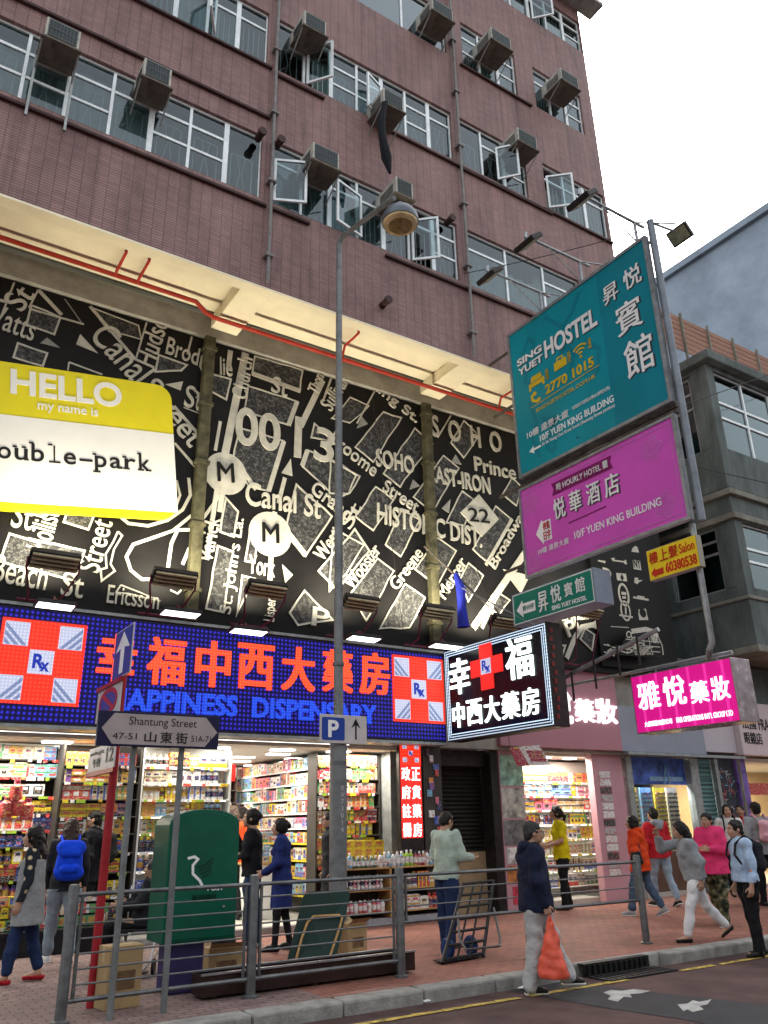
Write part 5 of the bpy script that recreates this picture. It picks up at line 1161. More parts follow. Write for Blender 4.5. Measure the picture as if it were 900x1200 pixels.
# goods at the left on the pavement edge: pink and red dispensers, netted toys
for i, (px, py, col) in enumerate(((8,950,'red'),(22,948,'red'),(33,952,'red'),(20,930,'red'))):
    p = on_y(px, py, 13.7); put(bottle_mesh('red','crimson',.09,.30,'red'), 'bottle', 'red', ('with a wide cap at the left picture edge','standing at the left picture edge'), p.x, 13.7, p.z-.1)
stb = root('display_table', 'low display table heaped with boxed sweets behind the woman in the grey waistcoat', 'display stand', (1.2,13.75,0)); MB().box(-.2, 1.75, 13.62, 14.1, .1, 1.25).build('cabinet', M_shelfd, stb, bevel=.01)
for k in range(4): row(-.2, 1.75, 13.60+.08*k, 1.252+.001, .14+.09*k, ['pink','white','red','orange','purple','lime'] , ('heaped on the low table at the left edge','heaped on the low table at the left edge'), rg, (.07,.13), .3, dp=.07)
for k in range(3): row(2.0, 3.9, 13.64, .33+k*.16, .15, ['lime','orange','sky blue','white','green','red','black','yellow'], ('stacked low by the plinth at the left','stacked low by the plinth at the left'), rg, (.10,.2))
# red registered-pharmacy strip and the phone case panel
M_redstrip = emit('lit red strip sign', (1.0,.03,.02), .75, base=(.5,.02,.02))
st = root('pharmacy_strip_sign', 'tall red lit strip with white characters and checkered cross at the dispensary doorway', 'sign', (9.3,13.3,2))
x0, x1 = on_y(468,900,13.3).x, on_y(494,900,13.3).x; z1 = on_y(480,868,13.3).z; z0 = on_y(482,982,13.3).z
MB().box(x0, x1, 13.302, 13.4, z0-.3, z1).build('box', M_dark, st); MB().box(x0+.02, x1-.02, 13.296, 13.3, z0, z1-.02).build('face', M_redstrip, st)
b = MB(); H_ = (z1-z0)
for i, (a_, c_) in enumerate(zip('政府註冊', '正貨藥房')):
    zz = z0+H_*(.58-.19*i)
    for s_, ch in ((.08,a_),(.53,c_)): text_on(b, ch, (x0+(x1-x0)*s_,13.294,zz), X_, Z_, -Y_, (x1-x0)*.38, H_*.14, .006, .02)
b.build('white_characters', M_ledchar, st)
cross(x0+.05, x1-.05, z1-H_*.24, z1-.05, 13.294, st, O=Vector((0,13.294,0)))
pc = root('poster_panel', 'narrow panel of colourful stickers beside the red strip sign', 'poster', (9.75,13.3,2)); x2, x3 = x1+.04, on_y(517,900,13.3).x
MB().box(x2, x3, 13.302, 13.4, .4, z1).build('panel', M_shelfd, pc); b = MB(); cm = ['pink','sky blue','purple','orange','red','blue','white','navy']
for i in range(16):
    b.use(i % 8); cx = rg.uniform(x2+.05, x3-.12); cz = 1.0+i*.125; b.box(cx, cx+rg.uniform(.07,.14), 13.292-.001*i, 13.2935-.001*i, cz, cz+rg.uniform(.07,.16))
b.build('sticker', [PM[c] for c in cm], pc)
# stair entrance with rolled shutter
sh_ = root('roller_shutter', 'dark roller shutter door between the dispensary and the pink cosmetics shop', 'shutter door', (10.6,13.5,0))
x0, x1 = 9.98, 11.32
k = MB(); n = 46
vs = []; 
for i in range(n+1): vs += [(x0, 13.75+(.018 if i % 2 else -.012), 1.12+i*.04), (x1, 13.75+(.018 if i % 2 else -.012), 1.12+i*.04)]
k.add(vs, [(2*i,2*i+1,2*i+3,2*i+2) for i in range(n)]); k.build('slats', mat('dark bronze slats', (.022,.02,.018), .45, metal=.5, var=.3), sh_)
MB().box(x0, x1, 13.74, 13.8, 0, 1.10).build('lower_panel', mat('tan door panel', (.30,.22,.13), .5, var=.15), sh_); MB().box(x0-.06, x0-.003, 13.42, 13.84, 0, 3.05).box(x1+.003, x1+.2, 13.42, 13.84, 0, 3.05).box(x0, x1, 13.60, 13.84, 2.72, 3.05).build('frame', M_dkalu if False else M_dark, sh_, bevel=.01)
MB().box(x0+.18, x0+.28, 13.70, 13.715, 1.9, 2.6).build('notice_strip', M_dkalu, sh_)
# pink cosmetics shop
M_pinkf = mat('dusty pink fascia', (.42,.20,.24), .45, var=.06, vs=.6); M_pinkp = mat('pink pillar', (.50,.28,.32), .45, var=.1, vs=1)
pk = root('cosmetics_shop', 'pink fronted cosmetics shop with bright white shelves', 'shop', (13.2,YS,0))
fx0, fx1 = 11.45, on_y(724,830,13.2).x; fz0, fz1 = 3.12, on_y(690,782,13.2).z
MB().box(fx0, fx1, 13.2, 13.4, fz0, fz1).build('fascia', M_pinkf, pk, bevel=.01)
b = MB()
for ch, a, c, y0, y1 in (('雅',612,640,806,848),('悅',645,667,808,848),('藥',674,694,820,846),('妝',699,720,820,848)):
    p, q = on_y(a,y1,13.2), on_y(c,y0,13.2); text_on(b, ch, (p.x,13.198,p.z), X_, Z_, -Y_, q.x-p.x, q.z-p.z, .05, .025)
b.build('white_characters', M_magw, pk)
MB().box(11.56, 12.22, 13.44, 13.62, 0, 3.1).build('poster_pillar', M_pinkp, pk); MB().box(14.32, 15.3, 13.44, 13.62, 0, 3.1).build('pillar', M_pinkp, pk)
MB().box(12.2, 14.4, 13.63, 17.0, 0, .10).build('floor', M_tilefl, pk); MB().box(11.56, 15.3, 16.9, 17.0, .1, 3.1).box(11.5, 11.58, 13.63, 17, .1, 3.1).box(15.32, 15.4, 13.63, 17, .1, 3.1).build('wall', M_shopwall, pk); MB().box(11.5, 15.4, 13.63, 17, 3.0, 3.08).build('ceiling', M_ceil, pk)
for x in (12.6,13.4,14.2): MB().box(x-.12, x+.12, 13.9, 14.1, 2.97, 2.999).build('ceiling_light', M_downl, pk)
area(pk, (13.6,13.85,2.95), 1.6, .5, 32, (1,.93,.80))
for i, (z0_, h_, c_, w0_, w1_) in enumerate(((2.35,.62,(.30,.52,.42),0,1),(1.72,.60,(.42,.40,.36),0,1),(1.20,.50,(.16,.16,.17),0,1),(.86,.32,(.62,.62,.60),.05,.95),(.50,.34,(.42,.16,.05),.03,.46),(.50,.34,(.05,.10,.28),.52,.97),(.12,.34,(.50,.05,.08),.2,.8))):
    MB().box(11.58+.62*w0_, 11.58+.62*w1_, 13.430, 13.436, z0_, z0_+h_-.02).build('poster', mat('printed poster %d' % i, c_, .4, var=.75, vs=5.5, spec=.4), pk)
b = MB()
for i in range(13):
    b.use(i % 4); cz = .5+.17*i; b.box(14.50, 14.86, 13.4305, 13.4345, cz, cz+.14)
b.build('notice', [PM[c] for c in ('white','silver','black','white')], pk)
hp = root('hanging_poster', 'tilted red and white notice hanging at the cosmetics shop entrance', 'poster', (12.5,13.2,2.8)); P = [on_y(px,py,13.1) for px,py in ((597,876),(632,873),(645,896),(606,898))]
MB().prism(P[::-1], Y_, .01).build('board', PM['white'], hp); b = MB(); b.prism([p-Y_*.001 for p in (P[0], P[0].lerp(P[1],.3), P[3].lerp(P[2],.36), P[3])][::-1], -Y_, .003); 
for f in (.3,.5,.7): a_ = P[0].lerp(P[3],f).lerp(P[1].lerp(P[2],f),.5); b.box(a_.x-.02, a_.x+.42, 13.096, 13.099, a_.z-.035, a_.z+.035)
b.build('print', PM['crimson'], hp); MB().tube([P[0], P[0]+Z_*.3], .006, 5).build('string', M_dark, hp)
zs = [.30,.62,.95,1.27,1.58,1.88,2.18,2.48]
shelving('shelving_unit', 'bright white back lit cosmetics shelving in the pink fronted shop', 12.24, 15.28, 14.2, .3, zs, 2.95, M_shelfw, grp='shelving in the cosmetics shop', lit=M_stripw)
wc = ('on the white lit shelves of the cosmetics shop','on the cosmetics shop shelves')
for i, z in enumerate(zs):
    cl_ = [['white','silver'],['white','cream'],['white','cream','silver'],['white','sky blue','yellow'],['brown','black','yellow'],['pink','red','cream','gold'],['pink','crimson','sky blue','orange'],['orange','white','cream','crimson']][i]
    row(12.28, 15.24, 14.22, z, .25, cl_, wc, rg, (.10,.16) if i < 5 else (.14,.3), kind='cosmetic_box')
# grey fascia further along, next shops
M_gfas = mat('grey fascia panel', (.26,.28,.34), .45, var=.15, vs=1); M_lfas = mat('pale lilac fascia', (.48,.44,.48), .45, var=.06, vs=1)
s2 = root('sunglasses_shop', 'small shop with racks of yellow sunglasses behind glass under a blue poster', 'shop', (16.5,YS,0))
MB().box(fx1+.01, 18.2, 13.22, 13.4, 3.12, 4.15).build('fascia', M_gfas, s2, bevel=.01); MB().box(18.21, on_y(866,850,13.1).x-.02, 13.26, 13.4, 3.2, 4.1).build('fascia', M_lfas, s2, bevel=.01)
MB().box(fx1+.01, on_y(866,850,13.1).x-.02, 13.05, 13.21, 3.04, 3.10).build('canopy_edge', M_steel, s2)
MB().box(15.42, 15.62, 13.42, 13.62, 0, 3.04).box(17.75, 18.05, 13.42, 13.62, 0, 3.04).build('pillar', M_dkalu, s2, bevel=.01)
MB().box(15.63, 17.74, 13.60, 13.62, 2.42, 3.04).build('poster', mat('blue printed poster', (.06,.12,.42), .4, var=.9, vs=2.2), s2)
b = MB(); b.tube([(16.9,13.59,2.45),(17.0,13.59,2.85),(17.1,13.59,2.45)], .03, 6); b.box(16.4,17.6,13.59,13.597,2.5,2.6); b.build('poster_print', PM['sky blue'], s2)
MB().box(15.63, 17.74, 13.5, 15.5, 0, .1).build('floor', M_tilefl, s2); MB().box(15.63, 17.74, 15.5, 15.6, .1, 3.04).build('wall', M_shopwall, s2); MB().box(15.63,17.74,13.63,15.5,2.98,3.04).build('ceiling', M_ceil, s2)
area(s2, (16.7,13.9,2.9), 1.6, .4, 60)
MB().box(15.65, 17.72, 13.55, 14.0, .101, .95).build('display_counter', mat('brown counter', (.12,.07,.05), .5, var=.2), s2, bevel=.01)
MB().box(15.64, 17.73, 13.545, 13.549, 1.0, 2.41).build('shop_window', glassmat('shop glass', (.9,.93,.93), .03), s2)
for i, x in enumerate((15.95,16.45,16.95,17.4)):
    t = root('sunglasses_rack', ['yellow sunglasses rack nearest the pink pillar','white lit sunglasses rack with blue lenses','bright yellow sunglasses rack right of centre','tan rack of framed glasses beside the grey pillar'][i], 'rack', (x,13.85,.95), group='racks in the sunglasses shop')
    MB().box(x-.19, x+.19, 13.82, 13.86, .952, 2.36).build('panel', PM[['yellow','sky blue','yellow','cream'][i]], t); k = MB()
    for j in range(13):
        for s_ in (-1,1): k.box(x+s_*.09-.065, x+s_*.09+.065, 13.775, 13.815, 1.0+j*.1, 1.045+j*.1)
    tag(k.build('sunglasses', PM[['black','navy','brown','black'][i]], t), kind='stuff')
s3 = root('shutter_door', 'narrow green and grey striped roller shutter beside the graffiti wall', 'shutter door', (18.4,13.5,0))
k = MB(); vs = []; n = 60
for i in range(n+1): vs += [(18.06,13.55+(.02 if i % 2 else -.01),.05+i*.05),(18.72,13.55+(.02 if i % 2 else -.01),.05+i*.05)]
k.add(vs, [(2*i,2*i+1,2*i+3,2*i+2) for i in range(n)])
k.build('slats', mat('teal striped slats', (.10,.20,.20), .45, metal=.2, var=.6, vs=2, stretch=(.1,.1,5)), s3); MB().box(18.73, 18.85, 13.42, 13.62, 0, 3.04).build('frame', M_dkalu, s3)
gw = root('graffiti_wall', 'dark grey wall covered in scribbled graffiti with a pale downpipe', 'wall', (20,13.5,0))
MB().box(18.86, on_y(866,850,13.1).x+.04, 13.5, 13.7, 0, 3.2).build('wall', mat('dark slate wall', (.035,.042,.055), .6, var=.5, vs=1.2), gw)
b = MB()
for i in range(26):
    x, z = rg.uniform(18.95,19.7), rg.uniform(1.5,2.8); pts = [Vector((x,13.497,z))]
    for k_ in range(5): pts.append(pts[-1]+Vector((rg.uniform(-.12,.18),0,rg.uniform(-.16,.16))))
    b.use(i % 4); b.strip(pts, .02, -Y_, .003)
b.build('graffiti', [PM[c] for c in ('silver','crimson','sky blue','black')], gw); MB().tube([(19.7,13.42,.3),(19.7,13.42,3.1)], .05, 9).build('downpipe', M_oldlight, gw, smooth=True)
E4 = on_y(866,850,13.1).x
s4 = root('clothing_shop', 'warm lit shop opening at the right picture edge with a pale fascia', 'shop', (23,YS,0))
MB().box(E4, 32, 13.1, 13.4, 3.15, 4.5).build('fascia', mat('pale pink fascia', (.58,.48,.50), .45, var=.08), s4, bevel=.01)
b = MB(); p = on_y(868,860,13.1); text_on(b, '法國', (E4+.12,13.098,3.80), X_, Z_, -Y_, .62, .36, .008, .01); text_on(b, 'FRANCE', (E4+.85,13.098,3.80), X_, Z_, -Y_, 1.0, .30, .008, .01); text_on(b, '眼鏡店', (E4+.12,13.098,3.42), X_, Z_, -Y_, .8, .32, .008, .01); b.build('dark_characters', M_ink, s4)
MB().box(E4+.05, E4+.45, 13.42, 13.6, 0, 3.14).build('poster_pillar', mat('purple blue poster', (.16,.10,.34), .4, var=.8, vs=2.5), s4); MB().box(E4+.45, 32, 16.5, 16.6, 0, 3.1).build('wall', mat('warm beige wall', (.62,.46,.26), .6, var=.1), s4); MB().box(E4+.45, 32, 13.42, 16.5, 3.0, 3.1).build('ceiling', M_ceil, s4); MB().box(E4+.45,32,13.5,16.5,0,.08).build('floor', M_tilefl, s4)
area(s4, (22.4,14.8,2.9), 3, 1.5, 90, (1,.85,.6))
k = root('red_shop_banner', 'red banner inside the warm lit shop at the right edge', 'banner', (22.6,13.6,2.4)); MB().box(E4+.8, E4+2.2, 13.7, 13.73, 2.2, 2.5).build('panel', PM['red'], k)
# dark unlit void behind the hoarding so that nothing shows through between shops
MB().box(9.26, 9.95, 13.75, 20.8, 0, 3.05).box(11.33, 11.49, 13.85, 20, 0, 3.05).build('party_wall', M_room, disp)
# whatever exceeds the individual packets
if REST:
    b = MB(); mats = []; idx = {}
    for me, x, y, z, rz in REST['r']:
        Mx = Matrix.Translation((x,y,z)) @ Matrix.Rotation(rz, 4, 'Z'); vs = [Mx @ v.co for v in me.vertices]; o = len(b.v); b.v += [tuple(v) for v in vs]
        for p in me.polygons:
            m = me.materials[p.material_index]
            if m.name not in idx: idx[m.name] = len(mats); mats.append(m)
            b.f.append([i+o for i in p.vertices]); b.mi.append(idx[m.name])
    tag(b.build('packed_goods', mats), kind='stuff')
# ------------------------------------------------------------------ street furniture
M_galv = mat('grey painted steel post', (0.17,0.18,0.185), 0.5, metal=.3, var=.3, vs=6)
M_rail = mat('dull grey railing', (0.13,0.135,0.14), 0.45, metal=.5, var=.35, vs=8)
M_redpost = mat('red painted post', (0.30,0.018,0.025), .4, var=.2, vs=5)
M_plate = mat('grey white sign plate', (.50,.47,.47), .45, var=.1); M_navy = mat('navy sign plate', (.012,.012,.045), .45, var=.15); M_signblue = mat('sign blue', (.02,.055,.30), .4, var=.1); M_blackp = mat('black sign print', (.012,.012,.014), .5); M_signred = mat('sign red', (.42,.01,.02), .4)
# street lamp
b0 = on_z(396, 1120, 0); LX, LYY = b0.x, b0.y; top = on_y(404, 287, LYY).z
lp = root('street_lamp', 'tall grey street lamp post with a round yellow lensed head on a bent arm', 'street lamp', (LX,LYY,0))
MB().lathe((LX,LYY,0), [(.15,0),(.15,.05),(.125,.07),(.125,2.72),(.118,2.80),(.080,2.92),(.074,3.0),(.052,top-.1),(.050,top)], 20).build('post', M_galv, lp, smooth=True)
k = MB(); 
for zz in (3.9,): k.lathe((LX,LYY,zz), [(.09,0),(.09,.05)], 16)
k.lathe((LX,LYY,2.45), [(.128,0),(.128,.06)], 16); k.build('collar', M_rail, lp)
hd = on_x(469, 258, LX); arm_end = on_x(462, 232, LX)
MB().tube([(LX,LYY,top-.15),(LX,LYY-.02,top-.02),(LX,LYY-.12,top+.06),(LX,arm_end.y,arm_end.z)], [.05,.05,.05,.045], 10).build('arm', M_galv, lp, smooth=True)
hc = Vector((LX, hd.y, hd.z)); Rh = .30
hh = MB().lathe(hc, [(Rh,-.06),(Rh*1.02,0),(Rh*.98,.06),(Rh*.8,.16),(Rh*.5,.24),(.08,.28),(.06,.34)], 28).build('lamp_head', mat('lamp housing', (.10,.115,.135), .4, metal=.4, var=.25), lp, smooth=True)
g = MB().lathe(hc, [(Rh*.96,-.065),(Rh*.92,-.095),(Rh*.6,-.125),(.05,-.135)], 28).build('lens', mat('yellowed lens', (.60,.47,.26), .25, var=.35, vs=5, coat=.5), hh, smooth=True); WL[hh.name] = WL[lp.name]
g.data.transform(Matrix.Identity(4))
MB().lathe(hc, [(Rh*.66,-.124),(Rh*.6,-.132),(Rh*.3,-.142)], 24).build('reflector_ring', mat('brown reflector', (.20,.13,.05), .3, var=.5, vs=9), hh, smooth=True)
# stickers running down the post
q = MB(); text_on(q, '0\nV\n7\n3\n0\n1\n4', (LX-.03,LYY-.127,1.55), X_, Z_, -Y_, .06, .62, .001); q.build('post_number', M_plate, lp)
# parking sign on the lamp post
PY_ = LYY-.16; a = on_y(375,838,PY_); b_ = on_y(430,874,PY_); ps = root('parking_sign', 'grey parking plate with a blue P and an up arrow on the lamp post', 'sign', (a.x,PY_,b_.z))
x0, x1, z0, z1 = a.x, b_.x, b_.z+.02, on_y(402,838,PY_).z
MB().box(x0, x1, PY_, PY_+.015, z0, z1).build('plate', M_plate, ps, bevel=.003); w_ = x1-x0; h_ = z1-z0
q = MB(); q.prism(rrect(x0+w_*.04, x0+w_*.52, z0+h_*.10, z1-h_*.10, .03, PY_-.001), -Y_, .002); q.build('blue_panel', M_signblue, ps)
q = MB(); text_on(q, 'P', (x0+w_*.17,PY_-.004,z0+h_*.2), X_, Z_, -Y_, w_*.22, h_*.6, .003, .03); q.build('lettering', M_wht, ps)
q = MB(); xm = x0+w_*.76; q.box(xm-.014, xm+.014, PY_-.003, PY_-.001, z0+h_*.15, z0+h_*.7); q.prism([(xm-w_*.1,PY_-.001,z0+h_*.55),(xm,PY_-.001,z0+h_*.9),(xm+w_*.1,PY_-.001,z0+h_*.55),(xm,PY_-.001,z0+h_*.68)][::-1], -Y_, .003); q.build('arrow', M_blackp, ps)
MB().box(LX-.1, LX+.1, PY_+.016, LYY-.05, z0+h_*.4, z0+h_*.5).build('bracket', M_rail, ps)
# street name plate on two posts
SN = 8.52; ns = root('street_name_sign', 'long hexagonal Shantung Street name plate on two grey posts', 'street sign', (2.9,SN,0))
a = on_y(116,838,SN); b_ = on_y(257,850,SN); x0, x1 = a.x, b_.x; z1 = on_y(190,836,SN).z; z0 = on_y(190,876,SN).z
MB().box(x0, x1, SN, SN+.05, z0, z1).build('plate', M_navy, ns, bevel=.004); w_, h_ = x1-x0, z1-z0
q = MB(); q.prism([(x0+w_*p,SN-.001,z0+h_*r_) for p, r_ in ((.03,.5),(.12,.94),(.88,.94),(.985,.5),(.88,.06),(.12,.06))], -Y_, .002); q.build('name_field', mat('faded pinkish plate', (.34,.29,.29), .5, var=.12), ns)
q = MB()
def nt(s_, a, c, d, e, bo=.0): text_on(q, s_, (x0+w_*a,SN-.0035,z0+h_*c), X_, Z_, -Y_, w_*(d-a), h_*(e-c), .002, bo)
nt('Shantung Street', .24, .55, .80, .86); nt('山', .37, .14, .47, .44, .02); nt('東', .50, .12, .60, .46, .02); nt('街', .63, .12, .73, .46, .02); nt('47-51', .12, .20, .31, .38); nt('51A-71', .76, .20, .93, .38)
q.build('lettering', M_blackp, ns)
for px, py in ((122,1192),(193,1188)):
    p = on_z(px, py, 0); MB().tube([(p.x,SN+.09,.001),(p.x,SN+.09,z1-.05)], .032, 12).build('post', M_galv, ns, smooth=True)
k = MB()
for px in (122,193): p = on_z(px,1190,0); k.box(p.x-.05, p.x+.05, SN+.051, SN+.12, z0+h_*.25, z0+h_*.35); k.box(p.x-.05, p.x+.05, SN+.051, SN+.12, z0+h_*.7, z0+h_*.8)
k.build('clamp', M_rail, ns)
# red pole with traffic plates seen edge on
p = on_z(106,1181,0); RX, RY = p.x, p.y; tp = on_y(149,770,RY).z
rp_ = root('traffic_sign_pole', 'red painted pole carrying three traffic plates beside the street name sign', 'sign pole', (RX,RY,0)); MB().tube([(RX,RY,.001),(RX,RY,tp)], .045, 14).build('pole', M_redpost, rp_, smooth=True)
def xplate(nm, lab, l, r, t, b): 
    X = RX-.055; ya = on_x(l, (t+b)/2, X).y; yb = on_x(r, (t+b)/2, X).y; m = (l+r)/2; zt, zb = on_x(m, t, X).z, on_x(m, b, X).z
    B = Board(X, ya, yb, zb, zt); t_ = root(nm, lab, 'sign', (X,ya,zb)); q = MB(); B.box(q, .012, 0, .001); q.build('plate', M_plate, t_); k = MB(); k.box(X+.0135, RX-.03, RY-.05, RY+.05, zb+.05, zb+.09); k.build('bracket', M_redpost, t_); return B, t_
B, t_ = xplate('one_way_sign', 'narrow blue one way plate with white arrow atop the red pole', 134, 154, 738, 792)
q = MB(); B.rect(q, .03,.02,.97,.98,.002); q.build('blue_face', M_signblue, t_); q = MB(); B.poly(q, [(.40,.08),(.60,.08),(.60,.60),(.88,.55),(.5,.93),(.12,.55),(.40,.60)], .005); q.build('arrow', M_wht, t_)
B, t_ = xplate('no_parking_sign', 'white plate with a round blue and red no parking disc on the red pole', 114, 140, 806, 842)
q = MB(); c_ = [(.5+.36*math.cos(i*math.pi/14),.55+.36*math.sin(i*math.pi/14)) for i in range(28)]; B.poly(q, c_, .003); q.build('blue_disc', M_signblue, t_); q = MB(); B.line(q, c_, .05, .005, True); B.line(q, [(.26,.80),(.74,.30)], .05, .006); q.build('red_ring', M_signred, t_); q = MB(); q.box(B.X-.02, B.X+.03, B.yb-.02, B.ya+.03, B.z1+.002, B.z1+.05); q.build('top_frame', M_redpost, t_)
B, t_ = xplate('time_plate', 'white supplementary plate with black times and 12 on the red pole', 104, 134, 874, 902)
q = MB(); B.text(q, '12', .70,.25,.96,.85,.003,.02,.002); B.text(q, 'midnight', .08,.62,.6,.85,.003,.0,.002); B.text(q, '午夜', .2,.15,.5,.55,.003,.01,.002); q.build('lettering', M_blackp, t_); q = MB(); q.box(B.X-.01, B.X+.03, B.yb-.02, B.ya+.03, B.z0-.05, B.z0-.002); q.build('bottom_frame', M_redpost, t_)
# railings
def railing(name, label, x0, x1, y, zlo, zhi, bars, endgap=.09):
    t = root(name, label, 'railing', ((x0+x1)/2,y,0), group='grey pavement railings')
    MB().tube([(x0+.04,y,zhi),(x1-.04,y,zhi)], .021, 9).build('top_rail', M_rail, t, smooth=True); MB().tube([(x0+.04,y,zlo),(x1-.04,y,zlo)], .021, 9).build('bottom_rail', M_rail, t, smooth=True)
    for xx in (x0+endgap, x1-endgap): MB().tube([(xx,y,zlo-.02),(xx,y,zhi)], .018, 8).build('end_bar', M_rail, t, smooth=True)
    for i in range(bars):
        zz = zlo+(zhi-zlo)*(i+1)/(bars+1); MB().tube([(x0+endgap,y,zz),(x1-endgap,y,zz)], .0095, 6).build('bar', M_rail, t, smooth=True)
    return t
RYY = 8.76; px_posts = [on_z(70,1200,0).x, on_z(295,1170,0).x, on_z(470,1145,0).x, on_z(609,1122,0).x, on_z(736,1103,0).x]
plabs = ['leftmost grey railing post beside the paper carton','grey railing post in front of the green post cabinet','grey railing post right of the leaning green table top','grey railing post hidden behind the man with the red bag','rightmost grey railing post beside the drain grating']
for i, xx in enumerate(px_posts):
    t = root('railing_post', plabs[i], 'post', (xx,RYY,0), group='grey railing posts along the kerb')
    MB().lathe((xx,RYY,0), [(.052,.001),(.052,1.13),(.045,1.15),(.01,1.155)], 14).build('post', M_rail, t, smooth=True)
    MB().lathe((xx,RYY,0), [(.085,.001),(.085,.02),(.055,.03)], 14).build('base_collar', M_rail, t)
railing('railing', 'full height railing panel left of the green post cabinet', px_posts[0], px_posts[1], RYY, .17, 1.06, 6)
railing('railing', 'full height railing panel in front of the leaning green table top', px_posts[1], px_posts[2], RYY, .17, 1.06, 6)
railing('railing', 'half height railing panel in front of the sack truck', px_posts[2], px_posts[3], RYY, .56, 1.06, 2)
railing('railing', 'half height railing panel right of the man with the red bag', px_posts[3], px_posts[4], RYY, .56, 1.06, 2)
# green post cabinet
M_post = mat('post green', (.002,.085,.050), .42, var=.22, vs=2, coat=.15); M_purple = mat('dark purple plinth', (.035,.028,.10), .6, var=.3)
CY_ = 9.32; x0 = on_y(194,1040,CY_).x; x1 = on_y(278,1040,CY_).x; zb = on_y(236,1103,CY_).z; zs_ = on_y(236,966,CY_).z; zt = on_y(240,948,CY_).z
pcab = root('post_cabinet', 'arched green post cabinet with a white bird mark on a dark purple plinth', 'post box', ((x0+x1)/2,CY_+.25,0))
n = 14; prof = [(x0,CY_,zb),(x1,CY_,zb)]+[((x0+x1)/2+(x1-x0)/2*math.cos(math.pi*i/n), CY_, zs_+(zt-zs_)*math.sin(math.pi*i/n)) for i in range(n+1)]
MB().prism(prof[::-1], Y_, .52).build('cabinet', M_post, pcab, bevel=.012); MB().box(x0+.12, x1-.32, CY_+.08, CY_+.44, 0.001, zb-.002).build('plinth', M_purple, pcab, bevel=.02)
q = MB(); zc = (zs_+zb)/2
MB().prism([(p[0]*.94+(x0+x1)/2*.06, CY_-.001, p[2]*.95+zc*.05) for p in prof][::-1], -Y_, .008).build('door', M_post, pcab, bevel=.004)
z_ = lambda px, py: on_y(px, py, CY_-.011)
q.strip([z_(220,1006),(z_(228,1004)),z_(232,1007),z_(226,1014),z_(226,1024),z_(234,1032),z_(237,1038),(z_(238,1042))], .028, -Y_, .003); q.build('bird_mark', M_wht, pcab)
q = MB(); [q.strip([z_(231+2*i,1016+4*i), z_(240+2*i,1014+3*i), z_(250-i,1005+5*i)], .016, -Y_, .003+.0004*i) for i in range(4)]; text_on(q, '香港郵政', z_(224,1057), X_, Z_, -Y_, .30, .07, .003, .01); q.build('dark_mark', mat('dark green print', (.003,.035,.018), .5), pcab)
q = MB(); text_on(q, 'POST', z_(243,1044), X_, Z_, -Y_, .19, .055, .003, .02); q.build('lettering', M_wht, pcab)
MB().lathe(z_(262,1062), [(.014,0),(.014,-.01)], 10, axis='Y').build('lock', M_chrome, pcab)
# cartons
M_card = mat('brown cardboard', (.36,.25,.13), .8, var=.18, vs=4); M_tape = mat('parcel tape', (.46,.35,.20), .35)
def carton(px, py, wd, dp, ht, rz, label, flaps=True):
    p = on_z(px, py, 0.002); t = root('cardboard_box', label, 'box', (p.x,p.y,0.002), group='cardboard boxes on the pavement', rz=R(rz))
    WL[t.name] = Vector((0,0,0)); MB().box(-wd/2, wd/2, -dp/2, dp/2, 0, ht).build('body', M_card, t, bevel=.006); MB().box(-wd/2-.001, wd/2+.001, -.03, .03, ht*.75, ht+.0015).build('tape', M_tape, t); MB().box(-wd*.28, wd*.30, -dp/2-.002, -dp/2-.0005, ht*.3, ht*.6).build('print', mat('carton print', (.16,.10,.05), .8, var=.5, vs=12), t)
    if flaps:
        for s_ in (-1,1): MB().add([(-wd/2,s_*dp/2,ht),(wd/2,s_*dp/2,ht),(wd/2,s_*(dp/2+.10),ht+.06),(-wd/2,s_*(dp/2+.10),ht+.06)], [(0,1,2,3)]).build('flap', M_card, t)
carton(136,1180,.36,.28,.55,8,'tall cardboard box behind the leftmost railing panel', False); carton(260,1146,.42,.30,.33,-6,'open cardboard box behind the post cabinet plinth'); carton(411,1122,.34,.28,.42,12,'worn cardboard box right of the leaning green table top')
p = on_z(258,1140,.3); bagm = MB().lathe((on_z(260,1146,0).x,on_z(260,1146,0).y,.24), [(.10,0),(.15,.08),(.14,.18),(.07,.27),(.03,.33)], 12); single(bagm, 'bin_bag', mat('black plastic', (.012,.012,.014), .3, var=.3, bump=.6, bs=25), 'black plastic bag stuffed in the open cardboard box', 'bag', smooth=True)
single(MB().box(on_z(191,1150,0).x-.04, on_z(191,1150,0).x+.04, 9.86, 9.88, .002, .45), 'cream_board', mat('cream board', (.60,.52,.32), .7), 'narrow cream board leaning behind the purple plinth', 'board')
# leaning green table top
lt = root('folding_table', 'dark green folded table top with wooden leg loop leaning on the lamp post', 'table', (5.4,10.2,0))
P = [on_z(334,1134,.002), on_z(392,1130,.002), on_y(411,1044,LYY-.2), on_y(356,1046,LYY-.2)]
u = (P[1]-P[0]); v = (P[3]-P[0]); wd = u.length; ht = v.length; u.normalize(); v.normalize(); n = u.cross(v).normalized(); rr = .09
def TT(a, b, d=0): return P[0]+(P[1]-P[0]).lerp(P[2]-P[3], b)*a + (P[3]-P[0])*b + n*d
pts = []
for cx, cy, a0 in ((1,0,-90),(1,1,0),(0,1,90),(0,0,180)):
    for i in range(6): 
        a = R(a0+18*i); pts.append(TT((rr/wd if cx == 0 else 1-rr/wd)+rr/wd*math.cos(a), (rr/ht if cy == 0 else 1-rr/ht)+rr/ht*math.sin(a)))
MB().prism(pts, n, .035).build('table_top', mat('bottle green laminate', (.004,.024,.017), .5, var=.2), lt, bevel=.006)
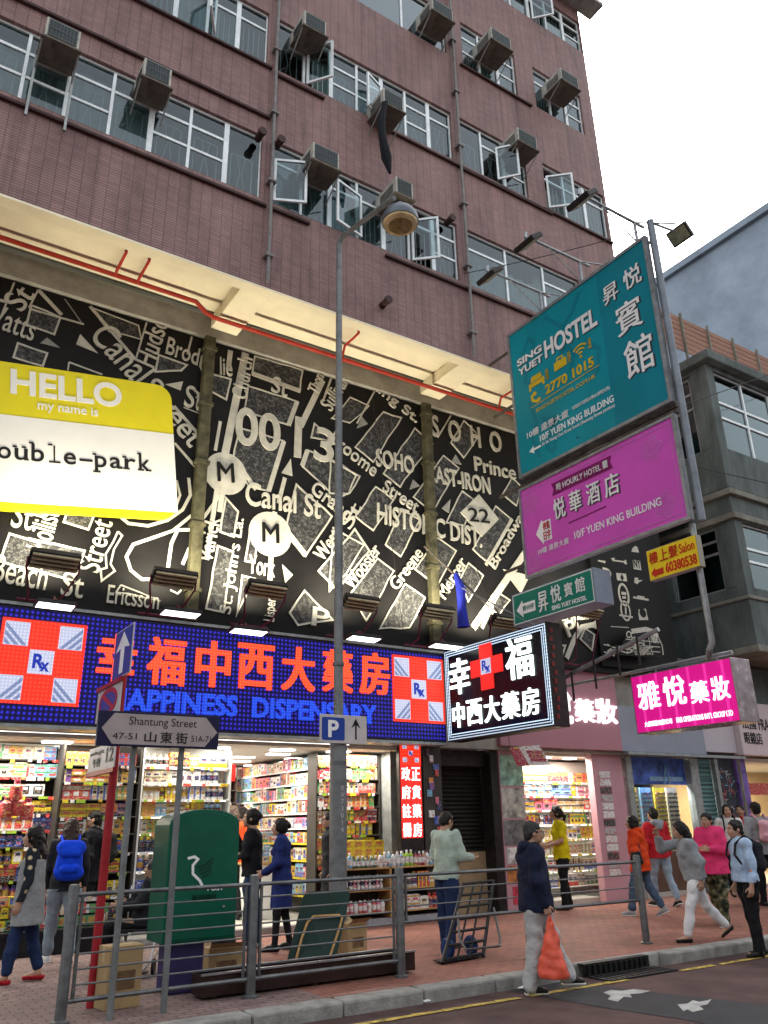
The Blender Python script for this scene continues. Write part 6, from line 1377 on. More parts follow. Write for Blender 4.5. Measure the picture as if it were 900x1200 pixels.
lo_ = [TT(.17,.0,.05),TT(.18,.35,.05),TT(.22,.56,.05),TT(.32,.64,.05),TT(.85,.64,.05),TT(.93,.6,.05),TT(.92,.45,.05),TT(.84,.0,.05)]
MB().tube(lo_, .016, 8).build('leg_loop', M_wood, lt, smooth=True)
# long rusty trough on the pavement behind the railing
tg = root('metal_trough', 'long low rusty metal trough lying behind the railing', 'trough', (4.9,9.0,0)); x0, x1 = on_z(232,1172,0).x, on_z(487,1140,0).x
M_rust = mat('rusty dark metal', (.040,.022,.020), .6, metal=.3, var=.5, vs=5); k = MB().box(x0, x1, 8.90, 8.92, .03, .22).box(x0, x1, 9.18, 9.20, .03, .22).box(x0, x0+.02, 8.921, 9.179, .03, .22).box(x1-.02, x1, 8.921, 9.179, .03, .22).box(x0+.021, x1-.021, 8.921, 9.179, .03, .05)
k.build('tray', M_rust, tg); MB().box(x0-.01, x1+.01, 8.885, 8.93, .222, .24).box(x0-.01, x1+.01, 9.17, 9.215, .222, .24).build('rim', M_chrome, tg); k = MB()
for xx in (x0+.15,(x0+x1)/2,x1-.15): k.box(xx-.03, xx+.03, 8.93, 9.17, .001, .029)
k.build('feet', M_rust, tg)
# sack truck
M_blk = mat('black painted tube', (.008,.008,.009), .5, metal=.0, spec=.3, var=.3); M_tyre = mat('blue rubber wheel', (.02,.05,.16), .6, var=.2)
hk = root('hand_truck', 'black tubular sack truck with blue wheels standing by the railing', 'hand truck', (7.1,9.3,0))
BL, BR = on_z(518,1129,.02), on_z(566,1121,.02); TL, TR = on_y(543,1036,9.75), on_y(578,1032,9.75)
for nm, a, b_ in (('side_rail',BL,TL),('side_rail',BR,TR)): MB().tube([a,b_], .024, 8).build(nm, M_blk, hk, smooth=True)
for i in range(7): f = .04+i*.16; MB().tube([BL.lerp(TL,f), BR.lerp(TR,f)], .018, 7).build('cross_bar', M_blk, hk, smooth=True)
for f in (.35,.65): MB().tube([BL.lerp(BR,f), TL.lerp(TR,f)], .015, 6).build('slat', M_blk, hk, smooth=True)
lo_ = [BR.lerp(TR,.62)+Vector((.03,-.05,0)), BR.lerp(TR,.3)+Vector((.06,-.2,-.05)), BR.lerp(TR,.18)+Vector((0,-.3,-.02)), BL.lerp(TL,.18)+Vector((.08,-.3,0)), BL.lerp(TL,.3)+Vector((0,-.22,0)), BL.lerp(TL,.62)+Vector((0,-.04,0))]
MB().tube(lo_, .016, 8).build('handle_loop', M_rail, hk, smooth=True); MB().prism([BL,BR,BR+Vector((.04,.24,0)),BL+Vector((.04,.24,0))], Z_, .01).build('toe_plate', M_blk, hk)
wa, wb_ = on_y(524,1099,9.42), on_y(551,1097,9.46); wa.z = wb_.z = .127
ux = (wb_-wa).normalized()
for c in (wa, wb_):
    MB().lathe((c.x,c.y,c.z), [(.02,-.035),(.11,-.035),(.125,-.015),(.125,.015),(.11,.035),(.02,.035)], 20, axis='X').build('wheel', M_tyre, hk, smooth=True)
MB().tube([wa,wb_], .012, 7).build('axle', M_blk, hk)
# wheelchair
M_spoke = M_chrome
wc_ = on_z(163,1138,0); wch = root('wheelchair', 'folding wheelchair with chrome frame parked by the left plinth', 'wheelchair', (wc_.x,wc_.y,0), rz=R(150)); WL[wch.name] = Vector((0,0,0))
for s_ in (-1,1):
    w0 = MB(); ring = [(s_*.29,-.10+.28*math.cos(i*math.pi/14),.29+.28*math.sin(i*math.pi/14)) for i in range(29)]; w0.tube(ring, .014, 7, False); w1 = w0.build('rear_wheel', M_blk, wch, smooth=True); k = MB()
    for i in range(8): k.tube([(s_*.29,-.10,.29),(s_*.29,-.10+.27*math.cos(i*math.pi/4),.29+.27*math.sin(i*math.pi/4))], .003, 4)
    k.build('spokes', M_spoke, w1); MB().lathe((s_*.24,.34,.09), [(.01,-.015),(.085,-.015),(.085,.015),(.01,.015)], 14, axis='X').build('caster', M_blk, wch)
    MB().tube([(s_*.24,-.28,.95),(s_*.24,-.24,.90),(s_*.24,-.22,.5),(s_*.24,-.2,.28),(s_*.24,.34,.18),(s_*.24,.34,.10)], .013, 8).build('side_frame', M_chrome, wch, smooth=True); MB().tube([(s_*.24,.34,.40),(s_*.22,.46,.16),(s_*.16,.52,.08)], .012, 7).build('leg_rest', M_chrome, wch); MB().box(s_*.24-.03, s_*.24+.03, -.2, .16, .66, .70).build('armrest', M_blk, wch); MB().tube([(s_*.24,.16,.66),(s_*.24,.2,.45)], .012, 6).build('armrest_post', M_chrome, wch); MB().box(s_*.12-.09, s_*.12+.09, .48, .62, .05, .065).build('footplate', M_blk, wch)
MB().box(-.23, .23, -.22, .22, .46, .485).build('seat', M_blk, wch, bevel=.01); MB().box(-.23, .23, -.245, -.225, .49, .88).build('backrest', M_blk, wch, bevel=.008)
# litter on the road
for i, (px, py, lab) in enumerate(((612,1159,'crumpled white paper scrap on the road by the yellow line'),(500,1174,'flat white paper scrap in the gutter'),(706,1136,'red drink wrapper lying at the drain grating'))):
    p = on_z(px, py, ROAD+.01); b = bmesh.new(); bmesh.ops.create_icosphere(b, subdivisions=2, radius=.04); 
    for v_ in b.verts: v_.co = Vector((v_.co.x*rnd.uniform(1,1.7), v_.co.y*rnd.uniform(.8,1.3), v_.co.z*.4*rnd.uniform(.6,1.4)))
    me = bpy.data.meshes.new('litter'); b.to_mesh(me); b.free(); me.materials.append(PM['red'] if i == 2 else M_wht); o = bpy.data.objects.new('paper_scrap', me); COL.objects.link(o); o.location = (p.x, p.y, ROAD+.022); tag(o, lab, 'litter')
# ------------------------------------------------------------------ people: one smooth skin per body, clothing over it
def _rot(v, ax, deg): return Matrix.Rotation(R(deg), 3, ax) @ Vector(v)
class Blob:
    """smoothly blended solids sampled on a grid and turned into one surface"""
    def __init__(s): s.p = []; s.cuts = []
    def cap(s, a, b, ra, rb, k=.02, flat=None, neg=False): s.p.append(('c', np.array(a, float), np.array(b, float), ra, rb, k, flat, neg)); return s
    def ell(s, c, r, k=.02, M=None, neg=False): s.p.append(('e', np.array(c, float), np.array(r, float), None if M is None else np.array(M), k, neg)); return s
    def cut(s, pt, n): s.cuts.append((np.array(pt, float), np.array(n, float))); return s
    def mesh(s, vox, amp=0.0, freq=14.0, seed=0, droop=.35):
        lo = np.full(3, 1e9); hi = -lo
        for q in s.p:
            if q[-1]: continue
            if q[0] == 'c':
                m = max(q[3], q[4])*(1.0 if q[6] is None else max(1, q[6][1]))
                lo = np.minimum(lo, np.minimum(q[1], q[2])-m); hi = np.maximum(hi, np.maximum(q[1], q[2])+m)
            else: m = q[2].max(); lo = np.minimum(lo, q[1]-m); hi = np.maximum(hi, q[1]+m)
        lo -= 3*vox+amp; hi += 3*vox+amp
        n = np.ceil((hi-lo)/vox).astype(int)+1
        ax = [lo[i]+vox*np.arange(n[i]) for i in range(3)]
        D = np.full(n, .2, np.float32)
        for q in s.p:
            if q[0] == 'c':
                m = max(q[3], q[4])*(1.0 if q[6] is None else max(1, q[6][1])); k = q[5]; a = np.minimum(q[1], q[2])-m; b = np.maximum(q[1], q[2])+m
            else: m = q[2].max(); k = q[4]; a = q[1]-m; b = q[1]+m
            pad = k+2*vox+.02
            i0 = np.clip(np.floor((a-pad-lo)/vox).astype(int), 0, n); i1 = np.clip(np.ceil((b+pad-lo)/vox).astype(int)+1, 0, n)
            if (i1 <= i0).any(): continue
            sl = tuple(slice(i0[i], i1[i]) for i in range(3))
            P = np.stack(np.meshgrid(ax[0][sl[0]], ax[1][sl[1]], ax[2][sl[2]], indexing='ij'), -1)
            if q[0] == 'c':
                A, B = q[1], q[2]; d = B-A; L2 = max(1e-9, d@d)
                t = np.clip(((P-A)@d)/L2, 0, 1); V = P-(A+t[..., None]*d)
                r = q[3]+(q[4]-q[3])*t
                if q[6] is not None:                    # flat = (axis vector, factor): widen across that axis
                    w = np.array(q[6][0], float); f = q[6][1]; h = V@w; V = V-w*(h*(1-1/f))[..., None]
                sd = np.sqrt((V*V).sum(-1))-r
            else:
                V = P-q[1]
                if q[3] is not None: V = V@q[3].T
                e = np.sqrt(((V/q[2])**2).sum(-1)); sd = (e-1)*q[2].min()
            cur = D[sl]
            if q[-1]: sd = -sd; h = np.maximum(k-np.abs(cur-sd), 0)/max(k, 1e-6); D[sl] = np.maximum(cur, sd)+h*h*k/4
            else: h = np.maximum(k-np.abs(cur-sd), 0)/max(k, 1e-6); D[sl] = np.minimum(cur, sd)-h*h*k/4
        if amp > 0:
            g = np.meshgrid(*ax, indexing='ij'); rs = np.random.RandomState(seed); w = np.zeros(n, np.float32)
            for j in range(7):
                dv = rs.normal(size=3); dv[2] *= (1.8 if j % 2 else droop); dv *= freq*(.55+.28*j)/np.linalg.norm(dv)
                w += np.sin(g[0]*dv[0]+g[1]*dv[1]+g[2]*dv[2]+rs.uniform(0, 6)+1.6*np.sin(g[2]*freq*.45+g[0]*5+j))/(1+.35*j)
            D += amp*w*.5
        for pt, nn in s.cuts:
            g = ((ax[0]-pt[0])*nn[0])[:, None, None]+((ax[1]-pt[1])*nn[1])[None, :, None]+((ax[2]-pt[2])*nn[2])[None, None, :]
            D = np.maximum(D, g)
        return nets(D, lo, vox)
def nets(D, lo, vox):
    I = D < 0; n = np.array(D.shape)-1
    c = [I[i:n[0]+i, j:n[1]+j, k:n[2]+k] for i in (0,1) for j in (0,1) for k in (0,1)]
    sm = sum(x.astype(np.int8) for x in c); act = (sm > 0) & (sm < 8)
    ix = np.argwhere(act); idm = np.full(n, -1, np.int64); idm[act] = np.arange(len(ix))
    acc = np.zeros((len(ix), 3)); cnt = np.zeros(len(ix))
    cor = [(i,j,k) for i in (0,1) for j in (0,1) for k in (0,1)]
    for a in cor:
        for b in cor:
            if sum(b)-sum(a) == 1 and all(y >= x for x, y in zip(a, b)):
                va = D[ix[:,0]+a[0], ix[:,1]+a[1], ix[:,2]+a[2]]; vb = D[ix[:,0]+b[0], ix[:,1]+b[1], ix[:,2]+b[2]]
                m = (va < 0) != (vb < 0); t = np.where(m, va/(va-vb+1e-12), 0)
                acc += np.where(m[:, None], np.array(a)+t[:, None]*(np.array(b)-np.array(a)), 0); cnt += m
    V = lo+vox*(ix+acc/np.maximum(cnt, 1)[:, None])
    F = []
    for axn in range(3):
        sl0 = [slice(1, n[i]) for i in range(3)]; sl1 = list(sl0); sl0[axn] = slice(0, n[axn]); sl1[axn] = slice(1, n[axn]+1)
        A = I[tuple(sl0)]; B = I[tuple(sl1)]; ch = np.argwhere(A != B); 
        if not len(ch): continue
        off = np.ones(3, int); off[axn] = 0; p = ch+off; u = (axn+1) % 3; v = (axn+2) % 3
        du = np.zeros(3, int); du[u] = 1; dv = np.zeros(3, int); dv[v] = 1
        q = [idm[tuple((p-s_).T)] for s_ in (du+dv, dv, 0*du, du)]
        fl = A[tuple(ch.T)]
        Q = np.stack(q, 1); Q[~fl] = Q[~fl][:, ::-1]; F.append(Q)
    F = np.concatenate(F); F = F[(F >= 0).all(1)]
    return V, F
def surf(blob, name, m, parent, vox, smooth=2, **k):
    V, F = blob.mesh(vox, **k)
    # a little Laplacian smoothing
    e = np.concatenate([F[:, [0,1]], F[:, [1,2]], F[:, [2,3]], F[:, [3,0]]]); e = np.concatenate([e, e[:, ::-1]])
    deg = np.bincount(e[:,0], minlength=len(V))[:, None]
    for _ in range(smooth):
        s_ = np.zeros_like(V); np.add.at(s_, e[:,0], V[e[:,1]]); V = V*.5+.5*s_/np.maximum(deg, 1)
    me = bpy.data.meshes.new(name); me.vertices.add(len(V)); me.vertices.foreach_set('co', V.astype(np.float32).ravel())
    me.loops.add(4*len(F)); me.polygons.add(len(F)); me.loops.foreach_set('vertex_index', F.astype(np.int32).ravel()); me.polygons.foreach_set('loop_start', np.arange(0, 4*len(F), 4, dtype=np.int32)); me.polygons.foreach_set('use_smooth', [True]*len(F))
    me.update(calc_edges=True); me.validate(); me.materials.append(m)
    o = bpy.data.objects.new(name, me); COL.objects.link(o)
    if parent is not None: o.parent = parent; WL[o.name] = Vector((0,0,0))
    return o
def skinmat():
    if 'skin' in MATS: return MATS['skin']
    m = mat('skin', (.42,.245,.165), .5, var=.10, vs=9, spec=.35); p = m.node_tree.nodes['Principled BSDF']; p.inputs['Subsurface Weight'].default_value = .15; p.inputs['Subsurface Radius'].default_value = (.012,.005,.003); return m
M_skin = skinmat(); M_hair = mat('black hair', (.012,.010,.009), .42, var=.5, vs=40, stretch=(3,3,.3), bump=.5, bs=90); M_hairb = mat('dark brown hair', (.035,.020,.014), .42, var=.5, vs=40, stretch=(3,3,.3), bump=.5, bs=90); M_hairg = mat('greying hair', (.035,.035,.036), .5, var=.7, vs=50, stretch=(3,3,.5), bump=.5, bs=90)
M_eye = mat('eye white', (.62,.60,.57), .25, var=.02); M_iris = mat('dark iris', (.012,.009,.008), .2); M_lip = mat('lip', (.36,.12,.11), .45, var=.05)
def cloth(name, c, rough=.85, var=.2, **k): return mat(name, c, rough, var=var, vs=6, bump=.85, bs=15, sheen=.0, spec=.12, **k)
def person(label, loc, face, H=1.68, legs=((12,8),(-10,14)), lean=2, arms=None, look=(0,0), top=None, bottom=None, shoe=None, hair='short', hairm=None, fem=False, vox=.008, curl=(.45,.45), group=None, seated=False, glasses=False, sole=None, root_dz=0.0, palm=None, heel=0.0, head=None):
    """legs: (thigh forward deg, knee bend deg) left, right.  arms: (upper dir, forearm dir) left, right with x outward."""
    if head: H = max(1.55, min(1.98, on_y(head[0], head[1], loc[1]).z-loc[2]))
    t = root('person', label, 'person', (0,0,0), group, R(face-90)); WL[t.name] = Vector((0,0,0))
    s = H; arms = arms or (((.16,-.05,-1),(.05,.28,-1)), ((.16,-.05,-1),(.05,.28,-1)))
    hw, sw = (.056, .098) if fem else (.052, .112); lm = lambda v: _rot(v, 'X', -lean)
    hips = [Vector((-hw*s,0,0)), Vector((hw*s,0,0))]; knees = []; ankles = []; toes = []
    for i in (0,1):
        a, b = legs[i]; out = -.02 if i == 0 else .02
        kn = hips[i]+Vector((out*s*.25, math.sin(R(a)), -math.cos(R(a)))).normalized()*.250*s; c = a-b
        an = kn+Vector((0, math.sin(R(c)), -math.cos(R(c))))*.235*s; knees.append(kn); ankles.append(an)
        pitch = min(0, c*.75) if c < -18 else 0
        toes.append((pitch, Vector((0, math.cos(R(pitch)), math.sin(R(pitch))))))
    low = min(min((an+Vector((0,0,-.040*s))).z, (an+d*.105*s).z-.022*s) for an, (p_, d) in zip(ankles, toes))
    t.location = Vector(loc)+Vector((0,0,-low+root_dz)) if not seated else Vector(loc)
    chest = lm((0,.0,.20*s)); neck = lm((0,-.004*s,.305*s)); sh = [lm((-sw*s,-.004*s,.285*s)), lm((sw*s,-.004*s,.285*s))]
    hc = neck+lm((0,.016*s,.078*s)); Hd = Matrix.Rotation(R(look[0]), 3, 'Z') @ Matrix.Rotation(R(-lean*.3+look[1]), 3, 'X')
    hp = lambda x, y, z: tuple(hc+Hd @ Vector((x*s, y*s, z*s))); HM = np.array(Hd.transposed())
    el, wr, fd = [], [], []
    for i in (0,1):
        sg = -1 if i == 0 else 1
        u = Vector(arms[i][0]); f = Vector(arms[i][1]); u.x *= sg; f.x *= sg; u = lm(u).normalized(); f = lm(f).normalized()
        e = sh[i]+u*.172*s; w = e+f*.145*s; el.append(e); wr.append(w); fd.append(f)
    # --- body
    B = Blob(); thin = .82
    B.cap(lm((0,0,.03*s)), lm((0,0,.12*s)), .060*s*thin, .052*s*thin, .03, ((1,0,0),1.35)); B.cap(lm((0,0,.15*s)), lm((0,-.005*s,.25*s)), .060*s*thin, .055*s*thin, .03, ((1,0,0),1.45))
    B.cap(tuple(sh[0]-Vector((0,0,.012*s))), tuple(sh[1]-Vector((0,0,.012*s))), .022*s, .022*s, .03); B.cap(lm((0,-.008*s,.27*s)), hp(0,-.012,-.03), .036*s, .030*s, .02)
    for i in (0,1):
        B.cap(tuple(hips[i]), tuple(knees[i]), .045*s*thin+.004, .031*s, .03); B.cap(tuple(knees[i]), tuple(knees[i].lerp(ankles[i], .35)), .026*s, .027*s, .02); B.cap(tuple(knees[i].lerp(ankles[i], .35)), tuple(ankles[i]), .027*s, .017*s, .02)
        B.cap(tuple(ankles[i]), tuple(ankles[i]+toes[i][1]*.085*s-Vector((0,0,.022*s))), .020*s, .015*s, .02)
        B.cap(tuple(sh[i]-Vector((0,0,.012*s))), tuple(el[i]), .0225*s, .0215*s, .02); B.cap(tuple(el[i]), tuple(el[i].lerp(wr[i], .3)), .0225*s, .023*s, .015); B.cap(tuple(el[i].lerp(wr[i], .3)), tuple(wr[i]), .023*s, .0155*s, .015)
        # hand
        f = fd[i]; sg = -1 if i == 0 else 1
        pn = Vector(palm[i]) if palm and palm[i] else Vector((-sg, .15, 0)); pn.x *= (1 if not (palm and palm[i]) else sg)
        pn = (pn-f*pn.dot(f)).normalized(); sd_ = f.cross(pn).normalized()      # pn: palm faces this way, sd_: across the knuckles
        if sd_.dot(Vector((0,1,0.4))) < 0: sd_ = -sd_
        c0 = wr[i]+f*.012*s; c1 = wr[i]+f*.050*s
        for q in (-.014,-.005,.005,.014): B.cap(tuple(c0+sd_*q*.7*s), tuple(c1+sd_*q*1.1*s), .0105*s, .0085*s, .012)
        cu = curl[i]
        for q, ln_ in ((-.0165,.034),(-.0055,.043),(.0055,.046),(.0165,.042)):
            b0 = c1+sd_*q*s; d1 = (f*math.cos(cu)+pn*math.sin(cu)).normalized(); d2 = (f*math.cos(cu*2.2)+pn*math.sin(cu*2.2)).normalized()
            m_ = b0+d1*ln_*.52*s; B.cap(tuple(b0), tuple(m_), .0058*s, .0052*s, .004); B.cap(tuple(m_), tuple(m_+d2*ln_*.5*s), .0052*s, .0044*s, .003)
        tb = c0+sd_*.017*s+f*.006*s; tm = tb+(sd_*.7+f*.75+pn*.45).normalized()*.026*s; B.cap(tuple(tb), tuple(tm), .0075*s, .0062*s, .006); B.cap(tuple(tm), tuple(tm+(f*.9+sd_*.15+pn*.4).normalized()*.020*s), .0062*s, .005*s, .003)
    # head
    B.ell(hp(0,-.006,.012), (.0455*s,.056*s,.054*s), .02, HM); B.ell(hp(0,.018,-.022), (.036*s,.038*s,.044*s), .02, HM); B.ell(hp(0,.040,-.050), (.016*s,.014*s,.012*s), .014, HM)
    B.cap(hp(0,.053,.006), hp(0,.066,-.016), .0055*s, .0085*s, .008); B.cap(hp(-.008,.056,-.019), hp(.008,.056,-.019), .006*s, .006*s, .006)
    B.cap(hp(-.022,.046,.014), hp(.022,.046,.014), .008*s, .008*s, .012); B.cap(hp(-.010,.053,-.036), hp(.010,.053,-.036), .0045*s, .0045*s, .006)
    for sg in (-1,1):
        B.ell(hp(sg*.018,.058,.003), (.009*s,.008*s,.006*s), .008, HM, neg=True); B.ell(hp(sg*.047,-.006,-.006), (.006*s,.012*s,.018*s), .006, HM); B.cap(hp(sg*.026,.040,-.012), hp(sg*.020,.045,-.022), .008*s, .008*s, .014)
    body = surf(B, 'body', M_skin, t, vox)
    e = MB()
    for sg in (-1,1): e.tube([hp(sg*.0185-.006*1,.046,.003), hp(sg*.0185+.006,.046,.003)], .0055*s, 7); e.use(1); e.tube([hp(sg*.018,.0495,.003), hp(sg*.018,.0525,.003)], .0030*s, 8); e.use(0)
    e.build('eyes', [M_eye, M_iris], t, local=True, smooth=True)
    e = MB()
    for sg in (-1,1): e.tube([hp(sg*.008,.0545,.017), hp(sg*.019,.0535,.020), hp(sg*.030,.045,.017)], [.0022*s,.0028*s,.0015*s], 6)
    e.build('eyebrows', hairm or M_hair, t, local=True)
    e = MB(); e.tube([hp(-.013,.0525,-.036), hp(-.005,.0575,-.0345), hp(0,.0575,-.0355), hp(.005,.0575,-.0345), hp(.013,.0525,-.036)], [.002*s,.0038*s,.0034*s,.0038*s,.002*s], 7); e.build('lips', M_lip, t, local=True, smooth=True)
    if glasses:
        e = MB()
        for sg in (-1,1): e.strip([Vector(hp(sg*.019+.013*math.cos(a), .061, .002+.010*math.sin(a))) for a in [k_*math.pi/7 for k_ in range(14)]], .003, Hd @ Vector((0,-1,0)), .003, True); e.tube([hp(sg*.032,.061,.005), hp(sg*.048,-.005,.006)], .0014*s, 5)
        e.tube([hp(-.006,.062,.004), hp(.006,.062,.004)], .0012*s, 5); e.build('glasses', M_blk, t, local=True)
    # --- hair
    if hair:
        Hb = Blob(); Hb.ell(hp(0,-.012,.020), (.0515*s,.058*s,.055*s), .02, HM)
        if hair in ('bob','long','ponytail','bun','fringe'): Hb.ell(hp(0,-.020,.0), (.0535*s,.052*s,.062*s), .02, HM)
        if hair == 'bob': Hb.ell(hp(0,-.022,-.035), (.058*s,.045*s,.050*s), .03, HM)
        if hair == 'long': Hb.cap(hp(0,-.035,-.02), tuple(Vector(hp(0,-.045,-.06))+lm((0,-.02*s,-.07*s))), .048*s, .040*s, .03, ((1,0,0),1.25))
        if hair == 'ponytail': Hb.cap(hp(0,-.062,.015), hp(0,-.085,-.03), .018*s, .020*s, .02); Hb.cap(hp(0,-.085,-.03), hp(0,-.080,-.12), .020*s, .009*s, .02)
        if hair == 'bun': Hb.ell(hp(0,-.072,.012), (.026*s,.022*s,.026*s), .012, HM)
        if hair == 'short': Hb.ell(hp(0,-.030,-.008), (.048*s,.036*s,.046*s), .02, HM)
        Hb.ell(hp(0,.070,-.030), (.046*s,.058*s,.066*s), .012, HM, neg=True)
        if hair in ('short',):
            for sg in (-1,1): Hb.ell(hp(sg*.055,.01,-.035), (.02*s,.05*s,.035*s), .01, HM, neg=True)
        else:
            for sg in (-1,1): Hb.cap(hp(sg*.044,.022,.02), hp(sg*.048,.014,-.035), .010*s, .008*s, .012)
        surf(Hb, 'hair', hairm or M_hair, t, max(.007, vox*.9), amp=.007, freq=75, seed=int(H*1000), droop=.12, smooth=1)
    # --- bottom
    if bottom:
        g = Blob(); th = bottom.get('t', .012); fl = bottom.get('flare', .008); ln_ = bottom.get('len', 1.0)
        g.cap(lm((0,-.002*s,.035*s)), lm((0,0,.10*s)), .056*s+th*.8, .052*s+th*.5, .03, ((1,0,0),1.38)); 
        if bottom.get('skirt'):
            z0 = -.50*bottom['skirt']*s; mid = (knees[0]+knees[1])/2; g.cap((0,-.004*s,0), (0,mid.y*.5,z0), .075*s+th, .075*s+th+.02, .03, ((1,0,0),1.25)); g.cut((0,0,z0+.02), (0,0,-1))
            surf(g, 'skirt', bottom['m'], t, max(.009, vox), amp=bottom.get('amp', .006), freq=12, seed=5)
        else:
            for i in (0,1):
                kn, an = knees[i], ankles[i]; g.cap((hips[i].x,-.012*s,.0), tuple(hips[i].lerp(kn, .4)), .058*s+th*.6, .050*s+th, .04); g.cap(tuple(hips[i].lerp(kn, .35)), tuple(kn), .050*s+th, .034*s+th, .03)
                end = kn.lerp(an, ln_*.96); r1 = (.031*s*(1-ln_)+.022*s*ln_)+th+fl; g.cap(tuple(kn), tuple(kn.lerp(end, .4)), .034*s+th, .033*s+th, .03); g.cap(tuple(kn.lerp(end, .4)), tuple(end), .033*s+th, r1, .03)
            if top:
                hz_ = min(top.get('hem', -.02), *[b_[2] for b_ in top.get('bands', ())] or [1])*s+.03
                g.cut(tuple(lm((0,0,hz_))), tuple(lm((0,0,1))))
            surf(g, bottom.get('name', 'trousers'), bottom['m'], t, max(.009, vox), amp=bottom.get('amp', .009)*1.2, freq=20, seed=int(H*977), droop=1.0)
    if bottom and bottom.get('tights'):
        g = Blob()
        for i in (0,1): g.cap(tuple(hips[i].lerp(knees[i],.3)), tuple(knees[i]), .044*s, .034*s, .03); g.cap(tuple(knees[i]), tuple(ankles[i]), .034*s, .0235*s, .03); g.cap(tuple(ankles[i]), tuple(ankles[i]+toes[i][1]*.06*s-Vector((0,0,.02*s))), .023*s, .018*s, .02)
        surf(g, 'tights', bottom['tights'], t, .009)
    # --- shoes
    if shoe:
        for i in (0,1):
            an = ankles[i]; p_, d = toes[i]; dn = Vector((0, -d.z, d.y))*-1.0; upv = -dn
            g = Blob(); heel_ = an+dn*.020*s-d*.018*s; toe_ = an+dn*.026*s+d*.088*s
            g.cap(tuple(heel_), tuple(an.lerp(toe_, .5)+dn*.004*s), .024*s, .024*s, .02); g.cap(tuple(an+dn*.012*s+d*.02*s), tuple(toe_), .024*s, .0165*s, .02, ((1,0,0),1.35))
            if shoe.get('high'): g.cap(tuple(an+Vector((0,0,.012*s))), tuple(an+dn*.02*s), .026*s, .026*s, .02)
            sp = an+dn*.043*s; g.cut(tuple(sp+upv*(.010*s if sole else 0)), tuple(dn)); 
            if shoe.get('low'): g.cut(tuple(an+dn*.012*s), tuple((upv*.95-d*.0).normalized()))
            o = surf(g, 'shoe', shoe['m'], t, .0075, smooth=1)
            if sole:
                k_ = Blob(); k_.cap(tuple(heel_+dn*.012*s), tuple(toe_+dn*.004*s), .026*s, .0215*s, .02, ((1,0,0),1.2)); k_.cut(tuple(sp), tuple(dn)); k_.cut(tuple(sp+upv*.011*s), tuple(upv)); surf(k_, 'sole', sole, o, .0075, smooth=1)
    # --- top
    if top:
        g = Blob(); th = top.get('t', .012); hem = top.get('hem', -.02); sl = top.get('sleeve', 1.0)
        if hem < -.06: g.cap(lm((0,-.002*s,.10*s)), lm((0,(knees[0].y+knees[1].y)*.18,hem*s-.05)), .068*s+th, .084*s+th, .04, ((1,0,0),1.36))
        else: g.cap(lm((0,0,.12*s)), lm((0,-.004*s,hem*s-.04)), .064*s+th, .076*s+th, .04, ((1,0,0),1.32))
        g.cap(lm((0,0,.12*s)), lm((0,-.004*s,.235*s)), .061*s+th, .062*s+th, .04, ((1,0,0),1.42)); 
        if fem: 
            for sg in (-1,1): g.ell(lm((sg*.036*s,.052*s,.195*s)), (.034*s,.034*s,.036*s), .04)
        g.cap(tuple(sh[0]+Vector((.015*s,0,-.006*s-th*.5))), tuple(sh[1]+Vector((-.015*s,0,-.006*s-th*.5))), .035*s+th*.5, .035*s+th*.5, .04)
        g.cap(lm((0,-.010*s,.255*s)), tuple(neck+lm((0,.002*s,.0))), .060*s, .036*s+th*.4, .03)
        cuffs = Blob()
        for i in (0,1):
            r0 = .031*s+th*.55; g.cap(tuple(sh[i]+Vector((0,0,-th*.35))), tuple(sh[i].lerp(el[i], min(1, sl*2))), r0, .026*s+th*.8, .03)
            if sl > .5: e1 = el[i].lerp(wr[i], (sl-.5)*2*.97); g.cap(tuple(el[i]), tuple(e1), .026*s+th*.75, .019*s+th*.55, .025)
        hz = lm((0,0,hem*s)); g.cut(tuple(hz), tuple(lm((0,0,-1))))
        if top.get('collar'): g.cap(lm((0,-.006*s,.292*s)), lm((0,-.002*s,.318*s)), .040*s+.008, .038*s+.008, .012)
        nz = lm((0,0,(.330 if top.get('collar') else .312)*s)); g.cut(tuple(nz), tuple(lm((0,-.25,1)).normalized()))
        surf(g, top.get('name', 'jacket'), top['m'], t, max(.009, vox), amp=top.get('amp', .010)*1.25, freq=top.get('freq', 15)*1.35, seed=int(H*1313)+int(face), droop=.9)
        if top.get('hood'):
            h_ = Blob(); h_.cap(lm((-.040*s,-.052*s,.300*s)), lm((.040*s,-.052*s,.300*s)), .036*s, .036*s, .03); h_.cap(lm((-.045*s,-.03*s,.31*s)), lm((-.040*s,.02*s,.295*s)), .024*s, .018*s, .02); h_.cap(lm((.045*s,-.03*s,.31*s)), lm((.040*s,.02*s,.295*s)), .024*s, .018*s, .02); h_.ell(lm((0,-.075*s,.265*s)), (.05*s,.026*s,.045*s), .03)
            surf(h_, 'hood', top['hood'], t, .01, amp=.006, freq=22, seed=2)
        for nm, m_, z0, z1, grow in top.get('bands', ()):       # plain coloured bands worn over (vest fronts, shirt tails)
            k_ = Blob(); k_.cap(lm((0,0,z0*s-.05)), lm((0,-.003*s,z1*s)), .092*s+th+grow, .064*s+th+grow, .03, ((1,0,0),1.34)); k_.cut(tuple(lm((0,0,z0*s))), tuple(lm((0,0,-1)))); k_.cut(tuple(lm((0,0,z1*s))), tuple(lm((0,0,1)))); surf(k_, nm, m_, t, .010, amp=.006, seed=9)
    info = dict(root=t, sh=sh, wr=wr, fd=fd, neck=neck, lm=lm, s=s, el=el, hips=hips)
    t.rotation_euler = (0, 0, R(face-90))
    info['w'] = lambda v: Matrix.Translation(t.location) @ Matrix.Rotation(R(face-90), 4, 'Z') @ Vector(v)
    return info
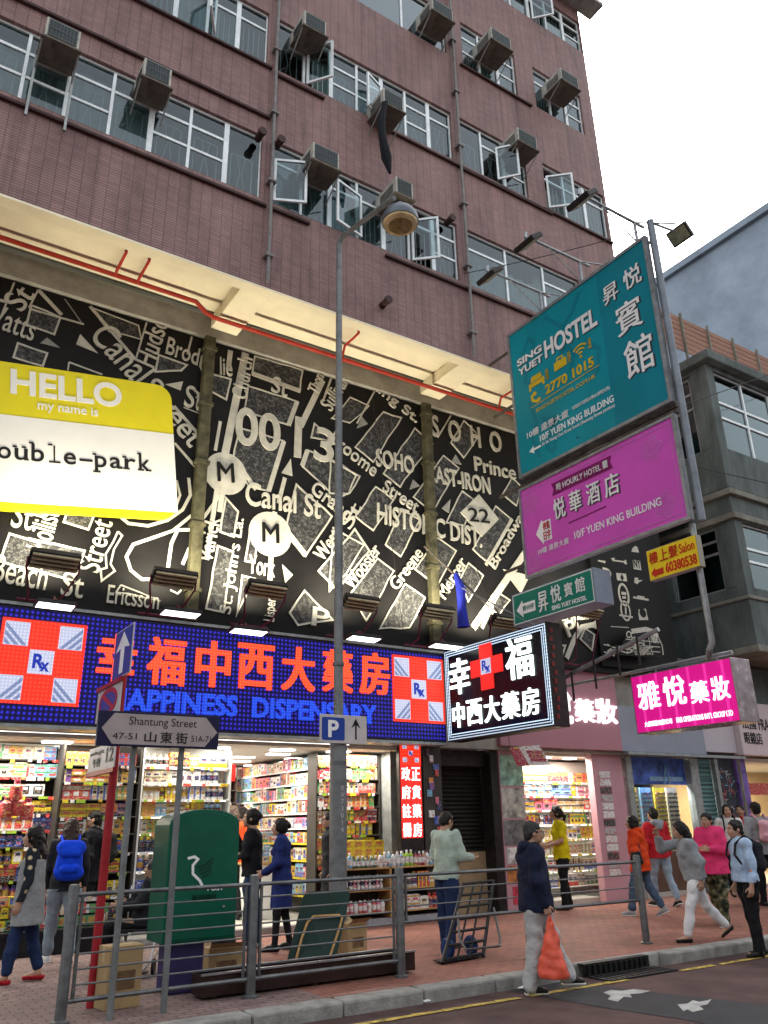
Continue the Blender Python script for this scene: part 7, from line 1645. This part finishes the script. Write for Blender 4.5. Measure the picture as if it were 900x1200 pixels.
def backpack(P, label, m, wd=.30, ht=.42, dp=.16, strapm=None, dz=0.0, flap=False):
    s, lm = P['s'], P['lm']; t = root('backpack', label, 'backpack', P['root'].location, rz=P['root'].rotation_euler.z); WL[t.name] = Vector((0,0,0))
    yb = -.075*s-.03; c = lm((0, yb-dp/2, .175*s+dz)); g = Blob()
    g.cap(lm((-wd*.22,yb-dp*.45,.175*s+dz-ht*.30)), lm((-wd*.18,yb-dp*.42,.175*s+dz+ht*.30)), dp*.52, dp*.46, .06); g.cap(lm((wd*.22,yb-dp*.45,.175*s+dz-ht*.30)), lm((wd*.18,yb-dp*.42,.175*s+dz+ht*.30)), dp*.52, dp*.46, .06); g.cap(lm((0,yb-dp*.5,.175*s+dz-ht*.28)), lm((0,yb-dp*.5,.175*s+dz+ht*.26)), dp*.55, dp*.5, .05)
    surf(g, 'bag', m, t, .010, amp=.010, freq=20, seed=4)
    g = Blob(); g.cap(lm((-wd*.16,yb-dp*.85,.175*s+dz-ht*.24)), lm((wd*.16,yb-dp*.85,.175*s+dz-ht*.24)), dp*.34, dp*.34, .03); surf(g, 'front_pocket', m, t, .010, amp=.006, freq=22, seed=8)
    if flap: g = Blob(); g.cap(lm((-wd*.24,yb-dp*.55,.175*s+dz+ht*.33)), lm((wd*.24,yb-dp*.55,.175*s+dz+ht*.33)), dp*.5, dp*.5, .03); g.cap(lm((-wd*.2,yb-dp*.98,.175*s+dz+ht*.14)), lm((wd*.2,yb-dp*.98,.175*s+dz+ht*.14)), dp*.14, dp*.14, .12); surf(g, 'flap', m, t, .010, amp=.006, freq=22, seed=6)
    for sg in (-1,1):
        MB().tube([lm((sg*.055*s,yb,.29*s)), lm((sg*.062*s,-.02*s,.335*s)), lm((sg*.064*s,.062*s,.28*s)), lm((sg*.068*s,.088*s,.20*s)), lm((sg*.085*s,.03*s,.10*s)), lm((sg*.07*s,yb+.02,.07*s))], .018, 8).build('strap', strapm or m, t, local=True, smooth=True)
    return t
def foot(px, py, z=0.0): return on_z(px, py, z)

J_navy = cloth('navy anorak cloth', (.012,.016,.036)); J_orange = cloth('orange red anorak cloth', (.60,.060,.014)); J_pink = cloth('hot pink anorak cloth', (.66,.045,.16)); T_yellow = cloth('yellow tee cotton', (.62,.52,.010)); S_green = cloth('pale green grey shirt cotton', (.34,.42,.36)); S_grey = cloth('heather grey knit', (.25,.27,.29)); S_blue = cloth('pale blue shirt cotton', (.36,.48,.66)); T_white = cloth('off white cotton', (.62,.62,.61)); T_red = cloth('red cotton', (.45,.02,.03)); K_black = cloth('black knit', (.013,.013,.016)); K_blazer = cloth('royal blue blazer wool', (.018,.030,.13)); V_grey = cloth('grey waistcoat wool', (.24,.25,.26)); C_dark = cloth('charcoal coat', (.022,.023,.028))
D_navy = cloth('navy denim', (.018,.032,.085)); D_mid = cloth('mid blue denim', (.065,.10,.16), var=.35); D_pale = cloth('pale washed denim', (.26,.34,.42), var=.3); D_grey = cloth('grey beige trousers', (.40,.40,.40), var=.12); P_white = cloth('white trousers', (.66,.66,.68), var=.08); P_black = cloth('black trousers', (.012,.012,.014)); P_tights = cloth('black tights', (.016,.015,.017))
def camo():
    m, n, p = _new('camouflage cloth'); L = n.links; tc = n.nodes.new('ShaderNodeTexCoord'); nz = n.nodes.new('ShaderNodeTexNoise'); nz.inputs['Scale'].default_value = 11; nz.inputs['Detail'].default_value = 2; L.new(tc.outputs['Object'], nz.inputs['Vector'])
    r = n.nodes.new('ShaderNodeValToRGB'); r.color_ramp.interpolation = 'CONSTANT'; e = r.color_ramp.elements; e[0].position = 0; e[0].color = (.012,.013,.010,1); e[1].position = .44; e[1].color = (.045,.055,.025,1)
    for q, c in ((.52,(.10,.075,.04,1)),(.60,(.16,.17,.11,1))): x = e.new(q); x.color = c
    L.new(nz.outputs['Fac'], r.inputs[0]); L.new(r.outputs[0], p.inputs['Base Color']); p.inputs['Roughness'].default_value = .9; return m
def floral():
    m, n, p = _new('floral sleeve print'); L = n.links; tc = n.nodes.new('ShaderNodeTexCoord'); v = n.nodes.new('ShaderNodeTexVoronoi'); v.inputs['Scale'].default_value = 11; L.new(tc.outputs['Object'], v.inputs['Vector'])
    r = n.nodes.new('ShaderNodeValToRGB'); e = r.color_ramp.elements; e[0].position = .22; e[0].color = (.55,.45,.28,1); e[1].position = .34; e[1].color = (.014,.018,.026,1); L.new(v.outputs['Distance'], r.inputs[0]); L.new(r.outputs[0], p.inputs['Base Color']); p.inputs['Roughness'].default_value = .85; return m
M_camo = camo(); M_floral = floral()
F_black = mat('black shoe leather', (.012,.012,.013), .4, var=.2); F_white = mat('white sneaker', (.60,.60,.60), .5, var=.1); F_red = mat('red patent flat', (.40,.012,.02), .3, var=.1); F_grey = mat('grey sneaker', (.26,.26,.27), .6, var=.2); F_tan = mat('tan shoe', (.30,.18,.09), .5, var=.2); F_blue = mat('blue sneaker', (.03,.05,.16), .5, var=.2); F_sole = mat('white rubber sole', (.62,.62,.60), .6, var=.1)
hang = ((.17,-.06,-1),(.06,.26,-1)); hangb = ((.17,-.28,-1),(.06,.02,-1)); hangf = ((.15,.25,-1),(.02,.65,-1)); fold = ((.22,.28,-1),(-.85,.75,.12))

# 1 man with the red bag
P1 = person('man in navy anorak and grey trousers walking on the road with a red plastic bag', foot(634,1163,ROAD), -33, 1.70, head=(626,957), legs=((25,6),(-6,4)), lean=3, arms=(((.14,-.15,-1),(.05,.22,-1)),((.16,.02,-1),(.02,.34,-1))), top=dict(m=J_navy,t=.052,hem=-.075,collar=True,hood=J_navy,amp=.014,freq=13,name='anorak'), bottom=dict(m=D_grey,t=.026,flare=.024,amp=.012), shoe=dict(m=F_black), sole=F_sole, hair='short', hairm=M_hairg, glasses=True, vox=.0068, curl=(.5,1.15))
h = P1['w'](P1['wr'][1]+P1['fd'][1]*.075*1.7)
M_redbag = mat('translucent red plastic', (.80,.12,.07), .35, var=.25, vs=5, bump=.7, bs=14); M_redbag.node_tree.nodes['Principled BSDF'].inputs['Transmission Weight'].default_value = .25
rb_ = root('plastic_bag', 'full red plastic carrier bag hanging from the hand of the man in the navy anorak', 'bag', h)
g = Blob(); dz = Vector((0,0,-1)); f_ = Vector((math.cos(R(-33)), math.sin(R(-33)), 0)); hl = h-h
g.cap(tuple(dz*.09), tuple(dz*.54), .034, .145, .03, (tuple(f_),1.2)); g.cut((0,0,-.60), (0,0,-1))
WL[rb_.name] = Vector((0,0,0)); surf(g, 'bag_body', M_redbag, rb_, .009, amp=.014, freq=27, seed=3, droop=.3)
for sg in (-1,1): MB().tube([Vector((0,0,.012)), f_*.018*sg+Vector((0,0,-.05)), f_*.035*sg+Vector((0,0,-.14))], [.010,.016,.022], 8).build('bag_handle', M_redbag, rb_, local=True, smooth=True)
# 2 green shirt man with phone
P2 = person('man in pale green shirt and navy jeans looking at his phone beside the sack truck', foot(527,1110), 12, 1.70, head=(529,948), legs=((3,2),(-4,4)), lean=2, arms=(((.16,.15,-1),(.0,.9,-.15)),((.16,.18,-1),(-.10,.95,-.05))), look=(0,-24), top=dict(m=S_green,t=.026,hem=-.05,collar=True,amp=.010,name='shirt'), bottom=dict(m=D_navy,t=.020,flare=.014), shoe=dict(m=F_tan), hair='short', vox=.0075, curl=(.9,.9), palm=((.0,.2,1),(.0,.2,1)))
ph = P2['w'](P2['wr'][1]+P2['fd'][1]*.075*1.7+Vector((-.02,.0,.028))); single(MB().obox(ph, Vector((math.cos(R(12)),math.sin(R(12)),.15)).normalized(), Vector((-math.sin(R(12)),math.cos(R(12)),0)), Vector((-.15*math.cos(R(12)),-.15*math.sin(R(12)),1)).normalized(), .075, .036, .005), 'mobile_phone', M_blk, 'slim black phone in the hands of the man in pale green', 'phone', bevel=.003)
# 3 yellow tee woman
P3 = person('woman with a ponytail in a bright yellow tee and black trousers at the cosmetics shop', foot(664,1066), 150, 1.62, head=(645,940), legs=((4,3),(-4,4)), arms=(((.15,.12,-1),(-.05,.95,-.25)),((.15,.12,-1),(-.05,.95,-.25))), top=dict(m=T_yellow,t=.024,hem=-.06,sleeve=.36,amp=.010,name='tee_shirt'), bottom=dict(m=P_black,t=.012,flare=.02), shoe=dict(m=F_black), hair='ponytail', fem=True, vox=.008)
# 4 orange jacket woman
P4 = person('woman with a black bob in an orange red anorak and blue jeans, seen from behind', foot(757,1073), 118, 1.60, head=(755,951), legs=((18,6),(-14,16)), lean=3, arms=(((.18,-.05,-1),(.05,.15,-1)),((.18,-.2,-1),(.05,.1,-1))), top=dict(m=J_orange,t=.048,hem=-.09,hood=J_orange,amp=.014,freq=13,name='anorak'), bottom=dict(m=D_mid,t=.014,len=.86,flare=.012), shoe=dict(m=F_grey,high=True), sole=F_sole, hair='bob', fem=True, vox=.008)
sb = root('shoulder_bag', 'black shoulder bag at the side of the woman in the orange red anorak', 'bag', P4['root'].location, rz=P4['root'].rotation_euler.z); WL[sb.name] = Vector((0,0,0)); g = Blob(); g.cap((-.27,-.02,.02), (-.27,-.02,.16), .07, .06, .04, ((0,1,0),1.6)); surf(g, 'bag_body', F_black, sb, .01, amp=.008, seed=1); MB().tube([(-.25,.06,.18),(-.18,.03,.50),(-.17,-.05,.50),(-.25,-.10,.18)], .010, 7).build('strap', F_black, sb, local=True, smooth=True)
# 5 person in red gilet beyond her
P5 = person('person in red gilet, grey hood and pale jeans beyond the orange red anorak', foot(780,1062), 75, 1.66, head=(770,943), legs=((14,5),(-12,14)), top=dict(m=T_red,t=.036,hem=-.05,amp=.012,hood=S_grey,name='gilet'), bottom=dict(m=D_pale,t=.012,len=.9), shoe=dict(m=F_black), sole=F_sole, hair='short', vox=.009)
# 6 grey jumper woman, hand to forehead
P6 = person('woman in grey jumper and white trousers striding left with a hand at her forehead', foot(824,1103), 150, 1.63, head=(797,955), legs=((22,8),(-22,22)), lean=9, arms=(((.15,-.15,-1),(.05,.2,-1)),((.30,.75,-.15),(-.55,.25,.95))), look=(0,-8), top=dict(m=S_grey,t=.034,hem=-.02,amp=.014,freq=13,name='jumper'), bottom=dict(m=P_white,t=.012,len=.92,amp=.007), shoe=dict(m=F_black,low=True), hair='long', fem=True, vox=.0075)
# 7 pink anorak
P7 = person('person with short black hair in a hot pink anorak and camouflage trousers, arms folded', foot(848,1084), 195, 1.62, head=(828,948), legs=((14,6),(-10,14)), lean=3, arms=(fold,fold), look=(0,-4), top=dict(m=J_pink,t=.044,hem=-.08,collar=True,hood=J_pink,amp=.014,freq=13,name='anorak'), bottom=dict(m=M_camo,t=.018,flare=.014,amp=.012), shoe=dict(m=F_blue), sole=F_sole, hair='short', fem=True, vox=.008)
# 8 white tee man facing camera
P8 = person('young man in a white tee with dark backpack straps walking towards the camera', foot(868,1052), 225, 1.72, head=(850,935), legs=((12,5),(-8,10)), top=dict(m=T_white,t=.014,hem=-.05,sleeve=.4,amp=.009,name='tee_shirt'), bottom=dict(m=P_black,t=.012), shoe=dict(m=F_black), hair='fringe', vox=.008)
backpack(P8, 'dark backpack on the young man in the white tee', C_dark)
P9 = person('man in a red tee behind the young man in white by the graffiti wall', foot(884,1046), 200, 1.72, head=(872,934), legs=((8,4),(-6,8)), look=(10,0), top=dict(m=T_red,t=.014,hem=-.05,sleeve=.4,name='tee_shirt'), bottom=dict(m=P_black,t=.012), shoe=dict(m=F_black), hair='short', vox=.009)
# 9 blue shirt man at the edge
P10 = person('man in a pale blue shirt and black trousers at the right edge facing left', foot(889,1121,ROAD), 152, 1.72, head=(880,957), legs=((3,2),(-5,6)), look=(0,-3), arms=(((.16,.0,-1),(.05,.3,-1)),((.16,-.05,-1),(.05,.25,-1))), top=dict(m=S_blue,t=.024,hem=.0,collar=True,amp=.010,name='shirt'), bottom=dict(m=P_black,t=.010), shoe=dict(m=F_black), hair='short', vox=.0075)
backpack(P10, 'charcoal backpack on the man in the pale blue shirt', C_dark, .28, .38, .15)
P11 = person('person in grey walking away at the right edge with a pale pink backpack', foot(906,1062), 60, 1.72, head=(897,932), legs=((8,4),(-8,10)), top=dict(m=S_grey,t=.02,hem=-.05,name='jumper'), bottom=dict(m=P_black,t=.012), shoe=dict(m=F_black), hair='short', vox=.009)
backpack(P11, 'pale pink backpack on the grey clad person at the right edge', cloth('pale pink nylon', (.62,.34,.40)), .28, .4, .15)
# 10 left edge woman
P12 = person('woman in long grey waistcoat with floral sleeves and red flats at the left edge', foot(22,1152), 158, 1.62, head=(22,963), legs=((12,5),(-8,10)), lean=2, arms=(((.16,-.02,-1),(.04,.32,-1)),((.16,-.02,-1),(.04,.32,-1))), top=dict(m=M_floral,t=.016,hem=-.02,amp=.009,name='blouse',bands=(('waistcoat',V_grey,-.17,.235,.016),)), bottom=dict(m=D_navy,t=.012,len=.84,flare=.012), shoe=dict(m=F_red,low=True), hair='long', fem=True, vox=.0075)
# 11 blue backpack
P13 = person('woman with long brown hair seen from behind carrying a big bright blue backpack', foot(66,1130), 82, 1.62, head=(84,952), legs=((20,6),(-16,16)), lean=3, arms=(hangf,hang), top=dict(m=C_dark,t=.018,hem=-.04,name='jacket'), bottom=dict(m=cloth('grey blue jeans', (.20,.25,.30), var=.3),t=.012,len=.9), shoe=dict(m=F_white), sole=F_sole, hair='long', hairm=M_hairb, fem=True, vox=.008)
backpack(P13, 'big bright blue flap top backpack on the long haired woman', cloth('bright blue nylon', (.008,.055,.62), var=.1), .38, .46, .20, flap=True, dz=-.02)
# 12 black jacket man
P14 = person('man in a black jacket facing left between the blue backpack and the red pole', foot(98,1110), 150, 1.72, head=(103,931), legs=((3,2),(-3,3)), look=(8,0), top=dict(m=K_black,t=.036,hem=-.07,collar=True,name='jacket'), bottom=dict(m=P_black,t=.012), shoe=dict(m=F_white), hair='short', vox=.0085)
backpack(P14, 'black backpack on the man in the black jacket', cloth('dull black nylon', (.02,.022,.022)), .30, .42, .17)
# 13 black sweater woman
P15 = person('woman in a black jumper with a hand at her mouth beside the post cabinet', foot(292,1112), 150, 1.66, head=(305,944), legs=((3,2),(-4,4)), arms=(((.18,.3,-1),(-.8,.9,-.1)),((.15,.55,-.95),(-.35,.35,1))), top=dict(m=K_black,t=.018,hem=-.03,amp=.010,name='jumper'), bottom=dict(m=D_navy,t=.010), shoe=dict(m=F_white), hair='bun', fem=True, vox=.008, curl=(.5,1.0))
# 14 blazer woman
P16 = person('woman in a royal blue blazer and skirt with black tights outside the dispensary', foot(328,1114), 150, 1.58, head=(334,955), legs=((6,3),(-6,6)), arms=(((.16,.12,-1),(-.25,.8,-.45)),((.16,.12,-1),(-.25,.8,-.45))), top=dict(m=K_blazer,t=.018,hem=-.05,collar=True,name='blazer'), bottom=dict(m=K_blazer,t=.010,skirt=.46,name='skirt',tights=P_tights), shoe=dict(m=F_black), hair='bun', fem=True, vox=.008)
tg_ = Blob()
# 15 people inside
def inside(label, px, py, Y, face, H, hy=935, **k):
    p = on_y(px, py, Y); return person(label, (p.x, Y, .10), face, H, vox=.010, head=(px, hy), **k)
P17 = inside('customer with long hair in an orange jacket inside the dispensary, back to the street', 272, 985, 15.2, 80, 1.60, top=dict(m=J_orange,t=.024,hem=-.05,name='jacket'), bottom=dict(m=P_black), shoe=dict(m=F_black), hair='long', hairm=M_hairb, fem=True)
P18 = inside('customer in a pale top with dark backpack straps inside the dispensary', 285, 975, 16.2, 95, 1.70, top=dict(m=T_white,t=.016,hem=-.05,name='shirt'), bottom=dict(m=P_black), shoe=dict(m=F_black), hair='short')
backpack(P18, 'dark backpack on the customer in the pale top inside the dispensary', C_dark)
P19 = inside('shop clerk with dark hair in a yellow tabard deep inside the dispensary', 346, 980, 17.0, 250, 1.72, top=dict(m=C_dark,t=.018,hem=-.05,name='shirt',bands=(('tabard',T_yellow,-.05,.20,.012),)), bottom=dict(m=P_black), shoe=dict(m=F_black), hair='short')
P20 = inside('shop clerk in a white coat beside the aisle shelving of the dispensary', 378, 975, 15.9, 200, 1.72, top=dict(m=T_white,t=.020,hem=-.2,collar=True,name='coat'), bottom=dict(m=P_black), shoe=dict(m=F_black), hair='short', look=(0,-15))
P21 = person('older person in glasses and a dark coat half hidden by the street lamp post', foot(388,1098), 165, 1.66, head=(388,948), legs=((3,2),(-3,4)), top=dict(m=C_dark,t=.024,hem=-.2,collar=True,name='coat'), bottom=dict(m=P_black), shoe=dict(m=F_black), hair='short', glasses=True, vox=.0085)
# 16 wheelchair sitter
P22 = person('person in dark clothes sitting in the wheelchair beside the left plinth', (wc_.x,wc_.y,.55), 150, 1.60, seated=True, legs=((84,80),(84,80)), lean=-8, arms=(((.18,.2,-1),(.0,.95,-.1)),((.18,.2,-1),(.0,.95,-.1))), top=dict(m=C_dark,t=.024,hem=-.03,name='coat'), bottom=dict(m=P_black,t=.016), shoe=dict(m=F_black), hair='short', hairm=M_hairg, vox=.009)
